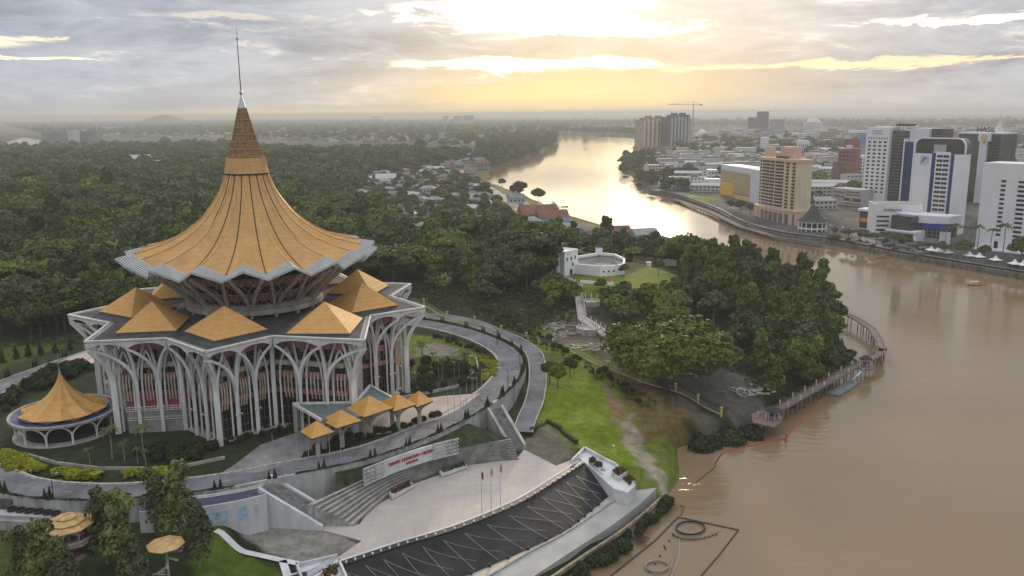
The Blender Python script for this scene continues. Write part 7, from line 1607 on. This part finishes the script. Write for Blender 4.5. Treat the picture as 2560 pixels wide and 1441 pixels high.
region([(-250, 505), (-150, 400), (300, 385), (700, 380), (870, 400), (900, 470), (860, 500), (560, 470)], 11, 13, ['broad']*5+['umbrella', 'olive'], 'far left woods', 1.0, 1.6)
region([(700, 392), (1000, 385), (1180, 392), (1150, 410), (1040, 425), (880, 455), (850, 420)], 7, 14, ['broad']*5+['olive'], 'far left woods', 1.0, 1.6, .85)
region([(1040, 640), (1180, 600), (1300, 600), (1390, 620), (1400, 655), (1395, 700), (1370, 740), (1230, 760), (1060, 715)], 15, 8.2, MIXD+['broad', 'bright'], 'woods between the hall and the white fort', .8, 1.3)
region([(1060, 715), (1230, 755), (1370, 735), (1430, 760), (1440, 790), (1360, 800), (1230, 790), (1120, 765)], 15, 9, ['broad', 'olive', 'olive', 'bright', 'broad'], 'open trees on the slope right of the ring road', .5, .85, .6)
region([(1390, 655), (1330, 625), (1380, 610), (1480, 605), (1600, 612), (1780, 645), (1880, 672), (1960, 700), (1900, 730), (1730, 700), (1640, 655), (1560, 648), (1480, 645)], 12, 8, MIXD, 'tree belt behind the white fort', .65, 1.05)
region([(1460, 745), (1520, 760), (1560, 780), (1600, 740), (1720, 720), (1640, 700), (1580, 730), (1540, 735)], 16, 9, ['olive', 'olive', 'broad', 'bright'], 'open trees on the green slope below the fort', .5, .85, .5)
region([(1700, 735), (1760, 700), (1900, 700), (2000, 725), (2085, 765), (2100, 800), (2085, 840), (2100, 865), (2060, 915), (1990, 965), (1950, 985), (1900, 950), (1860, 900), (1800, 850), (1700, 800), (1640, 760)], 6, 7.6, ['tall']*6+['broad']*4+['olive'], 'dark woods on the point above the pier', .75, 1.1)
region([(1510, 770), (1640, 760), (1700, 800), (1800, 850), (1860, 900), (1820, 920), (1700, 900), (1600, 860), (1540, 830)], 11, 9, ['olive', 'broad', 'bright', 'olive'], 'olive trees round the big rain tree', .55, .9, .75)
region([(870, 480), (1000, 440), (1120, 430), (1190, 460), (1240, 510), (1280, 560), (1330, 600), (1200, 600), (1000, 600), (900, 560)], 5, 9.5, ['broad', 'broad', 'olive', 'bright', 'broad'], 'trees between the village houses', .4, .85, .6, .6)
region([(1235, 421), (1180, 400), (1230, 360), (1330, 345), (1393, 342), (1388, 362), (1342, 387), (1284, 401)], 4, 17, ['broad'], 'wooded far left bank of the river', 1.1, 1.7, .9)
region([(1545, 405), (1600, 390), (1660, 392), (1700, 420), (1740, 470), (1690, 494), (1600, 470), (1560, 430)], 4, 12, ['broad', 'broad', 'olive'], 'trees on the far right bank below the condominium towers', .6, 1.1, .7)
region([(1380, 610), (1290, 560), (1330, 545), (1450, 590), (1520, 604), (1480, 612)], 6, 14, ['broad', 'bright'], 'trees by the near waterfront', .5, .9, .45)
region([(1640, 398), (1700, 375), (1760, 345), (2560, 330), (2700, 400), (2640, 470), (2560, 500), (2150, 500), (2020, 500), (1880, 440), (1780, 470), (1700, 470), (1640, 440)], 4, 24, ['broad'], 'trees among the town blocks', .8, 1.5, .5)
region([(1380, 335), (1500, 326), (1700, 335), (1600, 346), (1403, 338)], 4, 30, ['broad'], 'trees on the far river bend', 1.1, 1.7, .9)
region([(-100, 388), (120, 376), (560, 366), (700, 380), (300, 386)], 5, 26, ['broad'], 'far left woods', 1.1, 1.8, .6)
region([(100, 340), (560, 345), (1200, 380), (1330, 345), (1500, 318), (2560, 325), (2560, 306), (600, 304), (0, 312)], 4, 58, ['broad'], 'trees of the far suburbs', 1.1, 2.1, .8)
region([(1850, 480), (2000, 500), (2040, 470), (1960, 460)], 4, 16, ['broad'], 'trees among the town blocks', .8, 1.2, .5)
region([(2075, 590), (2110, 575), (2180, 605), (2300, 622), (2420, 645), (2430, 655), (2300, 640), (2180, 622), (2080, 603)], 4, 8, ['broad', 'umbrella', 'olive'], 'dark trees lining the town esplanade', .3, .6, .55)
region([(1965, 470), (2060, 450), (2110, 480), (2060, 500), (2010, 540)], 4, 14, ['broad'], 'trees among the town blocks', .6, .9, .6)
# river edge scrub below the promenade and lawn
SCR = offset(outp, -4.0); 
info = []
for x, y, k, s, zn in TREES:
    q = in_frame(x, y, 10, 60); 
    if q is None: continue
    info.append((PROTO[k][0][2]*s/q[2], x, y, k, s, zn))
info.sort(reverse=True)
ZL = {'dense woods behind and left of the hall': 'dark green tree in the dense woods behind and left of the hall', 'far left woods': 'hazy grey-green tree in the far woods at upper left', 'woods between the hall and the white fort': 'deep green tree in the woods between hall and white fort',
 'open trees on the slope right of the ring road': 'small open-crowned tree on the slope above the ring road', 'tree belt behind the white fort': 'green tree in the belt behind the white fort', 'open trees on the green slope below the fort': 'small tree on the green slope below the white fort',
 'dark woods on the point above the pier': 'very dark tall tree on the wooded point above the pier', 'olive trees round the big rain tree': 'olive tree beside the big rain tree', 'trees between the village houses': 'tree between the village houses', 'trees by the near waterfront': 'tree by the near waterfront beyond the fort', 'wooded far left bank of the river': 'tree on the wooded far left river bank'}
KA = {'broad': 'round-crowned', 'umbrella': 'wide flat-crowned', 'olive': 'pale-trunked', 'bright': 'bright green', 'tall': 'tall narrow'}
NIND = 285
for sz, x, y, k, s, zn in info[:NIND]:
    lab = ZL.get(zn, 'tree in the '+zn); lab = KA[k]+' '+lab.replace('deep green ', '').replace('dark green ', '').replace('very dark tall ', 'very dark ').replace('small open-crowned ', 'small ')
    plant(k, x, y, lab, KA[k]+' trees: '+zn, s, rnd=fr)
kinds = ['broad', 'olive', 'bright', 'umbrella', 'tall']; ob = []; first = {}
def lo_proto(kind, seed):
    cr, tr, R, H = PROTO[kind][seed % len(PROTO[kind])]; rng = np.random.default_rng(300+seed); l = dict(broad=lobes_broad, olive=lobes_broad, bright=lobes_broad, umbrella=lobes_umbrella, tall=lobes_tall)[kind](rng, R, H)
    return crown_mesh('far crown', l, 900, .80, dict(broad=LF, olive=LFO, bright=LFB, umbrella=LF, tall=LF)[kind], rng)
for k in kinds: first[k] = len(ob); [ob.append(bpy.data.objects.new('canopy', lo_proto(k, i))) for i in range(2)]
rest = info[NIND:]; print('forest rest', len(rest), 'total', len(TREES))
ra = np.array([(r[1], r[2]) for r in rest]); rh = height(ra[:, 0], ra[:, 1]); me = bpy.data.meshes.new('woodland'); me.vertices.add(len(rest)); me.vertices.foreach_set('co', np.stack([ra[:, 0], ra[:, 1], rh], 1).astype(np.float32).ravel())
for nm, ty, vals in (('rot', 'FLOAT', [fr.uniform(0, 6.28) for _ in rest]), ('scl', 'FLOAT', [r[4] for r in rest]), ('kid', 'INT', [first[r[3]]+fr.randrange(2) for r in rest])):
    at2 = me.attributes.new(nm, ty, 'POINT'); at2.data.foreach_set('value', vals)
fo = bpy.data.objects.new('woodland', me); col.objects.link(fo); tag(fo, 'unbroken canopy of the woods and town trees away from the nearest ones', 'woodland', kind='stuff')
ng = bpy.data.node_groups.new('woodland scatter', 'GeometryNodeTree'); ng.interface.new_socket('Geometry', in_out='INPUT', socket_type='NodeSocketGeometry'); ng.interface.new_socket('Geometry', in_out='OUTPUT', socket_type='NodeSocketGeometry')
N = ng.nodes; L = ng.links; gi = N.new('NodeGroupInput'); gout = N.new('NodeGroupOutput'); m2p = N.new('GeometryNodeMeshToPoints'); iop = N.new('GeometryNodeInstanceOnPoints'); jn = N.new('GeometryNodeJoinGeometry')
for o in reversed(ob):
    oi = N.new('GeometryNodeObjectInfo'); oi.inputs['Object'].default_value = o; oi.inputs['As Instance'].default_value = True; L.new(oi.outputs['Geometry'], jn.inputs[0])
def na_(nm, ty): n = N.new('GeometryNodeInputNamedAttribute'); n.data_type = ty; n.inputs[0].default_value = nm; return n.outputs['Attribute']
cx_ = N.new('ShaderNodeCombineXYZ'); L.new(na_('rot', 'FLOAT'), cx_.inputs[2]); L.new(gi.outputs[0], m2p.inputs[0]); L.new(m2p.outputs[0], iop.inputs['Points']); L.new(jn.outputs[0], iop.inputs['Instance']); iop.inputs['Pick Instance'].default_value = True
L.new(na_('kid', 'INT'), iop.inputs['Instance Index']); L.new(cx_.outputs[0], iop.inputs['Rotation']); L.new(na_('scl', 'FLOAT'), iop.inputs['Scale']); L.new(iop.outputs[0], gout.inputs[0])
md = fo.modifiers.new('scatter', 'NODES'); md.node_group = ng
# ---- trees one can point to
def put(kind, u, v, z, lab, s=1., grp=None, var=None, zs=None): p = W(u, v, z); return plant(kind, p.x, p.y, lab, grp, s, None, var, zs, fr)
put('rain', 1668, 962, 9, 'huge spreading rain tree with bright green top beside the grey yard', 1.22, zs=1.0)
put('bright', 1090, 655, 15, 'yellow-green topped tree in the woods right of the golden roof', 1.35).children[0].data = PROTO['bright'][0][0]
r_ = put('tall', 1378, 706, 18, 'tall dark tree standing left of the fort keep', .8)
put('olive', 1645, 715, 15, 'round tree alone on the grass right of the fort', .62); put('olive', 1560, 712, 16, 'small round tree on the grass in front of the fort wall', .45)
put('broad', 1298, 505, 5, 'left of two dark trees silhouetted against the bright water', 1.5); put('broad', 1345, 512, 5, 'right of two dark trees silhouetted against the bright water', 1.1); put('broad', 1255, 470, 5, 'smallest dark tree on the shore left of the two silhouetted trees', .8)
for (u, v, lab, s) in ((1375, 965, 'left small dark tree on the lawn beside the access road', .42), (1394, 975, 'right small dark tree on the lawn beside the access road', .46), (1425, 948, 'small sparse tree on the lawn near the fence', .38)): put('broad', u, v, 10, lab, s, zs=s*1.3)
for (u, v, lab, s, k) in ((120, 1500, 'bushy gum tree at the bottom left corner beside the lookout tower', .95, 'gum'), (60, 1490, 'low gum tree at the very bottom left', .8, 'gum'), (170, 1530, 'gum tree just right of the bottom left corner', .8, 'gum'), (270, 1425, 'gum tree right of the lookout tower', 1.0, 'gum'), (320, 1440, 'tallest dark gum tree between the two lookouts', 1.05, 'gum'), (335, 1500, 'lower gum tree in front of the tallest dark one', .8, 'gum'), (455, 1385, 'gum tree in front of the service building with pale forked trunk', 1.15, 'gum'), (500, 1435, 'slender gum tree with leaning pale trunks right of the viewing shelter', .9, 'gum'), (395, 1345, 'dense gum tree hiding the left end of the navy roof', .9, 'gum')): put(k, u, v, 8, lab, s)
# palms and shrubs of the garden
for (u, v, lab, s, vr) in ((280, 1146, 'palm with pale trunk in front of the left corner of the hall', .95, 1), (362, 1145, 'palm standing before the stepped wall of the hall', 1.0, 1), (312, 1150, 'thin palm between the two garden palms', .7, 0), (225, 1160, 'short bright palm in the garden below the round pavilion', .6, 0), (345, 1158, 'small palm near the garden wall', .6, 0), (365, 1160, 'smallest palm near the garden wall', .55, 0), (68, 1090, 'palm beside the round pavilion', .8, 0)): put('palm', u, v, 14, lab, s, None, vr)
for i in range(16): u, v = fr.uniform(1030, 1190), fr.uniform(905, 975); put('palm', u, v, 14, 'palm in the walled palm garden inside the ring road', fr.uniform(.5, .8), 'palms of the walled garden', fr.randrange(3))
for i in range(40): u, v = fr.uniform(1020, 1195), fr.uniform(900, 982); put('bush', u, v, 14, 'dark bush in the walled palm garden', fr.uniform(.7, 1.3), 'bushes of the walled palm garden')
def fill(kind, pts, z, sp, lab, grp, s0, s1, prob=1.):
    X, Y = sample(P2(pts, z), sp, frng)
    for x, y in zip(X, Y):
        if fr.random() < prob: plant(kind, x, y, lab, grp, fr.uniform(s0, s1), None, None, None, fr)
fill('bush', [(300, 1118), (560, 1110), (540, 1145), (440, 1158), (330, 1140)], 14, 2.6, 'dark bush at the foot of the hall facade', 'bushes at the foot of the hall facade', .7, 1.3, .8)
fill('bush', [(560, 1095), (720, 1060), (740, 1075), (640, 1100), (590, 1120)], 14, 2.4, 'low bush in the raised bed beside the entrance', 'bushes in the raised bed beside the entrance', .5, .8, .7)
fill('bush', [(752, 1135), (830, 1098), (930, 1078), (1020, 1058), (1092, 1034), (1098, 1042), (1000, 1075), (900, 1100), (760, 1148)], 14, 2.0, 'dark bush in the long bed under the pyramid shelters', 'bushes of the long bed under the shelters', .5, .85)
fill('bush', [(10, 1000), (120, 930), (200, 905), (240, 920), (190, 945), (60, 985), (20, 1060)], 14, 3.4, 'green bush in the garden behind the round pavilion', 'bushes behind the round pavilion', .9, 1.6, .9)
fill('lime', [(0, 1135), (40, 1130), (90, 1160), (110, 1180), (60, 1185), (0, 1165)], 14, 1.9, 'lime yellow clipped shrub at the left bend of the ring road', 'lime shrubs at the left bend', .8, 1.2, .85)
fill('lime', [(125, 1180), (180, 1172), (250, 1182), (225, 1197), (150, 1198), (120, 1192)], 14, 1.7, 'lime yellow shrub in the left wavy bed along the inner kerb', 'lime shrubs of the left wavy bed', .7, 1.1, .8)
fill('lime', [(305, 1184), (380, 1176), (455, 1166), (460, 1178), (400, 1192), (310, 1196)], 14, 1.7, 'lime yellow shrub in the right wavy bed along the inner kerb', 'lime shrubs of the right wavy bed', .7, 1.1, .8)
fill('lime', [(1190, 890), (1212, 885), (1238, 905), (1238, 935), (1215, 965), (1205, 950), (1218, 920)], 14, 1.9, 'lime yellow shrub inside the right bend of the ring road', 'lime shrubs inside the right bend', .7, 1.1, .8)
fill('bush', [(1085, 835), (1150, 850), (1215, 880), (1205, 888), (1140, 862), (1085, 845)], 14, 2.4, 'low bush along the inner kerb at the right of the ring', 'low bushes along the right inner kerb', .4, .7, .8)
fill('bush', [(1150, 1085), (1235, 1040), (1270, 1085), (1262, 1096), (1160, 1104)], 11, 2.5, 'dark bush on the bank between sign wall and narrow stairs', 'bushes between sign wall and narrow stairs', .8, 1.3, .9)
fill('bush', [(690, 1235), (900, 1160), (905, 1200), (800, 1250), (760, 1262)], 11, 2.9, 'dark bush on the bank right of the white-walled stairs', 'bushes on the bank right of the white-walled stairs', .9, 1.5, .75)
fill('bush', [(1740, 1100), (1790, 1070), (1850, 1050), (1900, 1070), (1860, 1080), (1780, 1100)], 3.5, 3.4, 'dark shrub on the shore left of the pier platform', 'shrubs on the shore left of the pier', 1.6, 2.8, .95)
fill('bush', [(2060, 900), (2140, 870), (2140, 885), (2060, 950), (1960, 1010), (1940, 1005)], 2.5, 3.4, 'low dark shrub on the shore behind the pier', 'shrubs on the shore behind the pier', 1., 1.7, .9)
fill('bush', [(1200, 780), (1300, 820), (1420, 868), (1560, 925), (1640, 965), (1630, 975), (1540, 935), (1400, 880), (1290, 838), (1190, 792)], 13, 3.4, 'scrubby bush along the yellow-post fence', 'bushes along the yellow-post fence', .6, 1.1, .6)
# shrubs between the promenade ledge and the water
sx = [p for p in along([Vector((x, y, 0)) for x, y in offset(outp, -3.6)], 2.0)]
for j in range(5):
    for p in sx:
        q = offset([tuple(s_)[:2] for s_ in sx], -1.8*j)[sx.index(p)]; x, y = q[0]+fr.uniform(-.7, .7), q[1]+fr.uniform(-.7, .7)
        if seg_sd(np.array([x]), np.array([y]), RIVER)[0] > -.6: plant('bush', x, y, 'dark shrub on the bank below the promenade', 'shrubs on the bank below the promenade', fr.uniform(.8, 1.3), max(.1, hz1(x, y)), None, None, fr)
# paired conical shrubs on the planted strip of the ring wall
strip_c = along([Vector((x, y, 14.2)) for x, y in offset(RINGC, -4.45, True)], 1e9)[:-1]; acc = 0; k = 0
for i in range(len(strip_c)):
    a = strip_c[i]; b = strip_c[(i+1) % len(strip_c)]; acc += (b-a).length
    if acc > 9.5:
        acc = 0; q = in_frame(a.x, a.y, 14)
        if q is None or (a-Vector((X0, Y0, 14.2))).y > 90: continue
        d = (b-a).normalized()
        for s_ in (-.6, .6): plant('cypress', a.x+d.x*s_, a.y+d.y*s_, 'small dark conical shrub in a pair on the outer edge of the ring road', 'paired conical shrubs on the outer edge of the ring road', fr.uniform(.75, 1.15), 14.2, None, None, fr)
for (u, v, s) in ((8, 912, 1.7), (42, 900, 1.8), (72, 893, 1.9), (102, 888, 1.8), (138, 880, 1.7), (176, 873, 1.7)): put('cypress', u, v, 14, 'large dark conical shrub on the grass beside the left stretch of the road', s, 'large conical shrubs beside the left road')
# esplanade planting across the river
for (u, v, s) in ((2085, 598, .55), (2120, 602, .6), (2150, 606, .65), (2190, 612, .6), (2235, 618, .7), (2210, 605, .5)): put('umbrella', u, v, 4, 'dark small tree with whitewashed trunk on the town esplanade', s, 'whitewashed-trunk trees on the esplanade')
for (u, v, s, vr) in ((2362, 618, 1.3, 2), (2385, 622, 1.5, 2), (2405, 620, 1.4, 2), (2425, 618, 1.3, 2), (2442, 632, 1.6, 2), (2475, 638, 1.5, 2), (2505, 645, 1.9, 2), (2440, 618, 1.5, 2)): put('palm', u, v, 4, 'tall dark palm in front of the white hotel', s, 'tall palms in front of the white hotel', vr)
for (u, v, s, lab) in ((2410, 640, .7, 'low dark tree mass left of the white hotel palms'), (2550, 662, 1.2, 'dark tree at the right edge in front of the white hotel'), (2460, 650, .6, 'low tree under the palms by the white tents'), (1850, 540, .8, 'dark tree between the yellow building and the banners'), (1825, 530, .7, 'smaller dark tree left of the banners'), (1875, 545, .7, 'dark tree beside the peach apartment tower'), (1560, 430, 1.4, 'dark tree cluster on the tip of the far right bank')): put('broad', u, v, 4, lab, s)
def hedge(lab, path, w_, h_, n, mt=None, leaf=.2):
    """clipped hedge: leaf clumps round a solid core along a path of (x, y, z)"""
    rng = np.random.default_rng(len(path)); P_ = [Vector(p) for p in path]; Ls = [0]
    for a, b in zip(P_, P_[1:]): Ls.append(Ls[-1]+(b-a).length)
    S = rng.uniform(0, Ls[-1], n); Q = np.zeros((n, 3)); T_ = np.zeros((n, 3)); ii_ = np.clip(np.searchsorted(Ls, S)-1, 0, len(P_)-2)
    for k in range(n):
        i = ii_[k]; t = (S[k]-Ls[i])/max(1e-6, Ls[i+1]-Ls[i]); q = P_[i].lerp(P_[i+1], t); d = (P_[i+1]-P_[i]).normalized(); sd_ = Vector((-d.y, d.x, 0)); f = rng.uniform(-1, 1); up = math.sqrt(max(0, 1-f*f*.7))
        Q[k] = q+sd_*f*w_/2+Vector((0, 0, h_*up*rng.uniform(.75, 1.1)*(.8+.2*math.sin(S[k]*.9))))
    nrm = rng.normal(0, .6, (n, 3)); nrm[:, 2] += 1; nrm /= np.linalg.norm(nrm, axis=1)[:, None]; a = np.cross(nrm, rng.normal(size=(n, 3))); a /= np.linalg.norm(a, axis=1)[:, None]; b = np.cross(nrm, a); s = (leaf*rng.uniform(.6, 1.3, n))[:, None]
    V_ = np.stack([Q-a*s-b*s*.6, Q+a*s*.7-b*s, Q+a*s+b*s*.5, Q-a*s*.6+b*s], 1).reshape(-1, 3); o0 = np.array(path[len(path)//2]); me = fastmesh('hedge', V_-o0, np.arange(len(V_)).reshape(-1, 4), False); me.materials.append(mt or LFD)
    import bmesh
    bm = bmesh.new(); bm.from_mesh(me); prev = None
    for i, p in enumerate(P_):
        d = (P_[min(i+1, len(P_)-1)]-P_[max(i-1, 0)]).normalized(); sd_ = Vector((-d.y, d.x, 0))*w_*.42; c = p-Vector(o0); r = [bm.verts.new(c+v) for v in (-sd_-Vector((0, 0, .3)), -sd_+Vector((0, 0, h_*.7)), sd_+Vector((0, 0, h_*.7)), sd_-Vector((0, 0, .3)))]
        if prev: [bm.faces.new((prev[j], prev[j+1], r[j+1], r[j])) for j in range(3)]
        prev = r
    bm.to_mesh(me); bm.free(); o = bpy.data.objects.new('hedge', me); col.objects.link(o); o.location = o0; tag(o, lab, 'hedge'); return o
ro_ = offset(RINGC, -4.5, True); nR = len(RINGC)
seg_ = lambda i0, i1, z=14.15: [(ro_[i % nR][0], ro_[i % nR][1], z) for i in range(i0, i1)]
hedge('dark low hedge on top of the wall along the left front of the ring road', seg_(nR-22, nR+22), .8, .55, 5200, None, .16)
hedge('dark low hedge along the outer kerb above the sign wall', seg_(nR+26, nR+52), .8, .5, 3600, None, .16)
hedge('dark hedge following the outer kerb round the right bend of the ring road', seg_(nR+52, nR+92), .9, .6, 5600, None, .17)
hedge('dark hedge between the two lanes at the far right of the ring road', [(p[0], p[1], 14.1) for p in offset(RINGC, -4.6, True)[80:98]], .8, .7, 2600, None, .17)
pw_ = offset([tuple(p) for p in wl], -1.4)
hedge('ragged shrubbery at the foot of the retaining wall behind the lookout tower', [(x, y, 9.4) for x, y in pw_[6:34]], 2.2, 1.5, 5200, LFD, .26)
hedge('overgrown dark shrub line on the mud bank left of the pier', [tuple(W(u, v, .6)) for u, v in ((1730, 1126), (1768, 1108), (1840, 1088), (1885, 1070))], 3.5, 1.7, 3600, LFD, .3)
hedge('shrub line at the water edge behind the pier', [tuple(W(u, v, .8)) for u, v in ((1945, 1018), (1985, 998), (2040, 960), (2085, 915), (2130, 885))], 4, 2.0, 3600, LFD, .3)
def scatter(name, lab, regs, spacing, s0, s1, keep=True):
    xs_, ys_ = [], []
    for pts, z in regs: X, Y = sample(P2(pts, z), spacing, frng); xs_.append(X); ys_.append(Y)
    X, Y = np.concatenate(xs_), np.concatenate(ys_); k = frng.uniform(0, 1, len(X)) < .8
    for p, d in ((RING_OUT, .6), (FORT, 1), (RIVER, .3)): k &= seg_sd(X, Y, p) > d
    for L_ in (ACC, [tuple(p) for p in SPw]):
        for q in L_: k &= (X-q[0])**2+(Y-q[1])**2 > 12
    X, Y = X[k], Y[k]; me = bpy.data.meshes.new(name); me.vertices.add(len(X)); me.vertices.foreach_set('co', np.stack([X, Y, height(X, Y)-.3], 1).astype(np.float32).ravel())
    for nm, ty, vals in (('rot', 'FLOAT', frng.uniform(0, 6.28, len(X))), ('scl', 'FLOAT', frng.uniform(s0, s1, len(X))), ('kid', 'INT', frng.integers(0, len(ob), len(X)))): a = me.attributes.new(nm, ty, 'POINT'); a.data.foreach_set('value', vals.astype(np.int32 if ty == 'INT' else np.float32))
    o = bpy.data.objects.new(name, me); col.objects.link(o); md = o.modifiers.new('scatter', 'NODES'); md.node_group = ng; tag(o, lab, 'undergrowth', kind='stuff')
scatter('undergrowth', 'tangled low undergrowth and weeds on the slopes and under the trees', [([(1045, 700), (1230, 735), (1380, 700), (1440, 755), (1440, 800), (1370, 815), (1290, 830), (1180, 790), (1050, 765)], 15),
  ([(1500, 740), (1720, 700), (1740, 760), (1640, 780), (1540, 800), (1500, 780)], 14), ([(1640, 760), (1800, 800), (2090, 800), (2140, 880), (2060, 940), (1950, 1005), (1860, 960), (1700, 860)], 6), ([(1120, 805), (1290, 845), (1420, 880), (1560, 925), (1640, 960), (1620, 975), (1500, 930), (1380, 885), (1270, 855)], 13),
  ([(-100, 880), (200, 840), (400, 760), (1040, 690), (1040, 760), (560, 800), (210, 860)], 14)], 2.3, .06, .16)
for lab, pts, w_, n in (('bright lime clipped hedge curving round the far left garden bend', ((0, 1132), (30, 1140), (62, 1156), (96, 1176)), 3.4, 2600), ('wavy lime clipped bed along the inner kerb, left one', ((128, 1184), (160, 1178), (190, 1190), (222, 1184), (250, 1190)), 2.8, 2600), ('wavy lime clipped bed along the inner kerb, right one', ((306, 1190), (340, 1180), (372, 1190), (405, 1176), (432, 1182), (458, 1168)), 2.8, 3000), ('lime clipped hedge strip behind the round pavilion', ((20, 985), (60, 958), (105, 935), (150, 918)), 1.8, 1800)):
    hedge(lab, [tuple(p) for p in along([W(u, v, 13.9) for u, v in pts], 1.5)], w_, .9, n, LHEDGE, .2)
